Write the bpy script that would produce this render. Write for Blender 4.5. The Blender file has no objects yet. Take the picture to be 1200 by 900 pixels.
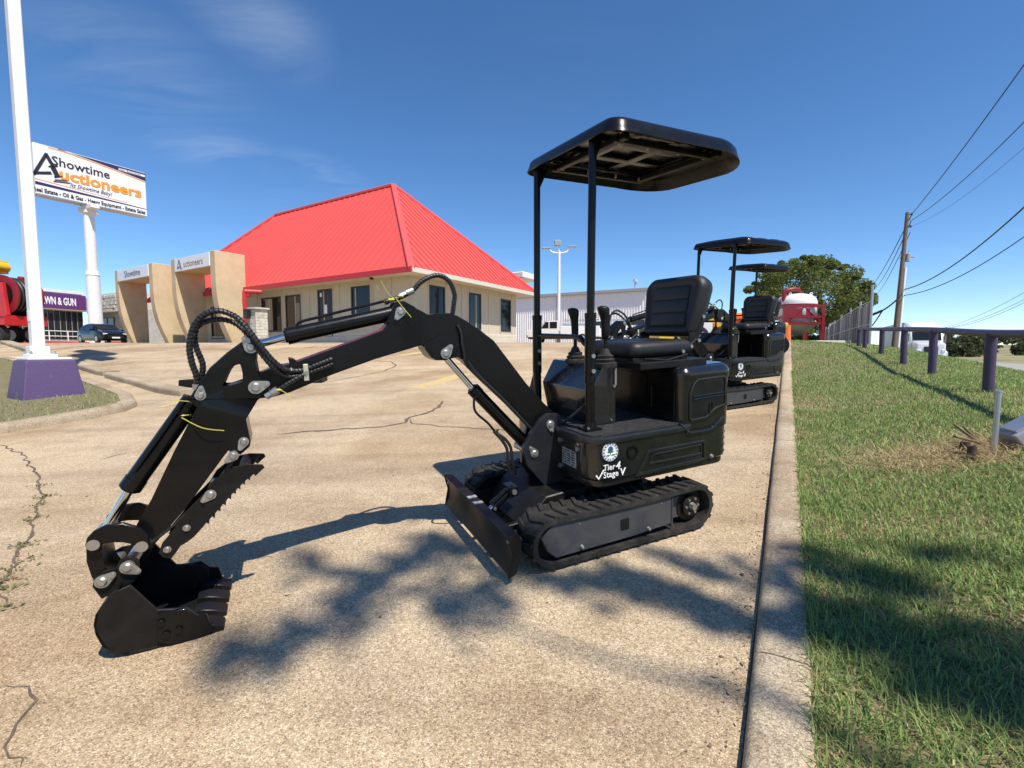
import bpy, bmesh, math, random
import numpy as np
from mathutils import Vector, Matrix, noise
random.seed(7); rng = np.random.default_rng(11)
S = bpy.context.scene
COL = S.collection
R = math.radians

# ------------------------------------------------------------ camera, sky, sun, exposure
PITCH = math.atan(40 / 550)                       # the camera looks slightly down; eye level is z = 0
cam_d = bpy.data.cameras.new("camera")
cam_d.sensor_width = 36; cam_d.lens = 36 * 550 / 1200
cam_d.clip_start = 0.02; cam_d.clip_end = 12000
cam = bpy.data.objects.new("camera", cam_d); COL.objects.link(cam)
cam.rotation_euler = (R(90) - PITCH, 0, 0)
S.camera = cam
S.view_settings.view_transform = 'Standard'
S.view_settings.look = 'None'
S.view_settings.exposure = 0.38
S.view_settings.gamma = 1
S.cycles.max_bounces = 6
S.cycles.diffuse_bounces = 3
S.cycles.glossy_bounces = 3
S.cycles.transmission_bounces = 4
S.cycles.transparent_max_bounces = 6

SUN = Vector((0.318, -0.410, 0.855)).normalized()  # direction towards the sun
elev = math.asin(SUN.z); azim = math.atan2(SUN.x, SUN.y)
sun_d = bpy.data.lights.new("sun", 'SUN'); sun_d.energy = 5.0; sun_d.angle = R(0.53)
sun_d.color = (1.0, 0.93, 0.83)
sun = bpy.data.objects.new("sun", sun_d); COL.objects.link(sun)
sun.rotation_euler = (-SUN).to_track_quat('-Z', 'Y').to_euler()

world = bpy.data.worlds.new("World"); S.world = world; world.use_nodes = True
wn = world.node_tree; wn.nodes.clear()
def wnode(t, **k):
    n = wn.nodes.new(t)
    for a, b in k.items(): setattr(n, a, b)
    return n
sky = wnode('ShaderNodeTexSky', sky_type='NISHITA', sun_disc=False, sun_elevation=elev,
            sun_rotation=azim, altitude=2200, air_density=1.0, dust_density=0.0, ozone_density=3.6)
bg = wnode('ShaderNodeBackground'); bg.inputs[1].default_value = 0.142
out = wnode('ShaderNodeOutputWorld')
tc = wnode('ShaderNodeTexCoord')
# thin cirrus, high over the whole sky: direction projected on a flat cloud layer
sep = wnode('ShaderNodeSeparateXYZ')
wn.links.new(tc.outputs['Generated'], sep.inputs[0])
mx = wnode('ShaderNodeMath', operation='MAXIMUM'); mx.inputs[1].default_value = 0.06
wn.links.new(sep.outputs[2], mx.inputs[0])
dx = wnode('ShaderNodeMath', operation='DIVIDE'); dy = wnode('ShaderNodeMath', operation='DIVIDE')
wn.links.new(sep.outputs[0], dx.inputs[0]); wn.links.new(mx.outputs[0], dx.inputs[1])
wn.links.new(sep.outputs[1], dy.inputs[0]); wn.links.new(mx.outputs[0], dy.inputs[1])
cmb = wnode('ShaderNodeCombineXYZ')
wn.links.new(dx.outputs[0], cmb.inputs[0]); wn.links.new(dy.outputs[0], cmb.inputs[1])
mp = wnode('ShaderNodeMapping'); mp.inputs['Scale'].default_value = (0.55, 1.5, 1); mp.inputs['Rotation'].default_value = (0, 0, 0.5)
mp.inputs['Location'].default_value = (0.35, 0.15, 0)
wn.links.new(cmb.outputs[0], mp.inputs[0])
nz = wnode('ShaderNodeTexNoise'); nz.inputs['Scale'].default_value = 1.6; nz.inputs['Detail'].default_value = 8
nz.inputs['Roughness'].default_value = 0.62; nz.inputs['Distortion'].default_value = 0.7
wn.links.new(mp.outputs[0], nz.inputs['Vector'])
nb = wnode('ShaderNodeTexNoise'); nb.inputs['Scale'].default_value = 0.8; nb.inputs['Detail'].default_value = 2
wn.links.new(cmb.outputs[0], nb.inputs['Vector'])
def streak(ax, ay, bx, by, width):                     # soft band of cloud on the cloud layer, from a to b
    c = Vector(((ax + bx) / 2, (ay + by) / 2, 0)); d = Vector((bx - ax, by - ay, 0)); L = d.length / 2
    m = wnode('ShaderNodeMapping', vector_type='TEXTURE'); m.inputs['Location'].default_value = c
    m.inputs['Rotation'].default_value = (0, 0, math.atan2(d.y, d.x)); m.inputs['Scale'].default_value = (L, width, 1)
    wn.links.new(cmb.outputs[0], m.inputs[0])
    ln = wnode('ShaderNodeVectorMath', operation='LENGTH'); wn.links.new(m.outputs[0], ln.inputs[0])
    r = wnode('ShaderNodeMapRange', interpolation_type='SMOOTHSTEP'); r.inputs['From Min'].default_value = 1.25; r.inputs['From Max'].default_value = 0.1
    wn.links.new(ln.outputs['Value'], r.inputs[0]); return r
mul = wnode('ShaderNodeMath', operation='MULTIPLY')
r1 = wnode('ShaderNodeMapRange'); r1.inputs['From Min'].default_value = 0.4; r1.inputs['From Max'].default_value = 0.8
r2 = wnode('ShaderNodeMapRange'); r2.inputs['From Min'].default_value = 0.48; r2.inputs['From Max'].default_value = 0.7
wn.links.new(nz.outputs[0], r1.inputs[0]); wn.links.new(nb.outputs[0], r2.inputs[0])
band = None
for a in ((-0.78, 1.15, -0.8, 1.9, 0.2), (-1.3, 1.3, -1.45, 2.2, 0.42), (-1.5, 2.1, -1.5, 2.9, 0.35), (-1.15, 2.4, -0.95, 3.1, 0.2)):
    s_ = streak(*a)
    if band: x_ = wnode('ShaderNodeMath', operation='MAXIMUM'); wn.links.new(band.outputs[0], x_.inputs[0]); wn.links.new(s_.outputs[0], x_.inputs[1]); band = x_
    else: band = s_
x_ = wnode('ShaderNodeMath', operation='MULTIPLY_ADD'); x_.inputs[1].default_value = 0.18; wn.links.new(r2.outputs[0], x_.inputs[0]); wn.links.new(band.outputs[0], x_.inputs[2])
wn.links.new(r1.outputs[0], mul.inputs[0]); wn.links.new(x_.outputs[0], mul.inputs[1])
m2 = wnode('ShaderNodeMath', operation='MULTIPLY'); m2.inputs[1].default_value = 0.19
wn.links.new(mul.outputs[0], m2.inputs[0])
hs = wnode('ShaderNodeHueSaturation'); hs.inputs['Saturation'].default_value = 1.17; hs.inputs['Value'].default_value = 0.95
wn.links.new(sky.outputs[0], hs.inputs['Color'])
mixc = wnode('ShaderNodeMix', data_type='RGBA'); mixc.inputs['B'].default_value = (6.2, 6.6, 7.0, 1)
wn.links.new(m2.outputs[0], mixc.inputs['Factor']); wn.links.new(hs.outputs[0], mixc.inputs['A'])
wn.links.new(mixc.outputs['Result'], bg.inputs[0]); wn.links.new(bg.outputs[0], out.inputs[0])

# ------------------------------------------------------------ helpers
def smooth(a, b, x):
    t = min(1, max(0, (x - a) / (b - a))); return t * t * (3 - 2 * t)
_c, _s = math.cos(PITCH), math.sin(PITCH)
def ray(u, v):                                     # direction through a photograph pixel, per metre of depth y
    x, y = (u - 600) / 550, (v - 450) / 550
    d = Vector((x, _c - y * _s, -_s - y * _c)); return d / d.y
def at(u, v, depth): return ray(u, v) * depth

class MB:
    """collects shapes; build() links them as one mesh object"""
    def __init__(s): s.v = []; s.f = []; s.m = []
    def add(s, vs, fs, mi=0, M=None):
        o = len(s.v)
        s.v += [tuple(M @ Vector(p)) if M else tuple(p) for p in vs]
        s.f += [tuple(i + o for i in f) for f in fs]; s.m += [mi] * len(fs)
    def box(s, c, d, M=None, mi=0, taper=1.0):
        x, y, z = d[0] / 2, d[1] / 2, d[2] / 2
        vs = [(c[0] + a * x * (taper if k > 0 else 1), c[1] + b * y * (taper if k > 0 else 1), c[2] + k * z) for k in (-1, 1) for a, b in ((-1, -1), (1, -1), (1, 1), (-1, 1))]
        s.add(vs, [(3, 2, 1, 0), (4, 5, 6, 7), (0, 1, 5, 4), (1, 2, 6, 5), (2, 3, 7, 6), (3, 0, 4, 7)], mi, M)
    def cyl(s, p0, p1, r0, r1=None, n=14, mi=0, M=None, caps=True):
        r1 = r0 if r1 is None else r1
        p0, p1 = Vector(p0), Vector(p1); d = (p1 - p0).normalized()
        a = d.orthogonal().normalized(); b = d.cross(a)
        vs = [p + (a * math.cos(2 * math.pi * i / n) + b * math.sin(2 * math.pi * i / n)) * r for p, r in ((p0, r0), (p1, r1)) for i in range(n)]
        fs = [(i, (i + 1) % n, n + (i + 1) % n, n + i) for i in range(n)]
        if caps: fs += [tuple(range(n - 1, -1, -1)), tuple(range(n, 2 * n))]
        s.add(vs, fs, mi, M)
    def tube(s, pts, r, n=8, mi=0, M=None, radii=None, closed=False):
        P = [Vector(p) for p in pts]; k = len(P); rings = []; up = None
        for i in range(k):
            d = (P[min(i + 1, k - 1)] - P[max(i - 1, 0)])
            if closed: d = P[(i + 1) % k] - P[i - 1]
            d = d.normalized() if d.length > 1e-9 else Vector((0, 0, 1))
            up = d.orthogonal().normalized() if up is None else (up - d * up.dot(d)).normalized()
            b = d.cross(up); rr = radii[i] if radii else r
            rings.append([P[i] + (up * math.cos(2 * math.pi * j / n) + b * math.sin(2 * math.pi * j / n)) * rr for j in range(n)])
        s.loft(rings, mi, M, caps=not closed, wrap=closed)
    def loft(s, rings, mi=0, M=None, caps=True, wrap=False):
        n = len(rings[0]); k = len(rings); vs = [p for r in rings for p in r]; fs = []
        for i in range(k if wrap else k - 1):
            a, b = i * n, ((i + 1) % k) * n
            fs += [(a + j, a + (j + 1) % n, b + (j + 1) % n, b + j) for j in range(n)]
        if caps: fs += [tuple(range(n - 1, -1, -1)), tuple(range((k - 1) * n, k * n))]
        s.add(vs, fs, mi, M)
    def prism(s, poly, y0, y1, M=None, mi=0):       # polygon in x,z swept along y
        n = len(poly)
        vs = [(x, y0, z) for x, z in poly] + [(x, y1, z) for x, z in poly]
        fs = [tuple(range(n)), tuple(range(2 * n - 1, n - 1, -1))] + [(i, n + i, n + (i + 1) % n, (i + 1) % n) for i in range(n)]
        s.add(vs, fs, mi, M)
    def plan(s, poly, z0, z1, M=None, mi=0):        # polygon in x,y raised along z
        n = len(poly)
        vs = [(x, y, z0) for x, y in poly] + [(x, y, z1) for x, y in poly]
        fs = [tuple(range(n - 1, -1, -1)), tuple(range(n, 2 * n))] + [(i, (i + 1) % n, n + (i + 1) % n, n + i) for i in range(n)]
        s.add(vs, fs, mi, M)
    def frame(s, outer, inner, y0, y1, M=None, mi=0):  # plate with a hole: two loops of equal length in x,z
        n = len(outer)
        vs = [(x, y, z) for y in (y0, y1) for lp in (outer, inner) for x, z in lp]
        fs = []
        for i in range(n):
            j = (i + 1) % n
            fs += [(i, j, n + j, n + i), (2 * n + j, 2 * n + i, 3 * n + i, 3 * n + j), (j, i, 2 * n + i, 2 * n + j), (n + i, n + j, 3 * n + j, 3 * n + i)]
        s.add(vs, fs, mi, M)
    def ball(s, c, r, n=10, mi=0, sc=(1, 1, 1), M=None, half=False):
        rings = []; k = n // 2
        for i in range(k + 1):
            th = (math.pi / 2 if half else math.pi) * i / k
            rr = max(1e-4, math.sin(th))
            rings.append([Vector((c[0] + r * sc[0] * rr * math.cos(2 * math.pi * j / n), c[1] + r * sc[1] * rr * math.sin(2 * math.pi * j / n), c[2] + r * sc[2] * math.cos(th))) for j in range(n)])
        s.loft(rings[::-1], mi, M)
    def build(s, name, mats, parent=None, bevel=0, seg=1, flat=False, angle=35):
        me = bpy.data.meshes.new(name)
        me.from_pydata(s.v, [], s.f)
        if not isinstance(mats, (list, tuple)): mats = [mats]
        for m in mats: me.materials.append(m)
        me.polygons.foreach_set('material_index', s.m)
        bm = bmesh.new(); bm.from_mesh(me)
        bmesh.ops.remove_doubles(bm, verts=bm.verts, dist=1e-5)
        bmesh.ops.recalc_face_normals(bm, faces=bm.faces)
        if bevel:
            es = [e for e in bm.edges if len(e.link_faces) == 2 and e.calc_face_angle(0) > R(30)]
            bmesh.ops.bevel(bm, geom=es, offset=bevel, segments=seg, profile=0.6, affect='EDGES', clamp_overlap=True)
        bm.to_mesh(me); bm.free()
        if not flat:
            me.shade_smooth()
            me.set_sharp_from_angle(angle=R(angle))
        o = bpy.data.objects.new(name, me); COL.objects.link(o)
        if bevel and not flat:
            wm = o.modifiers.new('weighted', 'WEIGHTED_NORMAL'); wm.keep_sharp = True
        if parent: o.parent = parent
        return o

def split_build(mb, name, mats, parent, **k):
    """each loose piece of a collector becomes an object of its own"""
    par = list(range(len(mb.v)))
    def fd(a):
        while par[a] != a: par[a] = par[par[a]]; a = par[a]
        return a
    for f in mb.f:
        for i in f[1:]: par[fd(i)] = fd(f[0])
    gr = {}
    for f, m in zip(mb.f, mb.m): gr.setdefault(fd(f[0]), []).append((f, m))
    res = []
    for fs in gr.values():
        ids = sorted({i for f, _ in fs for i in f}); ix = {a: b for b, a in enumerate(ids)}; n = MB(); n.v = [mb.v[i] for i in ids]
        n.f = [tuple(ix[i] for i in f) for f, _ in fs]; n.m = [m for _, m in fs]; res.append(n.build(name, mats, parent, **k))
    return res
def tag(o, label=None, cat=None, group=None, kind=None):
    for k, v in (('label', label), ('category', cat), ('group', group), ('kind', kind)):
        if v: o[k] = v
    return o
def empty(name, loc, rz=0, label=None, cat=None, group=None):
    o = bpy.data.objects.new(name, None); COL.objects.link(o); o.empty_display_size = 0.2
    o.location = loc; o.rotation_euler = (0, 0, rz)
    return tag(o, label, cat, group)
def copy_tree(o, parent=None):
    c = o.copy(); COL.objects.link(c)
    if parent: c.parent = parent
    for ch in list(o.children): copy_tree(ch, c)
    return c
def text(name, body, size, M, mat, parent, depth=0.001, align='CENTER', shear=0.0, bold=0.0):
    cu = bpy.data.curves.new(name, 'FONT'); cu.body = body; cu.size = size; cu.extrude = depth
    cu.align_x = align; cu.align_y = 'CENTER'; cu.shear = shear; cu.offset = bold; cu.resolution_u = 2
    t = bpy.data.objects.new(name, cu); COL.objects.link(t)
    bpy.context.view_layer.update()
    me = bpy.data.meshes.new_from_object(t.evaluated_get(bpy.context.evaluated_depsgraph_get()))
    bpy.data.objects.remove(t); bpy.data.curves.remove(cu)
    me.transform(M); me.materials.clear(); me.materials.append(mat); me.name = name
    o = bpy.data.objects.new(name, me); COL.objects.link(o)
    if parent: o.parent = parent
    return o
def basis(x, y, z, o):                               # matrix from three axes and an origin
    m = Matrix.Identity(4)
    for i, a in enumerate((x, y, z)):
        for k in range(3): m[k][i] = a[k]
    for k in range(3): m[k][3] = o[k]
    return m

# ------------------------------------------------------------ materials
def mat(name, col, rough=0.5, metal=0.0, coat=0.0, noise_amt=0.0, noise_scale=6.0, noise_col=None, bump=0.0, bump_scale=60.0,
        spec=0.5, emit=None, coat_rough=0.05, rough_var=0.0, obj=True, spread=(0.42, 0.68)):
    m = bpy.data.materials.new(name); m.use_nodes = True
    nt = m.node_tree; b = nt.nodes['Principled BSDF']
    b.inputs['Base Color'].default_value = (*col, 1); b.inputs['Roughness'].default_value = rough
    b.inputs['Metallic'].default_value = metal; b.inputs['Coat Weight'].default_value = coat
    b.inputs['Coat Roughness'].default_value = coat_rough
    b.inputs['Specular IOR Level'].default_value = spec
    if emit: b.inputs['Emission Color'].default_value = (*emit[:3], 1); b.inputs['Emission Strength'].default_value = emit[3]
    t = nt.nodes.new('ShaderNodeTexCoord')
    if noise_amt:
        n = nt.nodes.new('ShaderNodeTexNoise'); n.inputs['Scale'].default_value = noise_scale; n.inputs['Detail'].default_value = 6
        n.inputs['Roughness'].default_value = 0.65
        nt.links.new(t.outputs['Object'], n.inputs['Vector'])
        rp = nt.nodes.new('ShaderNodeMapRange'); rp.inputs['From Min'].default_value = spread[0]; rp.inputs['From Max'].default_value = spread[1]
        rp.inputs['To Max'].default_value = noise_amt
        nt.links.new(n.outputs[0], rp.inputs[0])
        mi = nt.nodes.new('ShaderNodeMix'); mi.data_type = 'RGBA'
        mi.inputs['A'].default_value = (*col, 1); mi.inputs['B'].default_value = (*(noise_col or tuple(c * 0.6 for c in col)), 1)
        nt.links.new(rp.outputs[0], mi.inputs['Factor']); nt.links.new(mi.outputs['Result'], b.inputs['Base Color'])
        if rough_var:
            r2 = nt.nodes.new('ShaderNodeMapRange'); r2.inputs['From Min'].default_value = 0.35; r2.inputs['From Max'].default_value = 0.7
            r2.inputs['To Min'].default_value = rough; r2.inputs['To Max'].default_value = min(1, rough + rough_var)
            nt.links.new(n.outputs[0], r2.inputs[0]); nt.links.new(r2.outputs[0], b.inputs['Roughness'])
    if bump:
        n2 = nt.nodes.new('ShaderNodeTexNoise'); n2.inputs['Scale'].default_value = bump_scale; n2.inputs['Detail'].default_value = 4
        nt.links.new(t.outputs['Object'], n2.inputs['Vector'])
        bp = nt.nodes.new('ShaderNodeBump'); bp.inputs['Strength'].default_value = bump; bp.inputs['Distance'].default_value = 0.01
        nt.links.new(n2.outputs[0], bp.inputs['Height']); nt.links.new(bp.outputs[0], b.inputs['Normal'])
    return m

BLACK = mat('black_paint', (0.005, 0.005, 0.0052), 0.24, coat=0.12, noise_amt=0.2, noise_scale=9, noise_col=(0.012, 0.013, 0.011), bump=0.02, bump_scale=140, rough_var=0.1, spec=0.2)
BLACKS = mat('black_satin_steel', (0.008, 0.0078, 0.0075), 0.38, noise_amt=0.5, noise_scale=13, noise_col=(0.02, 0.018, 0.015), bump=0.08, bump_scale=90, rough_var=0.16, spec=0.2)
HOOD = mat('black_glossy_hood', (0.008, 0.008, 0.0085), 0.16, coat=0.6, noise_amt=0.25, noise_scale=7, noise_col=(0.026, 0.024, 0.02), bump=0.025, bump_scale=60, rough_var=0.16, spec=0.45)
SHEENB = mat('sky_sheen_black_paint', (0.012, 0.013, 0.017), 0.3, coat=0.3, noise_amt=0.3, noise_scale=8, noise_col=(0.028, 0.026, 0.024), rough_var=0.12)  # black paint with the blue of the reflected sky put into its colour
RUBBER = mat('track_rubber', (0.016, 0.0155, 0.015), 0.7, noise_amt=0.75, noise_scale=22, noise_col=(0.05, 0.043, 0.034), bump=0.3, bump_scale=120, spec=0.35)
FRAMEG = mat('track_frame_grey', (0.042, 0.045, 0.052), 0.42, noise_amt=0.45, noise_scale=16, noise_col=(0.075, 0.07, 0.06), bump=0.03, bump_scale=200, rough_var=0.2)
VINYL = mat('seat_vinyl', (0.012, 0.012, 0.013), 0.48, noise_amt=0.3, noise_scale=18, noise_col=(0.022, 0.021, 0.02), bump=0.12, bump_scale=420, spec=0.4)
CHROME = mat('chrome_rod', (0.62, 0.62, 0.62), 0.12, metal=1.0, noise_amt=0.25, noise_scale=30, noise_col=(0.4, 0.4, 0.4))
ZINC = mat('zinc_pin', (0.44, 0.43, 0.4), 0.42, metal=0.85, noise_amt=0.5, noise_scale=60, noise_col=(0.36, 0.33, 0.27), bump=0.1, bump_scale=200)
HOSE = mat('hose_rubber', (0.014, 0.014, 0.014), 0.45, bump=0.2, bump_scale=200)
FLOORP = mat('floor_plate', (0.02, 0.021, 0.024), 0.5, noise_amt=0.7, noise_scale=40, noise_col=(0.06, 0.055, 0.05), bump=0.5, bump_scale=260)
WHITE = mat('white_decal', (0.8, 0.8, 0.8), 0.4)
GREEND = mat('green_decal', (0.02, 0.12, 0.06), 0.4)
BLUED = mat('blue_decal', (0.03, 0.09, 0.22), 0.4)
GREYD = mat('grey_decal', (0.42, 0.43, 0.43), 0.35, noise_amt=0.9, noise_scale=70, noise_col=(0.14, 0.14, 0.14), spread=(0.45, 0.55))
YTIE = mat('yellow_cable_tie', (0.5, 0.45, 0.08), 0.4)
YPAINT = mat('yellow_machine_paint', (0.72, 0.47, 0.02), 0.35, noise_amt=0.4, noise_scale=4, noise_col=(0.45, 0.28, 0.03), coat=0.2)
OPAINT = mat('orange_machine_paint', (0.75, 0.16, 0.02), 0.35, noise_amt=0.3, noise_scale=4, noise_col=(0.5, 0.1, 0.02), coat=0.2)
REDM = mat('red_machine_paint', (0.5, 0.02, 0.025), 0.35, noise_amt=0.4, noise_scale=3, noise_col=(0.28, 0.015, 0.015), coat=0.2)
DARKRED = mat('dark_red_paint', (0.24, 0.012, 0.02), 0.4, noise_amt=0.4, noise_scale=3, noise_col=(0.16, 0.012, 0.015))
WPAINT = mat('white_paint', (0.76, 0.76, 0.74), 0.4, noise_amt=0.35, noise_scale=3, noise_col=(0.6, 0.58, 0.53), bump=0.05, bump_scale=30)
WCAR = mat('white_truck_paint', (0.78, 0.78, 0.78), 0.25, coat=0.5, noise_amt=0.1, noise_scale=2)
PURPLE = mat('purple_paint', (0.092, 0.054, 0.145), 0.55, noise_amt=0.75, noise_scale=7, noise_col=(0.16, 0.135, 0.17), bump=0.4, bump_scale=22, spread=(0.6, 0.68))
PURPIPE = mat('purple_pipe_paint', (0.062, 0.042, 0.09), 0.5, noise_amt=0.6, noise_scale=7, noise_col=(0.045, 0.028, 0.06), bump=0.15, bump_scale=60)
PURSIGN = mat('purple_sign_face', (0.11, 0.03, 0.15), 0.4)
TYRE = mat('tyre_rubber', (0.015, 0.015, 0.015), 0.75, bump=0.2, bump_scale=40)
CARB = mat('black_car_paint', (0.006, 0.006, 0.008), 0.18, coat=0.35, spec=0.25)
GLASS = mat('dark_window_glass', (0.012, 0.014, 0.017), 0.04, spec=0.45)
GLASSB = mat('sky_tinted_glass', (0.012, 0.013, 0.017), 0.03, spec=0.35, noise_amt=0.5, noise_scale=0.8, noise_col=(0.03, 0.034, 0.04))
CURTAIN = mat('tan_blind', (0.3, 0.25, 0.17), 0.8)
LENS = mat('headlight_lens', (0.7, 0.72, 0.75), 0.1, spec=0.8)
REDL = mat('red_lens', (0.4, 0.01, 0.01), 0.2)
AMBER = mat('amber_lens', (0.8, 0.25, 0.02), 0.25)
ROOFR = mat('red_roof_metal', (0.66, 0.088, 0.075), 0.45, noise_amt=0.8, noise_scale=0.45, noise_col=(0.55, 0.085, 0.075), spec=0.4)
REDTRIM = mat('red_trim', (0.5, 0.025, 0.03), 0.4)
TANW = mat('tan_wall_panel', (0.52, 0.465, 0.36), 0.8, noise_amt=0.5, noise_scale=1.2, noise_col=(0.43, 0.38, 0.285), bump=0.15, bump_scale=20)
SOFFIT = mat('cream_soffit', (0.6, 0.56, 0.46), 0.7)
PLINTH = mat('pale_concrete_base', (0.56, 0.52, 0.43), 0.85, noise_amt=0.5, noise_scale=2, noise_col=(0.45, 0.41, 0.33))
STUCCO = mat('tan_stucco', (0.58, 0.455, 0.29), 0.9, noise_amt=0.8, noise_scale=1.1, noise_col=(0.46, 0.36, 0.22), bump=0.5, bump_scale=18)
SIGNW = mat('white_sign_face', (0.78, 0.78, 0.78), 0.3)
SIGNNAVY = mat('navy_sign_print', (0.035, 0.02, 0.085), 0.4)
SIGNOR = mat('orange_sign_print', (0.72, 0.3, 0.03), 0.4)
SIGNBLK = mat('black_sign_print', (0.02, 0.02, 0.024), 0.4)
FRAMEDK = mat('dark_window_frame', (0.015, 0.015, 0.015), 0.4)
STONE = mat('pale_ledge_stone', (0.6, 0.57, 0.5), 0.85, noise_amt=0.9, noise_scale=5, noise_col=(0.3, 0.27, 0.22), bump=0.5, bump_scale=14)
METALW = mat('pale_ribbed_metal', (0.85, 0.85, 0.85), 0.45, noise_amt=0.25, noise_scale=0.4, noise_col=(0.76, 0.77, 0.77))
METALG = mat('grey_metal_trim', (0.3, 0.33, 0.36), 0.45)
GALV = mat('galvanised_steel', (0.48, 0.49, 0.5), 0.38, metal=0.7, noise_amt=0.4, noise_scale=14, noise_col=(0.32, 0.33, 0.34))
WOODP = mat('weathered_pole_wood', (0.17, 0.125, 0.085), 0.85, noise_amt=0.8, noise_scale=9, noise_col=(0.09, 0.065, 0.045), bump=0.4, bump_scale=20)
WIRE = mat('dark_cable', (0.02, 0.02, 0.022), 0.6)
BARK = mat('tree_bark', (0.11, 0.08, 0.055), 0.9, noise_amt=0.8, noise_scale=8, noise_col=(0.05, 0.036, 0.025), bump=0.6, bump_scale=14)
YLINE = mat('faded_yellow_paint', (0.55, 0.4, 0.1), 0.8, noise_amt=1.0, noise_scale=22, noise_col=(0.43, 0.35, 0.23), spread=(0.4, 0.62))
CRACK = mat('dark_crack', (0.09, 0.065, 0.045), 0.95, noise_amt=0.9, noise_scale=30, noise_col=(0.19, 0.14, 0.1))
ASPH = mat('pale_road', (0.3, 0.285, 0.26), 0.9, noise_amt=0.5, noise_scale=0.7, noise_col=(0.24, 0.23, 0.21), bump=0.2, bump_scale=60)

def leafmat(name, c1, c2, trans=0.35, scale=2.5):
    m = bpy.data.materials.new(name); m.use_nodes = True; nt = m.node_tree; b = nt.nodes['Principled BSDF']
    g = nt.nodes.new('ShaderNodeNewGeometry'); r = nt.nodes.new('ShaderNodeValToRGB')
    r.color_ramp.elements[0].color = (*c1, 1); r.color_ramp.elements[1].color = (*c2, 1)
    nt.links.new(g.outputs['Random Per Island'], r.inputs[0]); nt.links.new(r.outputs[0], b.inputs['Base Color'])
    b.inputs['Roughness'].default_value = 0.55; b.inputs['Specular IOR Level'].default_value = 0.3
    if trans:
        tr = nt.nodes.new('ShaderNodeBsdfTranslucent'); mi = nt.nodes.new('ShaderNodeMixShader'); mi.inputs[0].default_value = trans
        nt.links.new(r.outputs[0], tr.inputs[0]); nt.links.new(b.outputs[0], mi.inputs[1]); nt.links.new(tr.outputs[0], mi.inputs[2])
        nt.links.new(mi.outputs[0], nt.nodes['Material Output'].inputs[0])
    return m
LEAF = leafmat('evergreen_leaf', (0.08, 0.115, 0.026), (0.24, 0.265, 0.075), 0.4)
LEAFB = leafmat('bush_leaf', (0.05, 0.065, 0.025), (0.11, 0.12, 0.05), 0.2)
SLATS = [mat('weathered_slat', c, .8, noise_amt=.6, noise_scale=3) for c in ((.26, .25, .235), (.14, .13, .12), (.5, .49, .47), (.07, .062, .055))]
WEED = leafmat('weed_leaf', (0.08, 0.1, 0.03), (0.25, 0.23, 0.1), 0.2)

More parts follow.
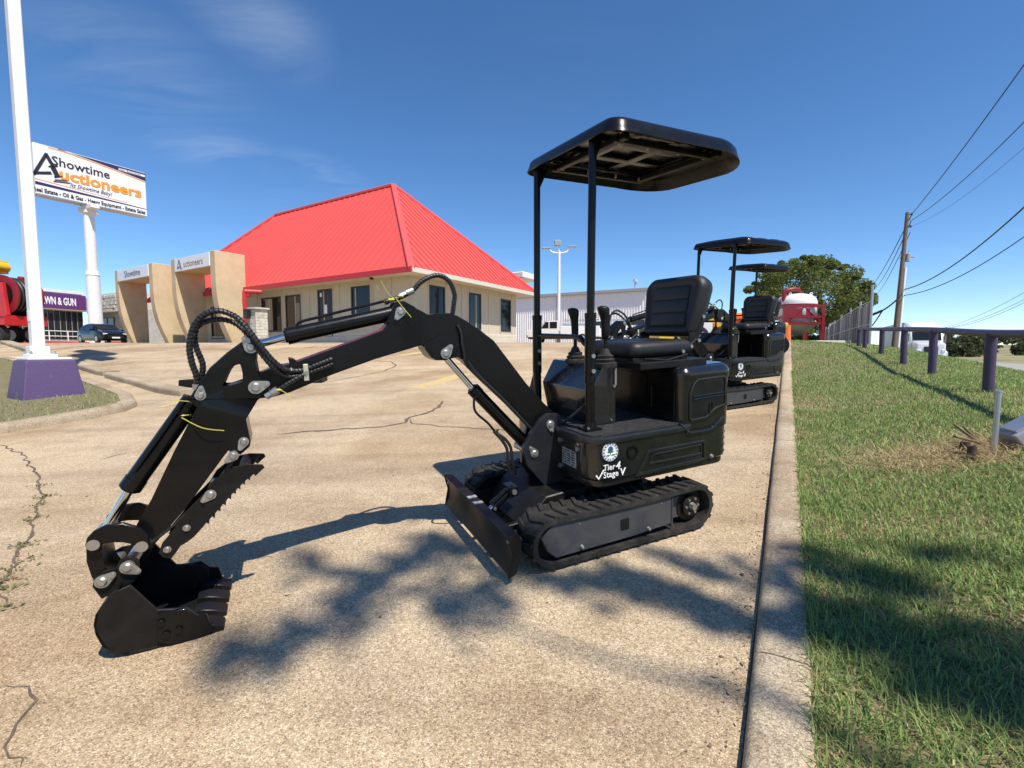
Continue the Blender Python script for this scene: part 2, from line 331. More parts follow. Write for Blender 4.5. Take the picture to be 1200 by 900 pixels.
def aggregate(name, base, alt, dark, light, cell=215.0, big=0.35, bump=0.5, drag=False):
    """exposed-aggregate concrete: small pebbles of several tints in a tan paste, with broad stains"""
    m = bpy.data.materials.new(name); m.use_nodes = True; nt = m.node_tree; b = nt.nodes['Principled BSDF']
    N = nt.nodes.new; L = nt.links.new
    t = N('ShaderNodeTexCoord')
    vo = N('ShaderNodeTexVoronoi'); vo.inputs['Scale'].default_value = cell; L(t.outputs['Object'], vo.inputs['Vector'])
    sp = N('ShaderNodeSeparateColor'); L(vo.outputs['Color'], sp.inputs[0])
    rp = N('ShaderNodeValToRGB'); e = rp.color_ramp.elements
    e[0].position = 0.0; e[0].color = (*dark, 1); e[1].position = 1.0; e[1].color = (*light, 1)
    for p, c in ((0.22, alt), (0.6, base), (0.86, tuple(min(1, k * 1.25) for k in base))):
        el = e.new(p); el.color = (*c, 1)
    L(sp.outputs[0], rp.inputs[0])
    d = N('ShaderNodeMapRange'); d.inputs['From Min'].default_value = 0.35; d.inputs['From Max'].default_value = 0.75; d.inputs['To Max'].default_value = 0.55
    L(vo.outputs['Distance'], d.inputs[0])
    m1 = N('ShaderNodeMix'); m1.data_type = 'RGBA'; m1.inputs['B'].default_value = (*[k * 0.62 for k in base], 1)
    L(d.outputs[0], m1.inputs['Factor']); L(rp.outputs[0], m1.inputs['A'])
    n2 = N('ShaderNodeTexNoise'); n2.inputs['Scale'].default_value = cell * 0.28; n2.inputs['Detail'].default_value = 5; L(t.outputs['Object'], n2.inputs['Vector'])
    m2 = N('ShaderNodeMix'); m2.data_type = 'RGBA'; m2.blend_type = 'OVERLAY'; m2.inputs['Factor'].default_value = 0.5
    L(m1.outputs['Result'], m2.inputs['A']); L(n2.outputs[0], m2.inputs['B'])
    last = m2.outputs['Result']
    for sc, det, lo, hi, c, amt in ((big, 7, 0.44, 0.66, (0.64, 0.55, 0.47), 0.9), (big * 5, 6, 0.5, 0.72, (0.72, 0.7, 0.69), 0.7), (big * 0.4, 4, 0.4, 0.62, (1.2, 1.17, 1.12), 0.9), (big * 18, 4, 0.52, 0.72, (0.84, 0.8, 0.76), 0.6)):
        n = N('ShaderNodeTexNoise'); n.inputs['Scale'].default_value = sc; n.inputs['Detail'].default_value = det; n.inputs['Distortion'].default_value = 0.6
        n.inputs['Roughness'].default_value = 0.62
        L(t.outputs['Object'], n.inputs['Vector'])
        r = N('ShaderNodeMapRange'); r.inputs['From Min'].default_value = lo; r.inputs['From Max'].default_value = hi; r.inputs['To Max'].default_value = amt
        L(n.outputs[0], r.inputs[0])
        mm = N('ShaderNodeMix'); mm.data_type = 'RGBA'; mm.blend_type = 'MULTIPLY'; mm.inputs['B'].default_value = (*c, 1)
        L(r.outputs[0], mm.inputs['Factor']); L(last, mm.inputs['A']); last = mm.outputs['Result']
    if drag:                                           # broad tyre-worn bands and grey drag marks across the lot
        for rot, scl, lo, hi, c, amt in ((0.45, (0.22, 1.9, 1), 0.5, 0.68, (0.78, 0.75, 0.73), 0.75), (-0.5, (0.3, 2.6, 1), 0.54, 0.7, (0.72, 0.68, 0.66), 0.6)):
            mp_ = N('ShaderNodeMapping'); mp_.inputs['Rotation'].default_value = (0, 0, rot); mp_.inputs['Scale'].default_value = scl; L(t.outputs['Object'], mp_.inputs[0])
            n = N('ShaderNodeTexNoise'); n.inputs['Scale'].default_value = 0.9; n.inputs['Detail'].default_value = 7; n.inputs['Distortion'].default_value = 0.4; L(mp_.outputs[0], n.inputs['Vector'])
            r = N('ShaderNodeMapRange'); r.inputs['From Min'].default_value = lo; r.inputs['From Max'].default_value = hi; r.inputs['To Max'].default_value = amt; L(n.outputs[0], r.inputs[0])
            mm = N('ShaderNodeMix'); mm.data_type = 'RGBA'; mm.blend_type = 'MULTIPLY'; mm.inputs['B'].default_value = (*c, 1)
            L(r.outputs[0], mm.inputs['Factor']); L(last, mm.inputs['A']); last = mm.outputs['Result']
    L(last, b.inputs['Base Color']); b.inputs['Roughness'].default_value = 0.85; b.inputs['Specular IOR Level'].default_value = 0.3
    bp = N('ShaderNodeBump'); bp.inputs['Strength'].default_value = bump; bp.inputs['Distance'].default_value = 0.004; bp.invert = True
    L(vo.outputs['Distance'], bp.inputs['Height']); L(bp.outputs[0], b.inputs['Normal'])
    return m
CONC = aggregate('exposed_aggregate_concrete', (0.5, 0.395, 0.262), (0.39, 0.3, 0.19), (0.165, 0.125, 0.082), (0.74, 0.66, 0.53), cell=235.0, big=0.42, drag=True)
KERBM = aggregate('kerb_concrete', (0.45, 0.375, 0.27), (0.34, 0.275, 0.19), (0.17, 0.135, 0.095), (0.62, 0.54, 0.43), cell=240, big=0.8, bump=0.3)
# ------------------------------------------------------------ ground
def plane_z(x, y): return -1.1671 + 0.03053 * x + 0.06323 * y
def flat_z(x, y): return 0.30 + 0.012 * min(max(0, y - 20), 45)
def G(x, y):
    w = smooth(8, 20, y)
    return plane_z(x, min(y, 24)) * (1 - w) + flat_z(x, y) * w
KD = Vector((0.504, 0.8637)); KN = Vector((0.8637, -0.504)); K0 = Vector((0.595, 1.137))
KH = 0.05; KW = 0.165
def st(s, t):                                        # kerb frame: s to the right of the kerb, t along it
    p = K0 + KD * t + KN * s; return p.x, p.y
def to_st(x, y):
    d = Vector((x, y)) - K0; return d.dot(KN), d.dot(KD)
def lawn_z(x, y):
    s, t = to_st(x, y)
    a, b = st(0, t); base = G(a, b) + KH
    h = max(-0.14, min(0.3, 0.365 - 0.033 * t))
    z = base + h * smooth(KW, 2.3, s)
    if s > 2.3: z -= (0.12 + 0.003 * max(0, min(t, 60))) * (s - 2.3) ** 1.25
    z += 0.015 * noise.noise(Vector((x * 0.9, y * 0.9, 0))) * smooth(KW, 0.6, s)
    return max(z, -1.45)
def on(u, v, f=G):                                   # where the view through a pixel meets a ground
    d = ray(u, v); y = 0.6
    while y < 90:
        p = d * y
        if p.z < f(p.x, p.y): break
        y += 0.02 + y * 0.004
    lo, hi = y * 0.985 - 0.03, y
    for _ in range(24):
        m = (lo + hi) / 2; p = d * m
        if p.z < f(p.x, p.y): hi = m
        else: lo = m
    return d * hi
def sheet(name, rows, mt, z_off=0.0, fz=None):
    """a surface from rows of (x, y) points of equal length"""
    mb = MB(); n = len(rows[0])
    vs = [(x, y, fz(x, y) + z_off) for r in rows for x, y in r]
    fs = [(i * n + j, i * n + j + 1, (i + 1) * n + j + 1, (i + 1) * n + j) for i in range(len(rows) - 1) for j in range(n - 1)]
    mb.add(vs, fs); return mb.build(name, mt)
ts = [-6 + 0.5 * i for i in range(52)] + [20 + 2.0 * i for i in range(1, 36)]
ss = [0, -0.5, -1, -1.6, -2.4, -3.4, -4.6, -6, -8, -10, -13, -16, -20, -25, -31, -38, -46, -56, -70, -90, -120]
tag(sheet('concrete_lot', [[st(s, t) for s in ss] for t in ts], CONC, 0, G), kind='structure')
# base terrain out to the horizon
def terrain_z(x, y):
    d = math.hypot(x, y); s, t = to_st(x, y)
    h = -1.62 + 5.2 * smooth(60, 420, d) * smooth(5, 60, s) + 2.0 * noise.noise(Vector((x * 0.006, y * 0.006, 3))) * smooth(80, 300, d)
    return min(h, 4.5)
GRASSG = mat('dry_field_grass', (0.17, 0.16, 0.07), 0.95, noise_amt=0.9, noise_scale=0.035, noise_col=(0.3, 0.25, 0.12), spread=(0.4, 0.6))
mb = MB(); rad = [0.1, 6, 12, 18, 25, 35, 48, 65, 90, 120, 160, 210, 280, 380, 520, 800, 1400, 2600, 5000, 9000]; nA = 96
vs = [(r * math.cos(2 * math.pi * k / nA), r * math.sin(2 * math.pi * k / nA)) for r in rad for k in range(nA)]
mb.add([(x, y, terrain_z(x, y)) for x, y in vs], [(i * nA + k, i * nA + (k + 1) % nA, (i + 1) * nA + (k + 1) % nA, (i + 1) * nA + k) for i in range(len(rad) - 1) for k in range(nA)])
tag(mb.build('field', GRASSG), kind='structure')
# kerb along the lot: rounded face, in cast lengths with joints
prof = [(-0.002, -0.08), (0.0, 0.022), (0.006, 0.036), (0.018, 0.047), (0.05, 0.052), (0.11, 0.052), (0.152, 0.05), (0.16, 0.044), (0.163, -0.1)]
joints = [-6, -2.6, 0.42, 3.42, 6.45, 9.5, 12.5, 15.5, 19, 22, 25.5]
kroot = MB()
for a, b in zip(joints, joints[1:]):
    k = max(2, int((b - a) / 0.25)); rings = []
    for i in range(k + 1):
        t = a + 0.004 + (b - a - 0.008) * i / k
        w = 0.004 * noise.noise(Vector((t * 1.3, 0, 5)))
        ring = []
        for s, z in prof:
            x, y = st(s + w, t); x0, y0 = st(0, t); ring.append((x, y, G(x0, y0) + z))
        rings.append(ring)
    kroot.loft(rings)
tag(kroot.build('kerb', KERBM, angle=50), kind='structure')
mb = MB()                                            # dark open joint between slab and kerb face
for i in range(124):
    t = -5 + 0.25 * i; q = []
    for tt in (t, t + 0.25):
        w = 0.005 + 0.003 * noise.noise(Vector((tt * 3, 2, 0)))
        for s in (-w, 0.004):
            x, y = st(s, tt); q.append((x, y, G(x, y) + 0.004))
    mb.add(q, [(0, 1, 3, 2)])
tag(mb.build('kerb_joint', CRACK, flat=True), kind='structure')

SOIL = mat('lawn_soil', (0.1, 0.1, 0.04), 0.95, noise_amt=0.95, noise_scale=14, noise_col=(0.21, 0.165, 0.085), bump=0.6, bump_scale=50, spread=(0.35, 0.62))
lt = [-6 + 0.4 * i for i in range(80)] + [26 + 2 * i for i in range(1, 40)]
ls = [0.16, 0.3, 0.5, 0.75, 1, 1.3, 1.6, 2, 2.4, 2.8, 3.3, 4, 4.8, 5.8, 7, 8.2, 9.5]
tag(sheet('lawn_ground', [[st(s, t) for s in ls] for t in lt], SOIL, -0.012, lawn_z), kind='structure')
rt = [-20, -8, 0, 8, 16, 24, 34, 46, 60, 80, 110, 150]
tag(sheet('road', [[st(s, t) for s in (7.2, 9, 12, 16, 20)] for t in rt], ASPH, 0, lambda x, y: -1.36), kind='structure')

# ------------------------------------------------------------ grass
STRAW = on(1140, 528, lawn_z)
def straw(x, y):                                     # dry patches, natural patchiness of the lawn
    v = noise.noise(Vector((x * 1.7, y * 1.7, 9))) * 0.6 + noise.noise(Vector((x * 5, y * 5, 4))) * 0.45
    s, t = to_st(x, y)
    v += 0.75 * 1.6 * math.exp(-((x - STRAW.x) ** 2 / 0.5 + (y - STRAW.y) ** 2 / 0.1)) + 0.5 * math.exp(-((x - 3.6) ** 2 + (y - 5.4) ** 2) / 0.08)
    v += 0.35 * (1 - smooth(0.16, 0.45, s)) + 0.3 * smooth(9, 14, t) * (noise.noise(Vector((x * 0.8, y * 0.8, 1))) + 0.3)
    return v
def grass(name, pts, zf, h0, w0, dist_scale=True):
    n = len(pts); V = np.zeros((n, 5, 3)); C = np.zeros((n, 4))
    for i, (x, y) in enumerate(pts):
        d = math.hypot(x, y); k = 1 + (max(0, d - 1.5) * 0.2 if dist_scale else 0)
        dv = straw(x, y) + rng.normal(0, 0.42)
        dry = dv > 0.42
        a = rng.uniform(0, 2 * math.pi); lean = abs(rng.normal(0.95, 0.45)) + (0.9 if dry else 0)
        h = h0 * (1.05 - 0.2 * smooth(2.0, 5.0, d)) * rng.uniform(0.5, 1.4) * (0.75 if dry else 1); w = w0 * rng.uniform(0.7, 1.3) * k
        z = zf(x, y) - 0.014
        ca, sa = math.cos(a), math.sin(a); wx, wy = -sa * w / 2, ca * w / 2
        l1 = 0.45 * h * math.sin(min(lean, 1.5) * 0.6); l2 = l1 + 0.6 * h * math.sin(min(lean, 1.5))
        z1 = 0.5 * h * math.cos(min(lean, 1.5) * 0.6); z2 = z1 + 0.55 * h * math.cos(min(lean, 1.5) * 1.02)
        V[i] = ((x - wx, y - wy, z), (x + wx, y + wy, z), (x + ca * l1 - wx * .8, y + sa * l1 - wy * .8, z + z1), (x + ca * l1 + wx * .8, y + sa * l1 + wy * .8, z + z1), (x + ca * l2, y + sa * l2, z + max(z2, 0.012)))
        r = rng.uniform(0, 1)
        if dry: C[i] = (0.4 + 0.2 * r, 0.32 + 0.17 * r, 0.16 + 0.11 * r, 1)
        else:
            g = rng.uniform(0.75, 1.3); C[i] = ((0.165 + 0.14 * r) * g, (0.27 + 0.1 * r) * g, (0.08 + 0.04 * r) * g, 1)
    me = bpy.data.meshes.new(name); me.vertices.add(n * 5); me.vertices.foreach_set('co', V.ravel())
    base = np.arange(n)[:, None] * 5
    tri = np.concatenate([base + np.array([0, 1, 3]), base + np.array([0, 3, 2]), base + np.array([2, 3, 4])], 1).reshape(-1, 3)
    me.loops.add(tri.size); me.loops.foreach_set('vertex_index', tri.ravel().astype(np.int32))
    me.polygons.add(len(tri)); me.polygons.foreach_set('loop_start', np.arange(len(tri), dtype=np.int32) * 3)
    me.update(calc_edges=True)
    at_ = me.color_attributes.new('blade', 'FLOAT_COLOR', 'POINT'); at_.data.foreach_set('color', np.repeat(C, 5, 0).ravel())
    me.materials.append(GRASSM)
    o = bpy.data.objects.new(name, me); COL.objects.link(o); return o
GRASSM = bpy.data.materials.new('grass_blade'); GRASSM.use_nodes = True
_nt = GRASSM.node_tree; _b = _nt.nodes['Principled BSDF']; _a = _nt.nodes.new('ShaderNodeVertexColor'); _a.layer_name = 'blade'
_nt.links.new(_a.outputs[0], _b.inputs['Base Color']); _b.inputs['Roughness'].default_value = 0.55; _b.inputs['Specular IOR Level'].default_value = 0.25
_tr = _nt.nodes.new('ShaderNodeBsdfTranslucent'); _mi = _nt.nodes.new('ShaderNodeMixShader'); _mi.inputs[0].default_value = 0.3
_nt.links.new(_a.outputs[0], _tr.inputs[0]); _nt.links.new(_b.outputs[0], _mi.inputs[1]); _nt.links.new(_tr.outputs[0], _mi.inputs[2])
_nt.links.new(_mi.outputs[0], _nt.nodes['Material Output'].inputs[0])
pts = []
for t0, t1, s1, dens in ((-0.9, 1.5, 2.6, 13000), (1.5, 3, 3.4, 9000), (3, 5, 3.0, 5200), (5, 8, 3.6, 2500), (8, 13, 4.2, 1250), (13, 22, 4.6, 560), (22, 36, 5, 170)):
    n = int((t1 - t0) * (s1 - 0.15) * dens)
    a = rng.uniform(0, 1, n) * (s1 - 0.155) + 0.155; b = rng.uniform(t0, t1, n)
    keep = np.array([noise.noise(Vector((x_ * 7, y_ * 7, 2))) + 0.5 * noise.noise(Vector((x_ * 19, y_ * 19, 8))) for x_, y_ in zip(a, b)]) > rng.normal(-0.75, 0.3, n); a, b = a[keep], b[keep]
    for s, t in zip(a, b):
        x, y = st(s, t)
        if y > 0.75 and abs(x) < y * 1.22 + 0.4 or (y > -0.4 and rng.random() < 0.3): pts.append((x, y))
tag(grass('grass', pts, lawn_z, 0.05, 0.0036), kind='stuff')
tag(grass('edge_grass', [st(0.15 + abs(rng.normal(0, 0.03)), rng.uniform(-0.5, 9)) for _ in range(2600)], lawn_z, 0.055, 0.0034), kind='stuff')

# ------------------------------------------------------------ cracks, paint and weeds on the lot
def strip(mb, px, w, z=0.003, jag=0.35, sub=6, f=G):
    P = [on(u, v, f) for u, v in px]; Q = []
    for a, b in zip(P, P[1:]):
        k = max(2, min(40, int((b - a).length / 0.05)))
        for i in range(k):
            p = a.lerp(b, i / k); n = Vector((-(b - a).y, (b - a).x, 0)).normalized()
            p = p + n * jag * 0.12 * noise.noise(p * 5) + n * jag * 0.05 * noise.noise(p * 23); Q.append((p, n))
    Q.append((P[-1], Q[-1][1])); vs = []
    for i, (p, n) in enumerate(Q):
        ww = w / 2 * (1 + 0.7 * noise.noise(p * 14)) * min(1, 0.25 + i * 0.2, 0.25 + (len(Q) - 1 - i) * 0.2)
        for s in (-1, 1):
            q = p + n * ww * s; vs.append((q.x, q.y, f(q.x, q.y) + z))
    mb.add(vs, [(2 * i, 2 * i + 1, 2 * i + 3, 2 * i + 2) for i in range(len(Q) - 1)])
mb = MB()
for px, w in (([(325, 509), (400, 503), (450, 500), (474, 495), (480, 489), (496, 485), (512, 479), (520, 470)], 0.045),
              ([(478, 491), (486, 496), (520, 500), (575, 503), (620, 506)], 0.02),
              ([(378, 449), (420, 441), (450, 435), (464, 429), (458, 424), (440, 423)], 0.04),
              ([(0, 521), (28, 535), (48, 560), (52, 580), (42, 605), (30, 640), (14, 672), (0, 715)], 0.014),
              ([(0, 807), (21, 811), (30, 826), (24, 848), (11, 873), (12, 888), (24, 900)], 0.007),
              ([(118, 539), (140, 533), (163, 529)], 0.02), ([(330, 455), (300, 470)], 0.02),
              ([(620, 437), (740, 470)], 0.02), ([(540, 462), (600, 455), (625, 448)], 0.015)):
    strip(mb, px, w)
tag(mb.build('pavement_cracks', CRACK, flat=True), kind='structure')
def stripe(mb, a, b, w, z=0.004):
    p, q = on(*a), on(*b); n = Vector((-(q - p).y, (q - p).x, 0)).normalized() * w / 2; k = 14
    vs = []
    for i in range(k + 1):
        for s in (-1, 1):
            c = p.lerp(q, i / k) + n * s; vs.append((c.x, c.y, G(c.x, c.y) + z))
    mb.add(vs, [(2 * i, 2 * i + 1, 2 * i + 3, 2 * i + 2) for i in range(k)])
mb = MB()
for a, b, w in (((487, 455), (545, 438), 0.34), ((552, 436), (572, 430), 0.3), ((468, 417), (500, 412), 0.3), ((140, 425), (225, 414), 0.12),
                ((186, 478), (262, 458), 0.11), ((330, 412), (372, 405), 0.12)):
    stripe(mb, a, b, w)
tag(mb.build('painted_markings', YLINE, flat=True), kind='structure')
mb = MB()
for u, v, k in ((6, 690, 26), (18, 668, 18), (26, 640, 30), (40, 608, 20), (50, 583, 26), (46, 570, 14), (4, 712, 12), (30, 655, 12), (44, 592, 16), (12, 680, 14)):
    c = on(u, v)
    for _ in range(k):
        x, y = c.x + rng.normal(0, 0.035), c.y + rng.normal(0, 0.02); a = rng.uniform(0, 6.28); l = rng.uniform(0.007, 0.022)
        z = G(x, y); mb.add([(x, y, z), (x + l * math.cos(a + .35), y + l * math.sin(a + .35), z + rng.uniform(.004, .016)), (x + 1.5 * l * math.cos(a), y + 1.5 * l * math.sin(a), z + .012), (x + l * math.cos(a - .35), y + l * math.sin(a - .35), z + rng.uniform(.004, .02))], [(0, 1, 2, 3)])
tag(mb.build('crack_weeds', WEED, flat=True), kind='stuff')
mb = MB()                                            # grit and dead leaf scraps lying along the kerb joint and about the lot
for i in range(1500):
    if i < 1000: s_, t_ = -abs(rng.normal(0, .05)) - .01, rng.uniform(-.5, 9)
    else: s_, t_ = -rng.uniform(.05, 4.5), rng.uniform(-1, 8)
    x, y = st(s_, t_); z = G(x, y) + .003; r = rng.uniform(.0015, .0045) * (1.0 if i % 5 else 1.6); a = rng.uniform(0, 6.28)
    if i % 4 == 0: mb.add([(x, y, z + .002), (x + 2.6 * r * math.cos(a + .5), y + 2.6 * r * math.sin(a + .5), z + r), (x + 5 * r * math.cos(a), y + 5 * r * math.sin(a), z + .002), (x + 2.6 * r * math.cos(a - .5), y + 2.6 * r * math.sin(a - .5), z + r * .5)], [(0, 1, 2, 3)])
    else: mb.add([(x + r, y, z), (x, y + r, z), (x - r, y, z), (x, y - r, z), (x + r * .2, y, z + r * 1.1)], [(0, 1, 4), (1, 2, 4), (2, 3, 4), (3, 0, 4)])
tag(mb.build('grit', leafmat('grit', (.12, .085, .05), (.5, .42, .3), 0), flat=True), kind='stuff')
# ------------------------------------------------------------ the mini excavators
# machine axes: x forward (towards the blade), y to its left (the side seen), z up from the ground it stands on
UPV = Vector((-0.03045, -0.06308, 0.99754)).normalized()
MX = Vector((-0.905, -0.421, -0.054)); MX = (MX - UPV * MX.dot(UPV)).normalized(); MY = UPV.cross(MX)
M0 = Vector((0.4046, 2.7166, -0.983))
YAW = Matrix.Rotation(R(1.25), 4, 'Z')                 # the boom is slewed a hair off the tracks

BOOM = [(0.16, 0.612), (0.197, 0.655), (0.26, 0.715), (0.367, 0.835), (0.542, 1.064), (0.619, 1.123), (0.683, 1.166), (0.728, 1.192), (0.773, 1.206), (0.84, 1.206), (0.873, 1.2), (0.9, 1.217), (0.951, 1.242), (1.019, 1.245), (1.041, 1.219), (1.053, 1.184), (1.061, 1.162), (1.087, 1.136), (1.158, 1.112), (1.296, 1.067), (1.475, 1.01), (1.539, 1.003), (1.597, 0.979), (1.637, 0.945), (1.645, 0.914), (1.63, 0.885), (1.594, 0.877), (1.55, 0.878), (1.485, 0.891), (1.312, 0.953), (1.128, 1.008), (0.914, 1.059), (0.891, 1.037), (0.873, 1.004), (0.852, 0.99), (0.793, 0.985), (0.737, 0.993), (0.692, 0.965), (0.571, 0.838), (0.451, 0.72), (0.377, 0.639), (0.296, 0.554), (0.222, 0.529), (0.166, 0.555)]
ARM_HOLE = [(1.722, 0.945), (1.704, 0.981), (1.68, 1.017), (1.653, 1.025), (1.648, 0.977), (1.653, 0.957), (1.714, 0.938)]
ARM_TOP = [(1.836, 0.899), (1.803, 0.949), (1.758, 1.012), (1.695, 1.068), (1.632, 1.112), (1.608, 1.121), (1.585, 1.11), (1.577, 1.089), (1.592, 1.062), (1.598, 1.028), (1.594, 0.973), (1.575, 0.925), (1.602, 0.88)]
ARM_LOW = [(1.602, 0.88), (1.654, 0.801), (1.646, 0.707), (1.652, 0.687), (1.687, 0.659), (1.727, 0.683), (1.796, 0.596), (1.891, 0.475), (1.99, 0.368), (2.017, 0.34), (2.03, 0.345), (2.052, 0.36), (2.058, 0.392), (2.047, 0.446), (1.993, 0.533), (1.903, 0.707), (1.814, 0.867), (1.836, 0.899)]
THUMB = [(1.987, 0.329), (1.975, 0.308), (1.951, 0.297), (1.934, 0.316), (1.917, 0.339), (1.89, 0.352), (1.87, 0.366)]
THUMB_BACK = [(1.606, 0.599), (1.613, 0.611), (1.666, 0.62), (1.714, 0.617), (1.755, 0.596), (1.796, 0.566), (1.823, 0.524), (1.889, 0.464), (1.932, 0.408), (1.973, 0.363)]
THUMB_EDGE = [(1.836, 0.4), (1.793, 0.443), (1.732, 0.506), (1.68, 0.554), (1.636, 0.585)]
PIN_A, PIN_B, PIN_C, PIN_D = (2.166, 0.413), (2.031, 0.373), (2.08, 0.306), (2.156, 0.272)
LINK_AB = [(2.19, 0.412), (2.181, 0.442), (2.16, 0.463), (2.125, 0.477), (2.076, 0.475), (2.029, 0.445), (2.007, 0.413), (2.005, 0.365), (2.025, 0.344), (2.049, 0.36), (2.049, 0.383), (2.084, 0.402), (2.113, 0.409), (2.142, 0.41), (2.15, 0.386), (2.174, 0.385)]
LINK_AD = [(2.194, 0.414), (2.188, 0.435), (2.169, 0.434), (2.153, 0.407), (2.152, 0.374), (2.149, 0.313), (2.134, 0.275), (2.132, 0.248), (2.154, 0.227), (2.182, 0.242), (2.194, 0.286), (2.201, 0.347)]
SIDE = [(2.062, 0.266), (1.995, 0.149), (1.949, 0.138), (1.908, 0.128), (1.879, 0.095), (1.889, 0.004), (1.969, 0.0), (2.032, 0.0), (2.096, 0.006), (2.138, 0.024), (2.162, 0.063), (2.175, 0.113), (2.176, 0.152), (2.166, 0.188), (2.144, 0.217), (2.11, 0.252)]
EAR = [(2.17, 0.2), (2.19, 0.255), (2.18, 0.29), (2.15, 0.305), (2.12, 0.305), (2.1, 0.335), (2.07, 0.342), (2.048, 0.318), (2.05, 0.28), (2.07, 0.24)]
def arc(c, r, a0, a1, n):
    return [(c[0] + r * math.cos(R(a0 + (a1 - a0) * i / n)), c[1] + r * math.sin(R(a0 + (a1 - a0) * i / n))) for i in range(n + 1)]
def rrect(x0, x1, y0, y1, r, n=4):
    """rounded rectangle; r = radii at (x1,y1), (x0,y1), (x0,y0), (x1,y0)"""
    if not isinstance(r, (list, tuple)): r = [r] * 4
    return arc((x1 - r[0], y1 - r[0]), r[0], 0, 90, n) + arc((x0 + r[1], y1 - r[1]), r[1], 90, 180, n) + arc((x0 + r[2], y0 + r[2]), r[2], 180, 270, n) + arc((x1 - r[3], y0 + r[3]), r[3], 270, 360, n)
def inset(poly, d):
    n = len(poly); out_ = []
    cx = sum(p[0] for p in poly) / n; cy = sum(p[1] for p in poly) / n
    A = sum(poly[i][0] * poly[(i + 1) % n][1] - poly[(i + 1) % n][0] * poly[i][1] for i in range(n)); sg = 1 if A > 0 else -1
    for i in range(n):
        a, b, c = Vector(poly[i - 1]), Vector(poly[i]), Vector(poly[(i + 1) % n])
        d1 = (b - a).normalized(); d2 = (c - b).normalized(); n1 = Vector((-d1.y, d1.x)) * sg; n2 = Vector((-d2.y, d2.x)) * sg
        m = (n1 + n2); m = m / max(0.35, m.dot(n1)) if m.length > 1e-6 else n1
        out_.append((b.x + m.x * d, b.y + m.y * d))
    return out_
def catmull(P, k=6):
    P = [Vector(p) for p in P]; o = []
    for i in range(len(P) - 1):
        a, b, c, d = P[max(i - 1, 0)], P[i], P[i + 1], P[min(i + 2, len(P) - 1)]
        for j in range(k):
            t = j / k; o.append(0.5 * ((2 * b) + (c - a) * t + (2 * a - 5 * b + 4 * c - d) * t * t + (3 * b - a - 3 * c + d) * t ** 3))
    o.append(P[-1]); return o
def pin(mb, p, y0, y1, r=0.019, M=None, flag=None):
    """pin head with washer; flag = direction (degrees) of its teardrop locking plate"""
    mb.cyl((p[0], y0, p[1]), (p[0], y1, p[1]), r, n=16, M=M)
    e = 1 if y1 > 0 else -1
    for ye, s in ((y1, 1),):
        mb.cyl((p[0], ye, p[1]), (p[0], ye + 0.006 * e, p[1]), r * 0.8, r * 0.55, n=14, M=M)
    if flag is not None:
        a = R(flag); q = (p[0] + math.cos(a) * r * 1.75, p[1] + math.sin(a) * r * 1.75)
        w = r * 1.12
        pl = [(p[0] + w * math.cos(a + R(k)), p[1] + w * math.sin(a + R(k))) for k in range(75, 300, 25)] + [(q[0] + r * .5 * math.cos(a + R(k)), q[1] + r * .5 * math.sin(a + R(k))) for k in (-70, -30, 0, 30, 70)]
        mb.prism(pl, y1 - 0.007 * e, y1 - 0.001 * e, M=M)
        mb.cyl((q[0], y1, q[1]), (q[0], y1 + 0.007 * e, q[1]), r * 0.3, n=8, M=M)

def pins(parent, *specs):
    for a in specs:
        mb = MB(); pin(mb, *a); mb.build('pin', ZINC, parent)

def braided(name, pts, r, parent, M=None):
    """hose in a spiral guard"""
    P = catmull(pts, 7); mb = MB(); mb.tube(P, r, n=10, M=M)
    o = mb.build(name, HOSE, parent)
    L = [0]
    for a, b in zip(P, P[1:]): L.append(L[-1] + (b - a).length)
    sp = MB(); S_ = []; n = int(L[-1] / 0.0026); up = None; j = 0
    for i in range(n):
        l = L[-1] * i / n
        while j < len(L) - 2 and L[j + 1] < l: j += 1
        d = (P[j + 1] - P[j]).normalized(); p = P[j].lerp(P[j + 1], (l - L[j]) / max(1e-6, L[j + 1] - L[j]))
        up = d.orthogonal().normalized() if up is None else (up - d * up.dot(d)).normalized()
        b = d.cross(up); a = l / 0.0145 * 2 * math.pi
        S_.append(p + (up * math.cos(a) + b * math.sin(a)) * (r + 0.0006))
    sp.tube(S_, 0.0024, n=4, M=M); sp.build('spiral_guard', BLACK, o)
    return o

def cylinder(kind, parent, base, rod_end, b0, b1, r, rr, M, tubes=None):
    """hydraulic ram: barrel (base eye .. b1) with collar, its rod a sub-part"""
    B, E, p0, p1 = [Vector((p[0], 0, p[1])) for p in (base, rod_end, b0, b1)]
    d = (p1 - p0).normalized(); mb = MB()
    mb.cyl(p0, p1, r, n=20, M=M); mb.cyl(p1 - d * 0.035, p1 + d * 0.006, r * 1.07, n=20, M=M); mb.cyl(p1 + d * 0.006, p1 + d * 0.014, r * 0.8, n=16, M=M)
    mb.cyl(p0 - d * 0.006, p0 + d * 0.02, r * 1.04, n=20, M=M)
    mb.cyl(B, p0, r * 0.55, n=12, M=M); mb.cyl(B + Vector((0, -0.035, 0)), B + Vector((0, 0.035, 0)), r * 0.85, n=14, M=M)
    if tubes:
        for T in tubes: mb.tube(catmull(T, 5), 0.0065, n=7, M=M)
    o = mb.build(kind, BLACK, parent)
    rd = MB(); rd.cyl(p1, E, rr, n=16, M=M); rd.cyl(E + Vector((0, -0.034, 0)), E + Vector((0, 0.034, 0)), rr * 1.75, n=14, M=M)
    rd.build('rod', CHROME, o)
    return o

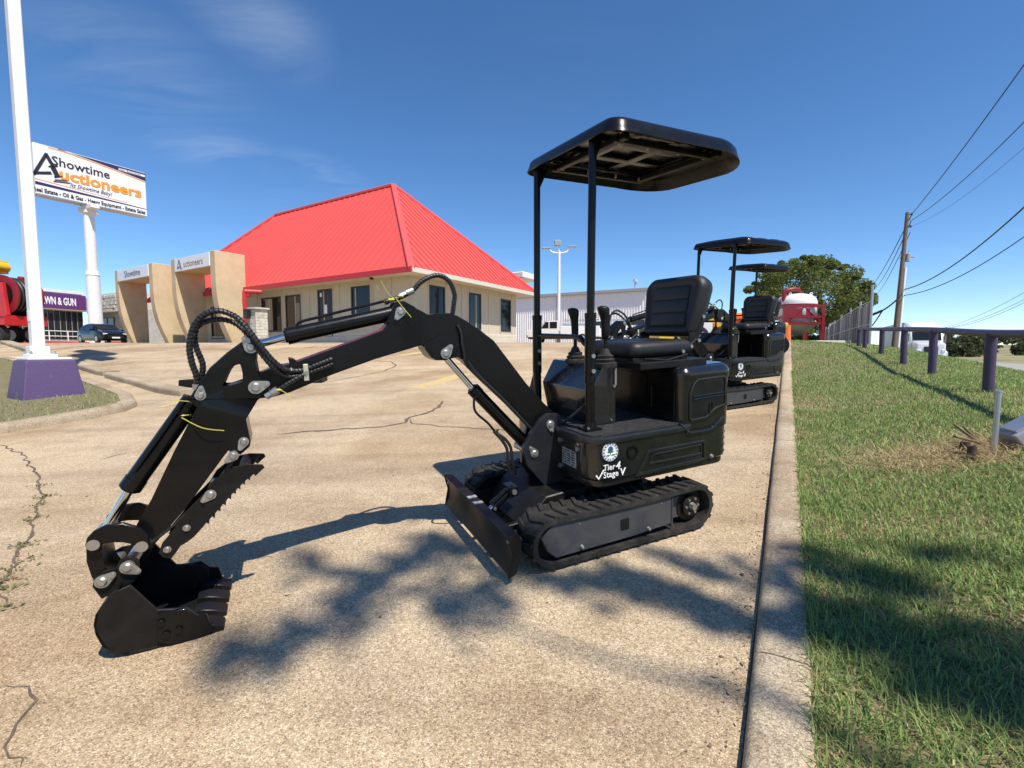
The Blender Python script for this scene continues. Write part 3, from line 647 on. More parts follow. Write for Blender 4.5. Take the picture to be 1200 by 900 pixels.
def make_excavator():
    root = empty('mini_excavator', (0, 0, 0)); root.matrix_world = basis(MX, MY, UPV, M0)
    # --- tracks
    L2, TH = 0.572, 0.272
    for sgn in (1, -1):
        y0, y1 = sgn * 0.4665, sgn * 0.285; yo, yi = max(y0, y1), min(y0, y1)
        Rr = TH / 2 - 0.016; cz = TH / 2
        def loop(r, n=14):                            # long closed loop; the idler end is a little smaller in height
            xr, xf = -L2 + r + (TH / 2 - r), L2 - r - (TH / 2 - r)
            return [(xf + r * math.cos(R(90 - 180 * i / n)), cz + r * math.sin(R(90 - 180 * i / n))) for i in range(n + 1)] + [(xf + (xr - xf) * i / 6, cz - r) for i in range(1, 6)] + [(xr + r * math.cos(R(270 - 180 * i / n)), cz + r * math.sin(R(270 - 180 * i / n))) for i in range(n + 1)] + [(xr + (xf - xr) * i / 6, cz + r - 0.006 * math.sin(math.pi * i / 6)) for i in range(1, 6)]
        mb = MB(); mb.frame(loop(Rr), loop(Rr - 0.024), yi, yo)
        # tread: chevron lugs all the way round
        lp = loop(Rr); per = [0]
        for a, b in zip(lp, lp[1:] + lp[:1]): per.append(per[-1] + math.dist(a, b))
        nl = 40
        for k in range(nl):
            l = per[-1] * k / nl; j = max(i for i in range(len(lp)) if per[i] <= l + 1e-9)
            a, b = lp[j], lp[(j + 1) % len(lp)]; f = (l - per[j]) / max(1e-6, per[j + 1] - per[j])
            p = Vector((a[0] + (b[0] - a[0]) * f, 0, a[1] + (b[1] - a[1]) * f)); d = Vector((b[0] - a[0], 0, b[1] - a[1])).normalized(); nn = Vector((-d.z, 0, d.x))
            if (p + nn * 0.01 - Vector((0, 0, cz))).length < (p - Vector((0, 0, cz))).length: nn = -nn
            for h, (ya, yb, sk) in enumerate(((0.004, 0.088, 0.014), (0.094, 0.178, -0.014)) if k % 2 else ((0.0, 0.07, 0.01), (0.11, 0.1815, -0.01))):
                A, B = yi + ya, yi + yb
                vs = []
                for top in (0, 1):
                    w = 0.0125 - 0.003 * top
                    for yy, e in ((A, -sk), (B, sk)):
                        for q in (-w, w): vs.append(p + Vector((0, yy, 0)) + d * (q + e) + nn * (0.0125 * top - 0.002))
                mb.add(vs, [(0, 1, 3, 2), (4, 6, 7, 5), (0, 4, 5, 1), (2, 3, 7, 6), (0, 2, 6, 4), (1, 5, 7, 3)])
        tr = mb.build('track', RUBBER, root, angle=40)
        # side frame with its window, rollers, sprocket, idler
        ys = yo - 0.012 if sgn > 0 else yi + 0.012; yn = ys - sgn * 0.06
        pl = [(0.505, 0.165), (0.44, 0.235), (-0.27, 0.235), (-0.27, 0.075), (-0.02, 0.062), (0.43, 0.058), (0.475, 0.1)]
        if sgn > 0:
            hole = [(0.062, 0.166), (0.062, 0.112), (0.006, 0.112), (0.006, 0.166)]
        fr = MB(); fr.prism(pl, min(ys, yn), max(ys, yn))
        fr.box((-0.276, (ys + yn) / 2, 0.15), (0.012, 0.066, 0.19)); fr.box((-0.37, (ys + yn) / 2 - sgn * 0.02, 0.14), (0.2, 0.03, 0.12))
        fo = fr.build('track_frame', FRAMEG, root, bevel=0.004)
        b = MB(); b.box((0.034, ys + sgn * 0.0015, 0.14), (0.05, 0.003, 0.055)); b.build('frame_window', BLACKS, fo)
        bo = MB()
        for x, z in ((0.29, 0.083), (-0.115, 0.083), (0.3, 0.2), (-0.2, 0.2)):
            if z < 0.1: bo.cyl((x, ys, z), (x, ys + sgn * 0.012, z), 0.011, 0.009, n=6); bo.ball((x, ys + sgn * 0.012, z), 0.008, 8)
            else: bo.cyl((x, ys, z), (x, ys + sgn * 0.004, z), 0.004, n=6)
        tag(bo.build('frame_bolt', ZINC, fo), kind='stuff')
        sp = MB(); c = (-0.425, 0, 0.138)
        sp.cyl((c[0], yi + 0.03, c[2]), (c[0], ys - sgn * 0.03, c[2]) if sgn > 0 else (c[0], yi + 0.1, c[2]), 0.088, n=24)
        for k in range(11):
            a = 2 * math.pi * k / 11; sp.box((0.093, 0, 0), (0.03, 0.03, 0.026), M=Matrix.Translation((c[0], (yi + yo) / 2, c[2])) @ Matrix.Rotation(a, 4, 'Y'))
        sp.cyl((c[0], ys - sgn * 0.03, c[2]), (c[0], ys - sgn * 0.012, c[2]), 0.06, n=20)
        so = sp.build('sprocket', BLACKS, root, bevel=0.003)
        hb = MB(); hb.cyl((c[0], ys - sgn * 0.012, c[2]), (c[0], ys + sgn * 0.012, c[2]), 0.022, 0.018, n=6)
        for k in range(6): hb.cyl((c[0] + 0.042 * math.cos(k * 1.047), ys - sgn * 0.012, c[2] + 0.042 * math.sin(k * 1.047)), (c[0] + 0.042 * math.cos(k * 1.047), ys - sgn * 0.005, c[2] + 0.042 * math.sin(k * 1.047)), 0.007, n=6)
        hb.build('hub', ZINC, so)
        idl = MB(); idl.cyl((0.436, yi + 0.05, cz), (0.436, yo - 0.05, cz), Rr - 0.03, n=28); idl.build('idler', BLACKS, root)
        ro = MB()
        for x in (-0.22, -0.05, 0.12, 0.28): ro.cyl((x, yi + 0.04, 0.075), (x, yo - 0.07, 0.075), 0.042, n=16)
        split_build(ro, 'bottom_roller', BLACKS, root)
    # --- centre frame, slew ring, blade
    mb = MB(); mb.plan([(0.36, 0.2), (0.5, 0.29), (-0.45, 0.29), (-0.45, -0.29), (0.5, -0.29), (0.36, -0.2)], 0.1, 0.17)
    mb.plan([(0.3, 0.2), (-0.3, 0.2), (-0.3, -0.2), (0.3, -0.2)], 0.17, 0.26)
    mb.prism([(0.36, 0.27), (0.5, 0.13), (0.2, 0.13), (0.1, 0.29)], -0.24, 0.24)
    mb.build('centre_frame', BLACKS, root, bevel=0.006)
    mb = MB(); mb.cyl((-0.05, 0, 0.25), (-0.05, 0, 0.335), 0.235, n=40); mb.cyl((-0.05, 0, 0.262), (-0.05, 0, 0.3), 0.26, n=40); mb.build('slew_ring', BLACKS, root)
    xb = 0.66; pf = [(xb + 0.02, 0.226), (xb + 0.004, 0.19), (xb - 0.004, 0.14), (xb + 0.002, 0.09), (xb + 0.022, 0.045), (xb + 0.012, 0.038), (xb - 0.012, 0.085), (xb - 0.019, 0.14), (xb - 0.012, 0.19), (xb - 0.004, 0.215), (xb - 0.035, 0.215), (xb - 0.035, 0.226)]
    bl = MB(); bl.prism(pf, -0.4665, 0.4665)
    bo_ = bl.build('dozer_blade', BLACKS, root, bevel=0.002)
    for sgn in (1, -1):
        e = MB(); e.prism([(xb + 0.022, 0.228), (xb + 0.002, 0.14), (xb + 0.026, 0.035), (xb - 0.012, 0.05), (xb - 0.04, 0.12), (xb - 0.042, 0.2), (xb - 0.03, 0.228)], sgn * 0.467, sgn * 0.479); e.build('blade_end_plate', BLACKS, bo_, bevel=0.002)
        h = MB(); h.cyl((xb + 0.004, sgn * 0.44, 0.19), (xb + 0.009, sgn * 0.44, 0.19), 0.008, n=10); h.build('blade_hole', GREYD, bo_)
        a = MB(); a.prism([(xb - 0.02, 0.17), (xb - 0.02, 0.1), (0.3, 0.12), (0.3, 0.19)], sgn * 0.26, sgn * 0.225); a.build('blade_arm', BLACKS, root, bevel=0.004)
    ew = MB()
    for y in (0.035, -0.055): ew.box((xb - 0.008, y, 0.2265), (0.05, 0.03, 0.006))
    split_build(ew, 'blade_wear_mark', GREYD, bo_)
    A, B = Vector((0.47, 0.05, 0.27)), Vector((xb - 0.02, 0.05, 0.15)); d = (B - A).normalized(); m_ = A + d * 0.13
    c = MB(); c.cyl(A, m_, 0.026, n=16); c.cyl(m_ - d * 0.02, m_, 0.029, n=16); c.box(A, (0.05, 0.09, 0.05)); c.tube([A + Vector((0, .03, .03)), A + Vector((.05, .035, .012)), A + Vector((.1, .035, -.03))], 0.007, 6)
    bc = c.build('blade_cylinder', BLACK, root); c = MB(); c.cyl(m_, B, 0.014, n=12); c.build('rod', CHROME, bc)
    c = MB(); c.cyl(A + Vector((0, .046, 0)), A + Vector((0, .054, 0)), 0.014, n=12); c.cyl(m_ + Vector((0, .03, 0.0)), m_ + Vector((0, .036, 0)), 0.009, n=8); tag(c.build('fitting', ZINC, bc), kind='stuff')

    # --- swing post
    for sgn in (1, -1):
        mb = MB(); mb.prism([(0.418, 0.5), (0.37, 0.575), (0.31, 0.645), (0.265, 0.668), (0.205, 0.66), (0.13, 0.565), (0.12, 0.29), (0.287, 0.265), (0.4, 0.408)] if sgn > 0 else [(0.34, 0.45), (0.3, 0.57), (0.24, 0.64), (0.17, 0.64), (0.12, 0.578), (0.12, 0.29), (0.287, 0.27), (0.34, 0.36)], sgn * 0.072, sgn * 0.1, M=YAW)
        mb.build('swing_bracket', SHEENB, root, bevel=0.006, seg=2)
    mb = MB(); mb.box((0.17, 0, 0.43), (0.1, 0.15, 0.3), M=YAW); mb.cyl((0.2, 0, 0.28), (0.2, 0, 0.34), 0.08, n=20, M=YAW); mb.build('swing_post', BLACKS, root, bevel=0.008)
    pins(root, ((0.355, 0.465), -0.1, 0.107, 0.021, YAW, 55), ((0.255, 0.609), -0.1, 0.107, 0.021, YAW, -105))
    # --- boom
    mb = MB(); mb.prism(BOOM, -0.055, 0.055, M=YAW)
    mb.prism([(0.905, 1.06), (0.9, 1.04), (0.873, 1.0), (0.85, 0.985), (0.8, 0.982), (0.76, 1.0), (0.73, 1.05), (0.76, 1.09), (0.83, 1.1)], -0.066, 0.066, M=YAW)
    bm_ = mb.build('boom', BLACK, root, bevel=0.007, seg=2)
    mb = MB()
    for sgn in (1, -1): mb.prism([(1.02, 1.262), (0.985, 1.265), (0.93, 1.235), (1.0, 1.15), (1.07, 1.17)], sgn * 0.04, sgn * 0.056, M=YAW)
    mb.prism([(1.46, 1.03), (1.48, 1.035), (1.475, 1.0), (1.44, 1.01)], -0.05, 0.05, M=YAW)
    split_build(mb, 'boom_ear', BLACK, bm_, bevel=0.003)
    pins(bm_, ((1.003, 1.217), -0.06, 0.064, 0.02, YAW, -55), ((0.803, 1.016), -0.07, 0.074, 0.023, YAW, 130), ((1.608, 0.927), -0.075, 0.08, 0.024, YAW, 165))
    # hard lines along the boom side
    mb = MB(); mb.tube(catmull([(0.736, 0.062, 1.149), (0.72, 0.064, 1.11), (0.717, 0.064, 1.056), (0.708, 0.064, 1.0), (0.703, 0.06, 0.967), (0.652, 0.04, 0.91), (0.508, 0.04, 0.77), (0.407, 0.04, 0.66), (0.33, 0.04, 0.58)]), 0.0075, M=YAW)
    mb.tube(catmull([(0.692, 0.06, 0.972), (0.64, 0.058, 0.9), (0.5, 0.058, 0.755), (0.4, 0.058, 0.645), (0.32, 0.05, 0.56)]), 0.009, M=YAW); split_build(mb, 'boom_hose', HOSE, bm_)
    # --- stick: side plates with the window, box section below
    mb = MB()
    outer = [(1.836, 0.899), (1.803, 0.949), (1.758, 1.012), (1.695, 1.068), (1.632, 1.112), (1.608, 1.121), (1.585, 1.11), (1.577, 1.089), (1.592, 1.062), (1.598, 1.028), (1.594, 0.973), (1.575, 0.925), (1.602, 0.88)]
    ring_i = [(1.722, 0.941), (1.708, 0.972), (1.696, 0.994), (1.683, 1.012), (1.668, 1.021), (1.656, 1.024), (1.653, 1.02), (1.65, 1.0), (1.649, 0.985), (1.65, 0.97), (1.652, 0.955), (1.68, 0.945), (1.7, 0.94)]
    for sgn in (1, -1): mb.frame(outer, ring_i, sgn * 0.058, sgn * 0.074, M=YAW)
    mb.prism([(1.836, 0.899), (1.722, 0.935), (1.652, 0.948), (1.602, 0.88)] + ARM_LOW[1:-1], -0.074, 0.074, M=YAW)
    mb.prism([(1.84, 0.9), (1.803, 0.953), (1.758, 1.016), (1.695, 1.072), (1.64, 1.112), (1.63, 1.105), (1.69, 1.06), (1.75, 1.005), (1.795, 0.945), (1.83, 0.895)], -0.06, 0.06, M=YAW)
    ar = mb.build('stick', BLACK, root, bevel=0.005, seg=2)
    pins(ar, ((1.61, 1.089), -0.074, 0.082, 0.022, YAW, 60), ((1.797, 0.913), -0.074, 0.082, 0.017, YAW, 100), ((1.67, 0.712), -0.074, 0.084, 0.017, YAW, -60), ((1.71, 0.664), -0.09, 0.1, 0.017, YAW, -35))
    mb = MB(); mb.tube([(1.7, .077, .655), (1.8, .077, .54), (1.93, .077, .42), (2.02, .077, .36)], 0.006, M=YAW); mb.build('grease_line', HOSE, ar)
    # --- thumb: two toothed plates on the stick
    for sgn, dx_, dz_ in ((1, 0, 0), (-1, 0.0, 0.0)):
        tooth = []
        E = THUMB_EDGE
        for a, b in zip(E, E[1:]):
            n = max(1, int(math.dist(a, b) / 0.022))
            for i in range(n):
                p = Vector(a).lerp(Vector(b), i / n); q = Vector(a).lerp(Vector(b), (i + 0.55) / n); dd = (Vector(b) - Vector(a)).normalized(); nn = Vector((dd.y, -dd.x)) * -0.006
                tooth += [(p.x, p.y), (q.x - nn.x * 0.2, q.y - nn.y * 0.2), (q.x + nn.x * 1.6, q.y + nn.y * 1.6)]
        pl = THUMB + tooth + THUMB_BACK
        mb = MB(); y = 0.086 if sgn > 0 else -0.086
        mb.prism(pl, y, y + sgn * 0.014, M=YAW); mb.build('thumb_plate', BLACKS, root)
    mb = MB()
    for p in ((1.85, 0.44), (1.68, 0.6), (1.93, 0.37)): mb.cyl((p[0], -0.086, p[1]), (p[0], 0.086, p[1]), 0.02, n=12, M=YAW)
    split_build(mb, 'thumb_brace', BLACKS, root)
    pins(root, ((1.959, 0.336), -0.1, 0.104, 0.013, YAW), ((1.89, 0.407), -0.1, 0.104, 0.013, YAW), ((1.8, 0.523), -0.1, 0.106, 0.018, YAW, -35))
    # --- bucket linkage
    for sgn in (1, -1):
        mb = MB(); mb.prism(LINK_AB, sgn * 0.1, sgn * 0.118, M=YAW); mb.build('idler_link', BLACK, root, bevel=0.004)
    mb = MB(); mb.prism(LINK_AD, -0.04, 0.094, M=YAW); mb.build('bucket_link', BLACK, root, bevel=0.008, seg=2)
    for p, y, r in ((PIN_A, 0.12, 0.0195), (PIN_B, 0.12, 0.0205)):
        mb = MB(); mb.cyl((p[0], -y, p[1]), (p[0], y, p[1]), r, n=22, M=YAW); mb.build('pin', ZINC, root)
    pins(root, (PIN_C, -0.12, 0.125, 0.021, YAW, -140), (PIN_D, -0.1, 0.125, 0.021, YAW, 150))
    # --- bucket
    bk = MB(); lip = SIDE[5:] ; shell_o = lip; shell_i = inset(SIDE, 0.01)[5:]
    bk.add([(x, y, z) for y in (-0.19, 0.19) for x, z in shell_o + shell_i[::-1]], [])
    n = len(shell_o); poly = shell_o + shell_i[::-1]
    bk.v = []; bk.prism(poly, -0.19, 0.19, M=YAW)
    for sgn in (1, -1):
        bk.prism(SIDE, sgn * 0.19, sgn * 0.178, M=YAW)
        bk.prism(EAR, sgn * 0.095, sgn * 0.108, M=YAW)
    bko = bk.build('bucket', BLACKS, root, bevel=0.002)
    for sgn in (1, -1):
        mb = MB(); mb.prism([(1.994, 0.14), (1.906, 0.135), (1.877, 0.1), (1.845, 0.09), (1.83, 0.02), (1.886, 0.008), (1.967, 0.009), (2.005, 0.033)], sgn * 0.19, sgn * 0.204, M=YAW); mb.build('side_cutter', BLACK, bko, bevel=0.002)
        mb = MB()
        for p in ((1.985, 0.105), (1.975, 0.055), (1.935, 0.06)): mb.cyl((p[0], sgn * 0.204, p[1]), (p[0], sgn * 0.213, p[1]), 0.014, n=6, M=YAW)
        tag(mb.build('cutter_bolt', BLACK, bko, bevel=0.001), kind='stuff')
    for y in (-0.157, -0.0525, 0.0525, 0.157):
        mb = MB(); mb.loft([[(x, y - w, .002), (x, y + w, .002), (x, y + w, h), (x, y - w, h)] for x, w, h in ((1.91, .03, .05), (1.87, .034, .05), (1.84, .034, .04), (1.797, .033, .02))], M=YAW)
        mb.build('tooth', BLACKS, bko, bevel=0.003)
    # --- rams
    cylinder('bucket_cylinder', root, (1.797, 0.913), PIN_A, (1.835, 0.888), (2.066, 0.574), 0.036, 0.0165, YAW, [[(1.83, 0.034, 0.90), (1.85, .042, .9), (1.9, .042, .83), (1.98, .042, .72), (2.04, .036, .64)]])
    cylinder('stick_cylinder', root, (1.003, 1.217), (1.61, 1.089), (1.04, 1.208), (1.472, 1.125), 0.034, 0.016, YAW, [[(1.434, 0, 1.15), (1.434, 0, 1.168), (1.413, 0, 1.185), (1.322, 0, 1.206), (1.25, 0, 1.224), (1.177, 0, 1.24), (1.1, 0, 1.257), (1.04, 0, 1.272)]])
    cylinder('boom_cylinder', root, (0.3, 0.435), (0.803, 1.016), (0.335, 0.475), (0.642, 0.818), 0.033, 0.0165, YAW, [[(0.64, .03, 0.79), (0.66, .045, 0.77), (0.655, .05, 0.712), (0.589, .05, 0.645), (0.545, .04, 0.59), (0.53, .03, 0.6)]])
    # --- hoses
    braided('braided_hose', [(1.807, 0.04, 0.93), (1.806, .05, 0.989), (1.815, .055, 1.042), (1.815, .055, 1.107), (1.796, .055, 1.172), (1.761, .055, 1.216), (1.714, .058, 1.234), (1.67, .062, 1.221), (1.632, .085, 1.19), (1.601, .1, 1.138), (1.569, .1, 1.081), (1.537, .095, 1.031), (1.502, .085, 0.996), (1.464, .075, 0.983), (1.425, .07, 0.984), (1.36, .068, 1.005), (1.31, .066, 1.022)], 0.0108, root, YAW)
    braided('braided_hose', [(1.812, 0.02, 0.93), (1.792, .02, 0.986), (1.785, .02, 1.032), (1.8, .02, 1.099), (1.798, .025, 1.146), (1.784, .03, 1.178), (1.748, .03, 1.197), (1.702, .03, 1.201), (1.657, .03, 1.184), (1.62, .055, 1.145), (1.59, .085, 1.09), (1.545, .092, 1.015), (1.5, .072, 0.965), (1.44, .068, 0.962), (1.38, .066, 0.977), (1.31, .064, 1.0)], 0.0104, root, YAW)
    braided('braided_hose', [(1.06, 0, 1.258), (1.036, 0.0, 1.27), (0.983, 0, 1.286), (0.928, 0, 1.314), (0.882, 0, 1.356), (0.825, 0, 1.383), (0.78, 0, 1.382), (0.741, 0, 1.352), (0.721, 0, 1.297), (0.726, 0, 1.254), (0.736, 0, 1.2)], 0.0112, root, YAW)
    braided('braided_hose', [(1.56, 0.072, 0.905), (1.522, .078, 0.912), (1.496, .08, 0.928), (1.455, .078, 0.95), (1.42, .072, 0.966)], 0.0115, root, YAW)
    mb = MB(); mb.tube(catmull([(0.56, .05, .6), (0.516, .055, .545), (0.491, .055, .495), (0.487, .05, .432), (0.47, .04, .36)]), 0.0085, M=YAW); mb.tube(catmull([(0.545, .03, .59), (0.49, .035, .545), (0.46, .035, .495), (0.452, .03, .432), (0.43, .02, .34)]), 0.0085, M=YAW)
    mb.tube(catmull([(0.17, .1, .6), (0.1, .16, .68), (0.05, .2, .74), (0.0, .22, .76)]), 0.008); split_build(mb, 'ram_hose', HOSE, root)
    mb = MB()
    for a, b in (((1.807, 0.045, 0.915), (1.807, 0.048, 0.955)), ((1.575, .072, .885), (1.53, .077, .91)), ((0.99, 0, 1.29), (0.925, 0, 1.315)), ((1.82, .03, .885), (1.835, .04, .9))):
        mb.cyl(a, b, 0.014, n=6, M=YAW); mb.cyl(Vector(a).lerp(Vector(b), .5), b, 0.0165, n=12, M=YAW)
    tag(mb.build('hose_fitting', ZINC, root), kind='stuff')
    mb = MB(); mb.box((1.418, 0.078, 0.973), (0.02, 0.012, 0.07), M=YAW); cl = mb.build('hose_clamp', mat('clamp_zinc', (0.62, 0.58, 0.42), 0.5, metal=0.5), root, bevel=0.002)
    mb = MB(); mb.cyl((1.418, .084, .973), (1.418, .09, .973), 0.008, n=8, M=YAW); tag(mb.build('bolt', ZINC, cl), kind='stuff')
    mb = MB()                                          # cable ties with long tails
    for P in ([(1.0, .02, 1.28), (1.04, .03, 1.29), (1.081, .05, 1.355)], [(1.06, .01, 1.265), (1.08, .02, 1.29), (1.093, .03, 1.335)], [(1.02, .06, 1.275), (0.99, .07, 1.23), (0.96, .075, 1.19)], [(1.87, .05, 0.83), (1.8, .1, .79), (1.73, .1, .77)], [(1.52, .09, .91), (1.49, .095, .885), (1.485, .1, .855)], [(1.9, .045, .9), (1.84, .05, .89), (1.8, .07, .87)]):
        mb.tube(catmull(P, 4), 0.0019, n=4, M=YAW)
    for c, r in (((1.03, 0.0, 1.272), .02), ((0.985, 0.0, 1.288), .018), ((1.868, 0.0, .835), .039), ((1.525, .078, .91), .016)):
        mb.ball(c, r, 8, sc=(1, 1, .5), M=YAW)
    split_build(mb, 'cable_tie', YTIE, root)

    # --- lower house (skirt) with rounded front corners, floor, trim
    sk = rrect(-0.745, 0.215, -0.43, 0.43, (0.1, 0.12, 0.12, 0.1), 7)
    mb = MB(); mb.plan(sk, 0.375, 0.575); mb.plan(inset(sk, 0.012), 0.335, 0.376)
    skirt = mb.build('lower_house', HOOD, root, bevel=0.014, seg=3)
    cap = MB(); cap.plan(inset(rrect(-0.42, 0.226, -0.44, 0.44, (0.11, 0.02, 0.02, 0.11), 7), 0), 0.557, 0.592); cap.build('floor_rim', SHEENB, skirt, bevel=0.01, seg=2)
    fl = MB(); fl.plan(rrect(-0.4, 0.2, -0.41, 0.41, (0.08, 0.01, 0.01, 0.08), 4), 0.592, 0.597)
    for i in range(14):
        for j in range(16):
            x, y = -0.38 + i * 0.04, 0.4 - j * 0.05
            if i % 2 ^ j % 2: fl.box((x, y, 0.598), (0.022, 0.007, 0.003), M=Matrix.Translation((x, y, 0)) @ Matrix.Rotation(R(45 if j % 4 < 2 else -45), 4, 'Z') @ Matrix.Translation((-x, -y, 0)))
    fl.build('floor_plate', FLOORP, skirt, flat=True)
    for sgn in (1, -1):
        Y = sgn * 0.43
        tz = [(-0.045, 0.365), (-0.125, 0.49), (-0.52, 0.492), (-0.53, 0.375)]
        mb = MB(); mb.frame(tz, inset(tz, 0.016), Y - sgn * 0.004, Y + sgn * 0.009); mb.build('raised_trim', HOOD, skirt, bevel=0.005, seg=2)
        i1 = inset(tz, 0.034)
        mb = MB(); mb.frame([(-0.125, 0.412), (-0.16, 0.468), (-0.5, 0.472), (-0.505, 0.412)], inset([(-0.125, 0.412), (-0.16, 0.468), (-0.5, 0.472), (-0.505, 0.412)], 0.011), Y - sgn * 0.004, Y + sgn * 0.006); mb.build('raised_trim', HOOD, skirt, bevel=0.004, seg=2)
        mb = MB(); ci = arc((-0.03, 0.495), 0.034, 0, 345, 23); mb.frame(ci, arc((-0.03, 0.495), 0.024, 0, 345, 23), Y - sgn * .003, Y + sgn * 0.006); mb.build('round_port', BLACK, skirt)
        mb = MB(); mb.cyl((-0.03, Y, 0.495), (-0.03, Y + sgn * .0015, .495), 0.024, n=20); mb.build('port_cap', BLACKS, skirt)
        mb = MB(); mb.cyl((-0.575, Y, 0.39), (-0.575, Y + sgn * 0.011, 0.39), 0.012, 0.008, n=12); tag(mb.build('bolt', ZINC, skirt), kind='stuff')
        # three vent slots on the rear corner
        for k in range(4):
            z = 0.34 + 0.036 * k; P = [(-0.745 + 0.12 - 0.117 * math.cos(a), sgn * (0.31 + 0.117 * math.sin(a)), z + 0.06) for a in (R(8), R(24), R(40), R(56), R(70))]
            mb = MB(); mb.tube(P, 0.0075, n=8); mb.build('vent_rib', HOOD, skirt)
    # --- engine cover
    ho = rrect(-0.745, -0.355, -0.43, 0.43, (0.05, 0.1, 0.1, 0.05), 6)
    mb = MB()
    rings = []
    for z, i_ in ((0.55, 0.0), (0.8, 0.0), (0.84, -0.008), (0.862, -0.008), (0.885, 0.008), (0.897, 0.035)):
        rings.append([(x, y, z) for x, y in inset(ho, i_)])
    mb.loft(rings); hood = mb.build('engine_cover', HOOD, root, bevel=0.006, seg=2, angle=50)
    for sgn in (1, -1):
        Y = sgn * 0.43
        pn = [(-0.4, 0.62), (-0.4, 0.76), (-0.425, 0.805), (-0.455, 0.83), (-0.65, 0.835), (-0.672, 0.82), (-0.676, 0.665), (-0.6, 0.648), (-0.53, 0.605), (-0.415, 0.6)]
        mb = MB(); mb.frame(pn, inset(pn, 0.016), Y - sgn * 0.004, Y + sgn * 0.008); mb.build('raised_trim', HOOD, hood, bevel=0.005, seg=2)
        mb = MB(); mb.prism(inset(pn, 0.016), Y - sgn * 0.003, Y + sgn * 0.0015); mb.build('recessed_panel', BLACKS, hood)
        mb = MB()
        for z in (0.72, 0.735): mb.tube([(-0.43, Y + sgn * .003, z), (-0.66, Y + sgn * .003, z + 0.004)], 0.003, 6)
        mb.tube([(-0.55, Y + sgn * .003, .63), (-0.55, Y + sgn * .003, .69)], 0.006, 6); mb.tube([(-0.57, Y + sgn * .003, .665), (-0.57, Y + sgn * .003, .69)], 0.006, 6)
        split_build(mb, 'panel_rib', HOOD, hood)
        # swept trim between cover and skirt
        mb = MB(); mb.tube(catmull([(-0.335, Y + sgn * .004, 0.6), (-0.38, Y + sgn * .004, 0.565), (-0.41, Y + sgn * .006, 0.545), (-0.55, Y + sgn * .006, 0.545), (-0.6, Y + sgn * .005, .57), (-0.635, Y + sgn * .003, .592), (-0.655, Y - sgn * .004, .6)]), 0.008, 8); mb.build('lower_trim', HOOD, hood)
    mb = MB(); mb.box((-0.352, 0.0, 0.73), (0.012, 0.76, 0.28)); mb.box((-0.343, 0.02, 0.745), (0.01, 0.3, 0.2)); split_build(mb, 'front_panel', BLACK, hood, bevel=0.01, seg=2)
    mb = MB(); mb.tube([(-0.34, 0.2, 0.66), (-0.335, 0.22, 0.66), (-0.335, 0.22, 0.78), (-0.34, 0.2, 0.78)], 0.006, 6); mb.build('panel_handle', BLACKS, hood)
    mb = MB()
    for x, y in ((-0.42, 0.36), (-0.5, 0.3), (-0.56, 0.36), (-0.62, 0.3), (-0.68, 0.2), (-0.42, 0.12)): mb.cyl((x, y, .893), (x, y, .91), 0.008, n=6); mb.ball((x, y, .908), 0.007, 8)
    tag(mb.build('bolt', ZINC, hood), kind='stuff')
    mb = MB(); mb.cyl((-0.62, -0.25, 0.89), (-0.62, -0.25, 1.0), 0.025, n=14); mb.build('exhaust', BLACKS, hood)
    # --- seat
    YS = 0.1
    mb = MB(); mb.box((-0.36, 0.06, 0.908), (0.46, 0.62, 0.036)); mb.box((-0.33, YS, 0.93), (0.38, 0.4, 0.03)); mb.box((-0.4, YS, 0.905), (0.3, 0.34, 0.03)); mb.tube([(-0.2, YS + .22, .94), (-0.35, YS + .225, .925), (-0.5, YS + .22, .95)], 0.007, 6); mb.build('seat_rail', BLACKS, root, bevel=0.003)
    prof_c = lambda w: rrect(-0.56, -0.125, YS - w, YS + w, (0.06, 0.04, 0.04, 0.06), 4)
    mb = MB(); mb.loft([[(x, y, z) for x, y in inset(prof_c(0.215), i_)] for z, i_ in ((0.945, 0.03), (0.955, 0.008), (0.975, 0.0), (1.0, 0.0), (1.018, 0.012), (1.03, 0.04), (1.026, 0.09))]); cu = mb.build('seat_cushion', VINYL, root, angle=60)
    # backrest: padded, leaning back, framed by a thicker border
    tilt = Matrix.Translation((-0.575, YS, 1.055)) @ Matrix.Rotation(R(-10), 4, 'Y')
    bo_ = lambda i_: inset(arc((0.15, 0.25), 0.075, 0, 90, 5) + arc((-0.15, 0.25), 0.075, 90, 180, 5) + arc((-0.165, 0.02), 0.03, 180, 270, 3) + arc((0.165, 0.02), 0.03, 270, 360, 3), i_)
    mb = MB()
    mb.loft([[(x, a, z) for a, z in bo_(i_)] for x, i_ in ((-0.065, 0.03), (-0.055, 0.004), (-0.02, -0.006), (0.02, -0.004), (0.037, 0.012), (0.042, 0.03), (0.03, 0.045), (0.03, 0.06))], M=tilt)
    bk = mb.build('seat_backrest', VINYL, root, angle=60)
    for k in range(3):
        mb = MB(); z0 = 0.046 + k * 0.076; mb.loft([[(x, a, z) for a, z in inset(rrect(-0.14, 0.14, z0, z0 + 0.074, 0.012, 3), i_)] for x, i_ in ((0.02, 0.0), (0.033, 0.0), (0.036, 0.006), (0.037, 0.012))], M=tilt); mb.build('seat_pad', VINYL, bk, angle=60)
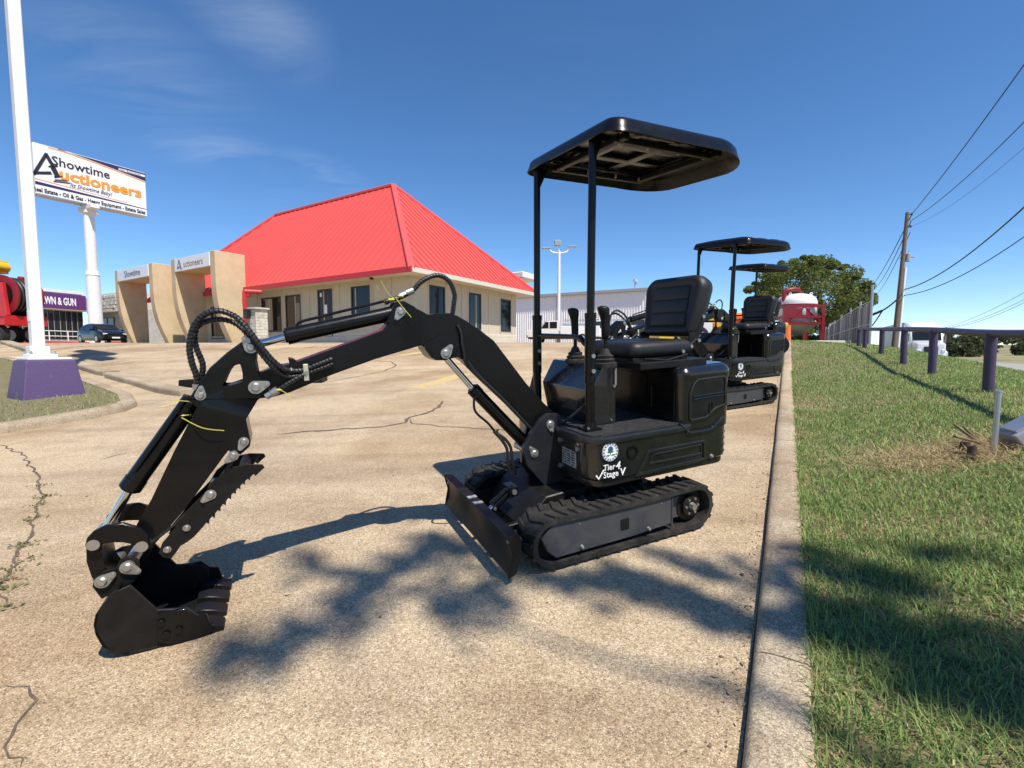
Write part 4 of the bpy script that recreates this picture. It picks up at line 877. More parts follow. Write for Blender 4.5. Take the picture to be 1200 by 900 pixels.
    for sgn in (1, -1):
        mb = MB(); mb.tube([(-0.52, YS + sgn * .2, .985), (-0.585, YS + sgn * .2, 1.03), (-0.625, YS + sgn * .2, 1.2)], 0.012, 6); mb.box((-0.56, YS + sgn * .2, 1.02), (0.07, 0.012, 0.09)); mb.box((-0.61, YS + sgn * .2, 1.13), (0.03, 0.012, 0.13)); hg = mb.build('backrest_hinge', BLACKS, root, bevel=0.003)
        mb = MB()
        for p in ((-0.53, .99), (-0.585, 1.02), (-0.615, 1.15), (-0.47, .965)): mb.cyl((p[0], YS + sgn * .206, p[1]), (p[0], YS + sgn * .22, p[1]), 0.01, n=8)
        tag(mb.build('bolt', ZINC, hg), kind='stuff')
    # --- console with its levers
    YC = -0.02
    cp = [(-0.085, 0.597), (-0.085, 0.912), (0.0, 0.916), (0.08, 0.78), (0.045, 0.597)]
    mb = MB(); mb.prism(cp, YC - 0.27, YC + 0.25); co = mb.build('control_console', HOOD, root, bevel=0.012, seg=2, angle=25)
    mb = MB(); mb.cyl((-0.05, YC + .251, .62), (-0.05, YC + .258, .62), 0.005, n=6); mb.cyl((-0.07, YC + .251, .8), (-0.07, YC + .258, .8), 0.008, n=8); mb.box((-0.075, YC + .256, .85), (.012, .01, .09)); tag(mb.build('bolt', ZINC, co), kind='stuff')
    for y in (YC - 0.06, YC + 0.23):
        b = MB(); x = -0.03
        rs = [(0.905, 0.062), (0.925, 0.062), (0.93, 0.048), (0.944, 0.052), (0.95, 0.04), (0.964, 0.043), (0.97, 0.03), (0.99, 0.022), (1.0, 0.014)]
        b.loft([[(x + r * math.cos(2 * math.pi * k / 16), y + r * math.sin(2 * math.pi * k / 16), z) for k in range(16)] for z, r in rs]); bl_ = b.build('lever_bellows', RUBBER, co)
        b = MB(); b.tube([(x, y, .98), (x - .002, y, 1.06)], 0.011, 8)
        b.loft([[(x + dx__ + r * math.cos(2 * math.pi * k / 14), y + r * .95 * math.sin(2 * math.pi * k / 14), z) for k in range(14)] for z, r, dx__ in ((1.05, .012, 0), (1.06, .02, 0), (1.1, .021, 0), (1.15, .022, .002), (1.185, .03, .006), (1.205, .033, .01), (1.216, .028, .014), (1.222, .012, .016))])
        b.build('control_lever', BLACKS, co, angle=60)
    # --- canopy posts with sleeves, cross bar, roof
    for y, ln in ((0.285, 0.03), (-0.275, 0.03)):
        mb = MB(); mb.cyl((0.12, y, 0.6), (0.12, y, 0.86), 0.024, n=16); mb.cyl((0.12, y, 0.6), (0.12, y, 0.64), 0.03, 0.026, n=16); mb.cyl((0.12, y, 0.84), (0.12 - ln * .25, y, 1.185), 0.0275, n=18); mb.cyl((0.12 - ln * .25, y, 1.16), (0.12 - ln * .25, y, 1.187), 0.03, n=18)
        mb.cyl((0.12 - ln * .25, y, 1.18), (0.12 - ln, y, 2.03), 0.0195, n=16); mb.box((0.12, y, 0.604), (0.09, 0.08, 0.012))
        po = mb.build('canopy_post', BLACK, root)
        mb = MB()
        for z in (0.9, 0.975): mb.cyl((0.118, y + .026, z), (0.118, y + .034, z), 0.011, n=10)
        for a, b in ((.03, .03), (.03, -.03)): mb.cyl((0.12 + a, y + b, .61), (0.12 + a, y + b, .618), 0.007, n=6)
        tag(mb.build('bolt', ZINC, po), kind='stuff')
        mb = MB(); mb.prism([(0.09, 2.03), (0.02, 2.03), (0.085, 1.9)], y - .006, y + .006); mb.build('post_gusset', BLACK, po)
    mb = MB(); mb.prism([(0.16, 0.6), (0.1, 0.6), (0.11, 0.8), (0.13, 0.8)], -0.33, -0.3); mb.tube([(0.12, -0.3, 0.83), (0.122, -0.36, 0.72), (0.125, -0.4, 0.6)], 0.014, 8); mb.build('post_brace', BLACKS, root)
    mb = MB(); mb.tube(catmull([(0.115, -0.26, 1.065), (0.115, -0.2, 1.067), (0.115, 0.15, 1.066), (0.115, 0.205, 1.058), (0.115, 0.232, 1.035), (0.115, 0.27, 1.03)]), 0.0135, 10); mb.build('cross_bar', BLACK, root)
    roofM = Matrix.Translation((-0.335, 0.05, 2.02)) @ Matrix.Rotation(R(-3.2), 4, 'X') @ Matrix.Rotation(R(-1.0), 4, 'Y')
    pl = rrect(-0.48, 0.455, -0.43, 0.43, (0.08, 0.26, 0.26, 0.08), 8)
    mb = MB(); o_ = lambda i_, z, k=1.0: [(x, y, z - 0.03 * max(0, (-0.12 - x) / 0.35) ** 2 * (1 if i_ > 0.03 else k * 1.25) - 0.012 * (abs(y) / 0.43) ** 2) for x, y in inset(pl, i_)]
    mb.loft([o_(0.2, 0.046), o_(0.02, 0.036), o_(0.006, -0.005), o_(-0.006, -0.022), o_(-0.012, -0.02), o_(-0.002, 0.0), o_(0.006, 0.028), o_(0.02, 0.043), o_(0.05, 0.052), o_(0.1, 0.058), o_(0.2, 0.062)], M=roofM)
    rf = mb.build('canopy_roof', BLACK, root, angle=50)
    mb = MB()                                          # pressed ribs and bracing under the roof
    for y in (-0.3, -0.1, 0.12, 0.3): mb.box((0, y, 0.026), (0.7, 0.06, 0.02), M=roofM)
    for x in (-0.3, -0.05, 0.2): mb.box((x, 0, 0.024), (0.06, 0.68, 0.018), M=roofM)
    split_build(mb, 'roof_rib', BLACK, rf, bevel=0.008, seg=2)
    mb = MB()
    for x in (0.3, -0.3): mb.box((x, 0, -0.008), (0.035, 0.66, 0.03), M=roofM)
    for y in (-0.31, 0.27): mb.box((0.0, y, -0.01), (0.66, 0.03, 0.03), M=roofM)
    split_build(mb, 'roof_bracket', BLACKS, rf, bevel=0.004)
    mb = MB()
    for x in (-0.28, -0.1, 0.1, 0.28):
        for y in (-0.28, 0.24): mb.cyl((x, y, 0.0), (x, y, -0.02), 0.008, n=6, M=roofM)
    tag(mb.build('bolt', ZINC, rf), kind='stuff')
    for x in (0.22, -0.02, -0.26):
        mb = MB(); mb.plan(rrect(x - .09, x + .09, -0.26, 0.26, 0.05, 4), 0.055, 0.07, M=roofM); mb.build('roof_pressing', BLACK, rf, bevel=0.01, seg=2)
    # --- decals
    D = basis((-1, 0, 0), (0, 0, 1), (0, 1, 0), (0.105, 0.4325, 0.0))
    dk = MB()
    dk.cyl((0.105, 0.43, 0.515), (0.105, 0.4345, 0.515), 0.047, n=36); de = dk.build('round_decal', WHITE, root)
    mb = MB(); mb.frame(arc((0.105, .515), .0465, 0, 350, 35), arc((0.105, .515), .044, 0, 350, 35), .4345, .4352); mb.frame(arc((0.105, .515), .0345, 0, 350, 35), arc((0.105, .515), .0325, 0, 350, 35), .4345, .4352); mb.build('decal_ring', GREYD, de)
    mb = MB(); mb.cyl((0.105, .4345, .528), (0.105, .4354, .528), .0155, n=24); mb.build('decal_disc', BLUED, de)
    mb = MB(); mb.cyl((0.105, .4352, .524), (0.105, .4358, .524), .009, n=18); mb.box((.105, .435, .507), (.004, .0014, .014))
    for k in (-1, 1):
        mb.add([(.105 - k * .002, .4354, .498), (.105 - k * .014, .4354, .503), (.105 - k * .03, .4354, .5), (.105 - k * .014, .4354, .494)], [(0, 1, 2, 3)])
        mb.add([(.105 - k * .003, .4354, .51), (.105 - k * .012, .4354, .517), (.105 - k * .024, .4354, .517), (.105 - k * .013, .4354, .511)], [(0, 1, 2, 3)])
    tag(mb.build('decal_leaf', GREEND, de, flat=True), kind='stuff')
    for k in range(16):
        a = 2 * math.pi * k / 16
        mb = MB(); mb.box((0, 0.4351, 0), (0.008, .001, .006), M=Matrix.Translation((0.105 + .0395 * math.cos(a), 0, .515 + .0395 * math.sin(a))) @ Matrix.Rotation(-a + math.pi / 2, 4, 'Y'));
        if k == 0: ring_marks = mb
        else: ring_marks.v += [] ; ring_marks.add(mb.v, mb.f)
    tag(ring_marks.build('decal_marks', BLUED, de, flat=True), kind='stuff')
    mk = lambda x, z: basis((-1, 0, 0), (0, 0, 1), (0, 1, 0), (x, 0.4335, z))
    text('decal_text', 'Tier', 0.042, mk(0.113, 0.438), WHITE, root, 0.0008, shear=0.1, bold=0.0004)
    text('decal_text', '4', 0.056, mk(0.06, 0.438), WHITE, root, 0.0008, shear=0.15, bold=0.0004)
    text('decal_text', 'Stage', 0.043, mk(0.102, 0.402), WHITE, root, 0.0008, bold=0.0004)
    text('decal_text', 'V', 0.052, mk(0.032, 0.402), WHITE, root, 0.0008, shear=0.1, bold=0.001)
    mb = MB(); mb.prism([(0.192, .408), (0.184, .412), (0.175, .394), (0.148, .432), (0.138, .432), (0.138, .437), (0.15, .438), (0.175, .402), (0.176, .402)][:5] + [(0.174, .386)], .4327, .4343); mb.build('decal_tick', WHITE, root, flat=True)
    # identification plate on the front face
    mb = MB(); mb.box((0.216, 0.235, 0.455), (0.004, 0.13, 0.085)); npl = mb.build('name_plate', GREYD, root)
    mb = MB()
    for j in range(6):
        for i in range(3): mb.box((0.2186, 0.19 + i * 0.042, 0.424 + j * 0.0125), (0.001, 0.03, 0.0045))
    tag(mb.build('plate_print', BLACKS, npl, flat=True), kind='stuff')
    mb = MB()
    for y, z in ((0.15, 0.53), (0.15, 0.39), (0.32, 0.52)): mb.cyl((0.21, y, z), (0.226, y, z), 0.013, n=10)
    tag(mb.build('bolt', ZINC, root), kind='stuff')
    return root
ex = make_excavator()
tag(ex, 'nearest black mini excavator with open canopy, its bucket resting on the concrete in front', 'mini excavator', 'black mini excavators in a row along the kerb')
STEP = Vector((2.318, 3.487, 0))
for k, lab in ((1, 'second black mini excavator in the row, just behind the nearest one beside the kerb'), (2, 'farthest black mini excavator of the row, mostly hidden behind the second one')):
    c = copy_tree(ex); mw = ex.matrix_world.copy(); p = M0 + STEP + (Vector((2.12, 3.62, 0)) if k == 2 else Vector((0, 0, 0)))
    p.z = G(p.x, p.y) + (M0.z - G(M0.x, M0.y)); mw.translation = p
    if k == 2: mw = Matrix.Translation(p) @ Matrix.Rotation(R(2), 4, 'Z') @ Matrix.Translation(-p) @ mw
    c.matrix_world = mw
    tag(c, lab)
# ------------------------------------------------------------ the red-roofed office
UZ = Vector((0, 0, 1))
WA = Vector((-0.85, 0.527, 0)).normalized()            # along its front wall, leftwards away from us
WB = Vector((0.527, 0.85, 0)).normalized()             # along its right wall, away from us
CX = Vector((-4.22, 20.0, 0)); ZE = 3.39; ZB = 0.28    # eave corner, eave and floor heights
LEN, DEP = 25.0, 11.1; OH = 1.0
bld = empty('office_building', (CX.x, CX.y, ZB), 0, 'tan single-storey office under a steep red ribbed metal roof', 'building')
BM = Matrix.Translation((-CX.x, -CX.y, -ZB))           # world -> building local
def PW(a, b, z): return CX + WA * a + WB * b + UZ * z
def wbox(mb, a0, a1, b0, b1, z0, z1, mi=0):            # box aligned with the walls
    vs = [PW(a, b, z) for z in (z0, z1) for a, b in ((a0, b0), (a1, b0), (a1, b1), (a0, b1))]
    mb.add(vs, [(3, 2, 1, 0), (4, 5, 6, 7), (0, 1, 5, 4), (1, 2, 6, 5), (2, 3, 7, 6), (3, 0, 4, 7)], mi, BM)
def hit(u, v, b=None, a=None):                          # where a pixel's view meets the front (b) or right (a) wall plane
    d = ray(u, v)
    n = WB if b is not None else WA; k = b if b is not None else a
    p = d * ((CX.dot(n) + k) / d.dot(n)); q = p - CX; q.z = 0
    return q.dot(WA), q.dot(WB), p.z
mb = MB(); wbox(mb, OH, LEN - OH, OH, DEP - OH, ZB - 0.4, ZE - 0.02); mb.build('wall', TANW, bld)
mb = MB(); wbox(mb, OH - 0.05, LEN - OH + .05, OH - 0.05, DEP - OH + .05, ZB - 0.5, ZB + 0.42); wbox(mb, OH - 0.03, LEN - OH + .03, OH - 0.03, DEP - OH + .03, ZB + .421, ZB + 0.6); mb.build('wall_base', PLINTH, bld, bevel=0.02)
mb = MB(); wbox(mb, 0.02, LEN - .02, 0.02, DEP - .02, ZE - 0.03, ZE + 0.03); mb.build('soffit', SOFFIT, bld)
# battens on the walls
for i in range(20):
    mb = MB(); wbox(mb, OH + i * 1.22, OH + i * 1.22 + 0.06, OH - 0.025, OH + 0.01, ZB + 0.6, ZE - 0.03); mb.build('wall_batten', TANW, bld)
for i in range(1, 8):
    mb = MB(); wbox(mb, OH - 0.025, OH + 0.01, OH + i * 1.22, OH + i * 1.22 + 0.06, ZB + 0.6, ZE - 0.03); mb.build('wall_batten', TANW, bld)
# roof: hipped, each standing-seam panel a part
zr, run, rise = ray(462, 215.5).z * 28.2 - .08, 6.63, 6.5
E0, E1, E2, E3 = PW(0, 0, ZE + .03), PW(LEN, 0, ZE + .03), PW(LEN, DEP, ZE + .03), PW(0, DEP, ZE + .03)
R0, R1 = PW(run, DEP / 2, zr), PW(LEN - run, DEP / 2, zr)
mb = MB(); mb.add([E0, E1, E2, E3, R0, R1], [(0, 1, 5, 4), (1, 2, 5), (2, 3, 4, 5), (3, 0, 4), (3, 2, 1, 0)], 0, BM); mb.build('roof_deck', REDTRIM, bld, flat=True)
def roof_panels(e0, e1, lo, hi, w, front):
    """panels from the eave up to the hips; lo/hi: ridge ends measured along the eave"""
    L = (e1 - e0).length; d = (e1 - e0) / L; n = int(L / w); w = L / n
    apexs = (R0, R1) if front else (R0, R0)
    if not front: apexs = (R0, R0) if e0 is not E1 else (R1, R1)
    mid = apexs[0]; sl = mid - e0; up = sl - d * sl.dot(d); H = up.length; up = up / H; nn = d.cross(up)
    if nn.z < 0: nn = -nn
    s0, s1 = (apexs[0] - e0).dot(d), (apexs[1] - e0).dot(d)
    def top(s): return H * min(1, s / s0 if s0 > 0 else 1, (L - s) / (L - s1) if L > s1 else 1)
    for i in range(n):
        a, b = i * w, (i + 1) * w; mb = MB(); off = 0.012
        def q(s, h, o): return e0 + d * s + up * h + nn * o
        pts_ = [(a, 0), (b, 0), (b, top(b)), (a, top(a))]
        for brk in (s0, s1):
            if a < brk < b: pts_ = [(a, 0), (b, 0), (b, top(b)), (brk, top(brk)), (a, top(a))]; break
        lowf = [q(s, h, off) for s, h in pts_]; m = len(lowf)
        mb.add(lowf, [tuple(range(m))], 0, BM)
        h1 = max(0.05, top(a)); t = 0.028
        vs = [q(a + e, h, o) for e in (0.0, t) for h in (-0.03, h1) for o in (0, 0.058)]
        mb.add(vs, [(0, 1, 3, 2), (4, 6, 7, 5), (1, 5, 7, 3), (0, 4, 5, 1), (2, 3, 7, 6)], 0, BM)
        mb.build('roof_panel', ROOFR, bld, flat=True)
roof_panels(E0, E1, 0, 0, 0.5, True); roof_panels(E3, E0, 0, 0, 0.42, False)
def bar(mb, a, b, w, h, up=UZ):
    d = (b - a).normalized(); s = d.cross(up).normalized() * w / 2; u = s.cross(d).normalized() * h / 2
    vs = [p + x * s + y * u for p in (a, b) for x, y in ((-1, -1), (1, -1), (1, 1), (-1, 1))]
    mb.add(vs, [(3, 2, 1, 0), (4, 5, 6, 7), (0, 1, 5, 4), (1, 2, 6, 5), (2, 3, 7, 6), (3, 0, 4, 7)], 0, BM)
for a, b, w, h in ((E0, R0, .3, .16), (R0, R1, .3, .16), (E1, R1, .3, .16), (E3, R0, .3, .16)):
    mb = MB(); bar(mb, a + UZ * .02, b + UZ * .02, w, h); mb.build('ridge_cap', ROOFR, bld, bevel=0.03)
mb = MB(); bar(mb, PW(-.03, -0.04, ZE), PW(LEN, -0.04, ZE), .06, .24); mb.build('fascia', REDTRIM, bld)
mb = MB(); bar(mb, PW(-0.04, -.0, ZE - .01), PW(-0.04, DEP, ZE - .01), .06, .2); mb.build('fascia', SOFFIT, bld)
# windows and doors
def opening(u0, u1, v0, v1, right, name, glass, extras=None):
    if right:
        p, q = hit((u0), (v0), a=OH), hit(u1, v0, a=OH); r_ = hit(u0, v1, a=OH); A0, A1 = p[1], q[1]
    else:
        p, q = hit(u0, v0, b=OH), hit(u1, v0, b=OH); r_ = hit(u0, v1, b=OH); A0, A1 = sorted((p[0], q[0]))
    z1, z0 = p[2], r_[2]
    def bx(mb, c0, c1, zz0, zz1, o0, o1):
        if right: wbox(mb, OH - o1, OH - o0, c0, c1, zz0, zz1)
        else: wbox(mb, c0, c1, OH - o1, OH - o0, zz0, zz1)
    f = MB(); t = 0.09
    for c0, c1, y0, y1 in ((A0, A1, z1 - t, z1), (A0, A1, z0, z0 + t), (A0, A0 + t, z0 + t, z1 - t), (A1 - t, A1, z0 + t, z1 - t)): bx(f, c0, c1, y0, y1, -0.02, 0.035)
    w = f.build(name, FRAMEDK, bld); g = MB(); bx(g, A0 + t, A1 - t, z0 + t, z1 - t, -0.01, 0.006); g.build('pane', glass, w)
    tr = MB(); e = 0.1
    for c0, c1, y0, y1 in ((A0 - e, A1 + e, z1 + .002, z1 + e), (A0 - e, A0 - .002, z0 - .05, z1), (A1 + .002, A1 + e, z0 - .05, z1)): bx(tr, c0, c1, y0, y1, -0.01, 0.022)
    tr.build('trim', TANW, w)
    for k, (f0, f1, h0, h1, m_) in enumerate(extras or []):
        b = MB(); bx(b, A0 + (A1 - A0) * f0, A0 + (A1 - A0) * f1, z0 + (z1 - z0) * h0, z0 + (z1 - z0) * h1, 0.006, 0.012); b.build(('blind', 'notice', 'notice')[k], m_, w)
opening(502.5, 521, 333.5, 388, True, 'window', GLASSB)
opening(549, 563.3, 342.5, 385.5, True, 'window', GLASS)
opening(586.3, 598.3, 350, 388, True, 'window', GLASS)
opening(306.5, 329.5, 349.5, 389.5, False, 'window', GLASS, [(0.45, 0.8, 0.02, 0.97, CURTAIN)])
opening(334.5, 352.5, 346.5, 395, False, 'door', GLASS, [(0.02, 0.32, 0.02, 0.8, CURTAIN)])
opening(372.3, 389.5, 339.8, 396, False, 'door', FRAMEDK, [(0.38, 0.62, 0.5, 0.68, WHITE), (0.72, 0.85, 0.85, 0.93, WHITE)])
opening(411.5, 433.5, 336.3, 377, False, 'window', GLASSB)
opening(247, 262, 360, 398, False, 'window', GLASS)
mb = MB(); wbox(mb, 12.2, 12.5, -.25, .05, ZE - .45, ZE - .05); mb.build('eave_bracket', REDTRIM, bld, bevel=.02)
mb = MB(); p = PW(3.1, .6, ZE - .12); mb.cyl(p, p + UZ * .1, .09, n=12, M=BM); mb.build('eave_lamp', FRAMEDK, bld)
mb = MB(); p = PW(DEP * 0, DEP + .5, 0); wbox(mb, 1.2, 3.2, DEP + 0.2, DEP + 2.4, ZE + 1.2, ZE + 1.6); mb.build('rear_vent_hood', WPAINT, bld, bevel=.05)
o = tag(bpy.data.objects.new('tmp', None)); bpy.data.objects.remove(o)

# stone planter and sidewalk kerb in front of the office
def ground_box(name, u0, u1, v_base, h, depth, mt, label, cat, dvec=WA, bev=0.02):
    p, q = on(u0, v_base), on(u1, v_base); d = (q - p); d.z = 0; L = d.length; d = dvec if dvec.dot(d) > 0 else -dvec
    n = Vector((-d.y, d.x, 0)); n = n if n.y > 0 else -n; z = min(p.z, q.z)
    mb = MB(); M = basis(d, n, UZ, (0, 0, 0)); mb.box((L / 2, depth / 2, h / 2 - .03), (L, depth, h + .06), M=M)
    o = mb.build(name, mt, bevel=bev, seg=2); o.location = (p.x, p.y, z); return tag(o, label, cat)
ground_box('planter', 366, 388, 401.5, 0.42, 0.8, STONE, 'low pale stone planter in front of the office wall', 'planter')
ground_box('planter', 389, 409, 399.5, 0.42, 0.8, STONE, 'shorter stone planter next to the yellow painted kerb by the office', 'planter')
ground_box('painted_kerb', 408, 430, 398.5, 0.16, 0.4, YLINE, 'yellow painted kerb end in front of the office', 'kerb')

# ------------------------------------------------------------ drive-through portals with their name boards
FIN = [(0.0, 5.42), (0.0, 3.6), (0.02, 3.1), (0.08, 2.5), (0.2, 1.85), (0.42, 1.15), (0.66, 0.55), (0.9, -0.1), (1.6, -0.1), (1.6, 5.42)]
def portal(a0, a1, ztop, label, words):
    o = PW(a0, -1.5, 0.15); rt = empty('entrance_portal', o, 0, label, 'portal', 'tan drive-through portals before the office')
    M = basis(WA, WB, UZ, (0, 0, 0))
    T = 0.52
    for c0, c1 in ((a0, a0 + T), (a1 - T, a1)):
        mb = MB(); mb.add([(c, b, z) for c in (c0 - a0, c1 - a0) for b, z in [(b, (z - .15) * (ztop / 5.42) if z > 4 else z - .15) for b, z in FIN]], [tuple(range(9, -1, -1)), tuple(range(10, 20))] + [(i, (i + 1) % 10, 10 + (i + 1) % 10, 10 + i) for i in range(10)], 0, M)
        mb.build('fin', STUCCO, rt, bevel=0.02)
    zt = (5.42 - .15) * (ztop / 5.42) - 0.05; W_ = a1 - a0
    mb = MB(); mb.box((W_ / 2, 0.82, zt - 0.36), (W_ - 2 * T - .004, 1.5, 0.7), M=M); mb.build('lintel', STUCCO, rt)
    mb = MB(); mb.box((W_ / 2, 0.02, zt - 0.36), (W_ - 2 * T - .01, 0.1, 0.72), M=M); bd = mb.build('name_board', SIGNW, rt, bevel=0.01)
    c = M @ Vector((W_ / 2, -0.034, zt - 0.37)); TM = basis(-WA, UZ, -WB, c)
    if words == 'Showtime': text('name_text', 'Showtime', 0.6, TM, SIGNNAVY, bd, 0.004)
    else:
        text('name_text', 'uctioneers', 0.52, basis(-WA, UZ, -WB, M @ Vector((W_ / 2 - .18, -0.034, zt - 0.39))), mat('brown_print', (0.28, 0.12, 0.03), .5), bd, 0.004)
        big_a(bd, TM @ Matrix.Translation((-1.42, 0.0, 0)), 0.62)
    return rt
def big_a(parent, M, s):
    """the letter A drawn as a triangle whose right leg is a gavel"""
    def poly(pts_): mb_.add([M @ Vector((x * s, y * s, 0.004)) for x, y in pts_] , [tuple(range(len(pts_)))])
    mb_ = MB()
    poly([(-0.42, -0.38), (-0.02, 0.5), (0.05, 0.5), (0.02, 0.36), (-0.31, -0.38)])
    poly([(0.05, 0.5), (0.24, 0.08), (0.16, 0.0), (-0.01, 0.36)])
    poly([(-0.42, -0.38), (-0.36, -0.27), (0.1, -0.12), (0.14, -0.22)])
    mb_.build('letter_mark', SIGNBLK, parent, flat=True)
    mb_ = MB()
    poly([(0.1, 0.02), (0.24, 0.08), (0.36, -0.22), (0.22, -0.28)])
    poly([(0.04, 0.06), (0.3, 0.16), (0.32, 0.11), (0.06, 0.01)]); poly([(0.18, -0.27), (0.42, -0.17), (0.44, -0.22), (0.2, -0.32)])
    poly([(0.2, -0.36), (0.56, -0.3), (0.56, -0.34), (0.2, -0.4)]); poly([(0.16, -0.43), (0.62, -0.36), (0.62, -0.4), (0.16, -0.47)])
    mb_.build('gavel_mark', SIGNBLK, parent, flat=True)
portal(20.2, 25.9, 5.36, 'tan stucco portal whose white board reads Showtime, left of the other portal', 'Showtime')
portal(12.75, 17.75, 5.3, 'tan stucco portal whose white board reads Auctioneers, beside the office roof', 'Auctioneers')
# red pipe and stone pier by the right portal
mb = MB(); b0 = at(288.5, 398, 24.6); mb.tube([(0, 0, 0), (0, 0, 2.45), (0.04, 0, 2.5), (0.75, 0.3, 2.5)], 0.1, 10)
o = mb.build('downpipe', REDTRIM); o.location = (b0.x, b0.y, b0.z); tag(o, 'bright red pipe with a bent top beside the right portal', 'pipe')
p = at(304, 397.5, 23.8); pr_ = empty('stone_pier', p, 0, 'pale ledge-stone pier with a flat cap beside the red pipe', 'pier'); M = basis(WA, WB, UZ, (0, 0, 0))
k = 0
for c in range(10):
    z = 0.02 + c * 0.145; nst = 3
    cuts = [-0.3] + sorted([-0.3 + 0.6 * (i + 0.5 * (c % 2) + random.uniform(-.12, .12)) / nst for i in range(1, nst)]) + [0.3]
    for x0, x1 in zip(cuts, cuts[1:]):
        mb = MB(); d = random.uniform(0, .03); mb.box(((x0 + x1) / 2, 0, z + .07), (x1 - x0 - .012, 0.6 + d, 0.132), M=M); mb.build('stone', STONE, pr_, bevel=.012)
mb = MB(); mb.box((0, 0, 0.75), (.56, .56, 1.5), M=M); mb.build('pier_core', PLINTH, pr_)
mb = MB(); mb.box((0, 0, 1.52), (.76, .76, .08), M=M); mb.build('cap', PLINTH, pr_, bevel=.015)
mb = MB(); mb.box((0, 0, 0), (.3, .22, .42)); mb.prism([(-.16, .21), (.16, .21), (.1, .27), (-.1, .27)], -.12, .12); o = mb.build('mail_box', FRAMEDK, bevel=.02); q = p + WA * .25 - WB * .45 + UZ * 1.22; o.location = q; o.rotation_euler = (0, 0, math.atan2(WA.y, WA.x)); tag(o, 'small black box fixed to the top of the stone pier', 'box')

# ------------------------------------------------------------ big white pole on its purple footing, foreground left
base = on(56, 471); PB = Vector((base.x, base.y, base.z + 0.07))
sp = empty('sign_pole', PB, R(-30), 'tall white square pole on a purple painted concrete footing', 'sign pole')
mb = MB(); w0, w1, h = 0.44, 0.315, 0.66
mb.loft([[(sx * w, sy * w, z) for sx, sy in ((-1, -1), (1, -1), (1, 1), (-1, 1))] for w, z in ((w0, -0.15), (w0 - .03, 0.0), (w1, h))]); mb.build('footing', PURPLE, sp, bevel=0.03, seg=2)
mb = MB(); mb.box((0, 0, h + .02), (0.56, 0.56, 0.04)); mb.box((-.12, -.02, h + .07), (.36, .36, .06)); mb.build('base_plate', WPAINT, sp, bevel=.01)
mb = MB(); mb.box((-.17, -.03, h + .15), (.25, .25, .16)); mb.build('base_collar', WPAINT, sp, bevel=.01)
mb = MB(); H = 13.2; mb.loft([[(sx * w - .175, sy * w - .03, z) for sx, sy in ((-1, -1), (1, -1), (1, 1), (-1, 1))] for w, z in ((.084, h + .1), (.082, 5.0), (.08, H))]); mb.build('pole', WPAINT, sp, bevel=.012)
for z in (H - .3, H + 1.7):
    mb = MB(); mb.box((0.3, 0, z), (2.2, .35, 0.8)); mb.build('top_panel', SIGNW, sp, bevel=.02)
for sx in (-1, 1):
    for sy in (-1, 1):
        mb = MB(); c_ = (-.12 + sx * .15, -.02 + sy * .15); mb.cyl((*c_, h + .1), (*c_, h + .15), .016, n=8); mb.cyl((*c_, h + .1), (*c_, h + .118), .028, n=6); mb.build('anchor_bolt', GALV, sp)
mb = MB(); mb.box((-.175, -.03 - .088, h + .75), (.1, .012, .18)); mb.build('hand_hole_cover', WPAINT, sp, bevel=.004)
# island with its kerb and grass
ISL = [(-20, 9.2)] ; gpts = [on(u, v) for u, v in ((0, 509), (60, 499), (110, 490), (148, 482), (161, 476), (155, 467), (122, 454), (96, 445), (60, 432), (0, 420))]
left_a = gpts[0] + (gpts[0] - gpts[2]) * 1.6; left_b = gpts[-1] + (gpts[-1] - gpts[-2]) * 1.3
ring = [left_a] + gpts + [left_b]
def isl_z(x, y): return G(x, y) + 0.1
mb = MB(); inner = inset([(p.x, p.y) for p in ring], 0.2)
vi = [Vector((x, y, isl_z(x, y))) for x, y in inner]
c = Vector((sum(p.x for p in vi) / len(vi), sum(p.y for p in vi) / len(vi), 0)); c.z = isl_z(c.x, c.y)
mb.add(vi + [c], [(i, i + 1, len(vi)) for i in range(len(vi) - 1)] + [(len(vi) - 1, 0, len(vi))]); tag(mb.build('island_ground', SOIL), kind='structure')
mb = MB(); prof_i = [(0, -.08), (0.0, .06), (.03, .105), (.07, .12), (.17, .12), (.2, .11), (.205, -.05)]; rings = []
offs = [inset([(p.x, p.y) for p in ring], s) for s, z in prof_i]
for i in range(len(ring)): rings.append([(offs[j][i][0], offs[j][i][1], G(*offs[j][i]) + prof_i[j][1]) for j in range(len(prof_i))])
mb.loft(rings); tag(mb.build('island_kerb', KERBM, angle=50), kind='structure')
from mathutils import geometry as geo
poly2 = [Vector((x, y)) for x, y in inner]; gp = []
xs = [p.x for p in poly2]; ys_ = [p.y for p in poly2]
def inside(pt, poly):
    c_ = False; j = len(poly) - 1
    for i in range(len(poly)):
        if (poly[i].y > pt.y) != (poly[j].y > pt.y) and pt.x < (poly[j].x - poly[i].x) * (pt.y - poly[i].y) / (poly[j].y - poly[i].y) + poly[i].x: c_ = not c_
        j = i
    return c_
while len(gp) < 9000:
    p = Vector((random.uniform(max(min(xs), -16), max(xs)), random.uniform(min(ys_), max(ys_))))
    if inside(p, poly2): gp.append((p.x, p.y))
tag(grass('island_grass', gp, isl_z, 0.075, 0.004), kind='stuff')
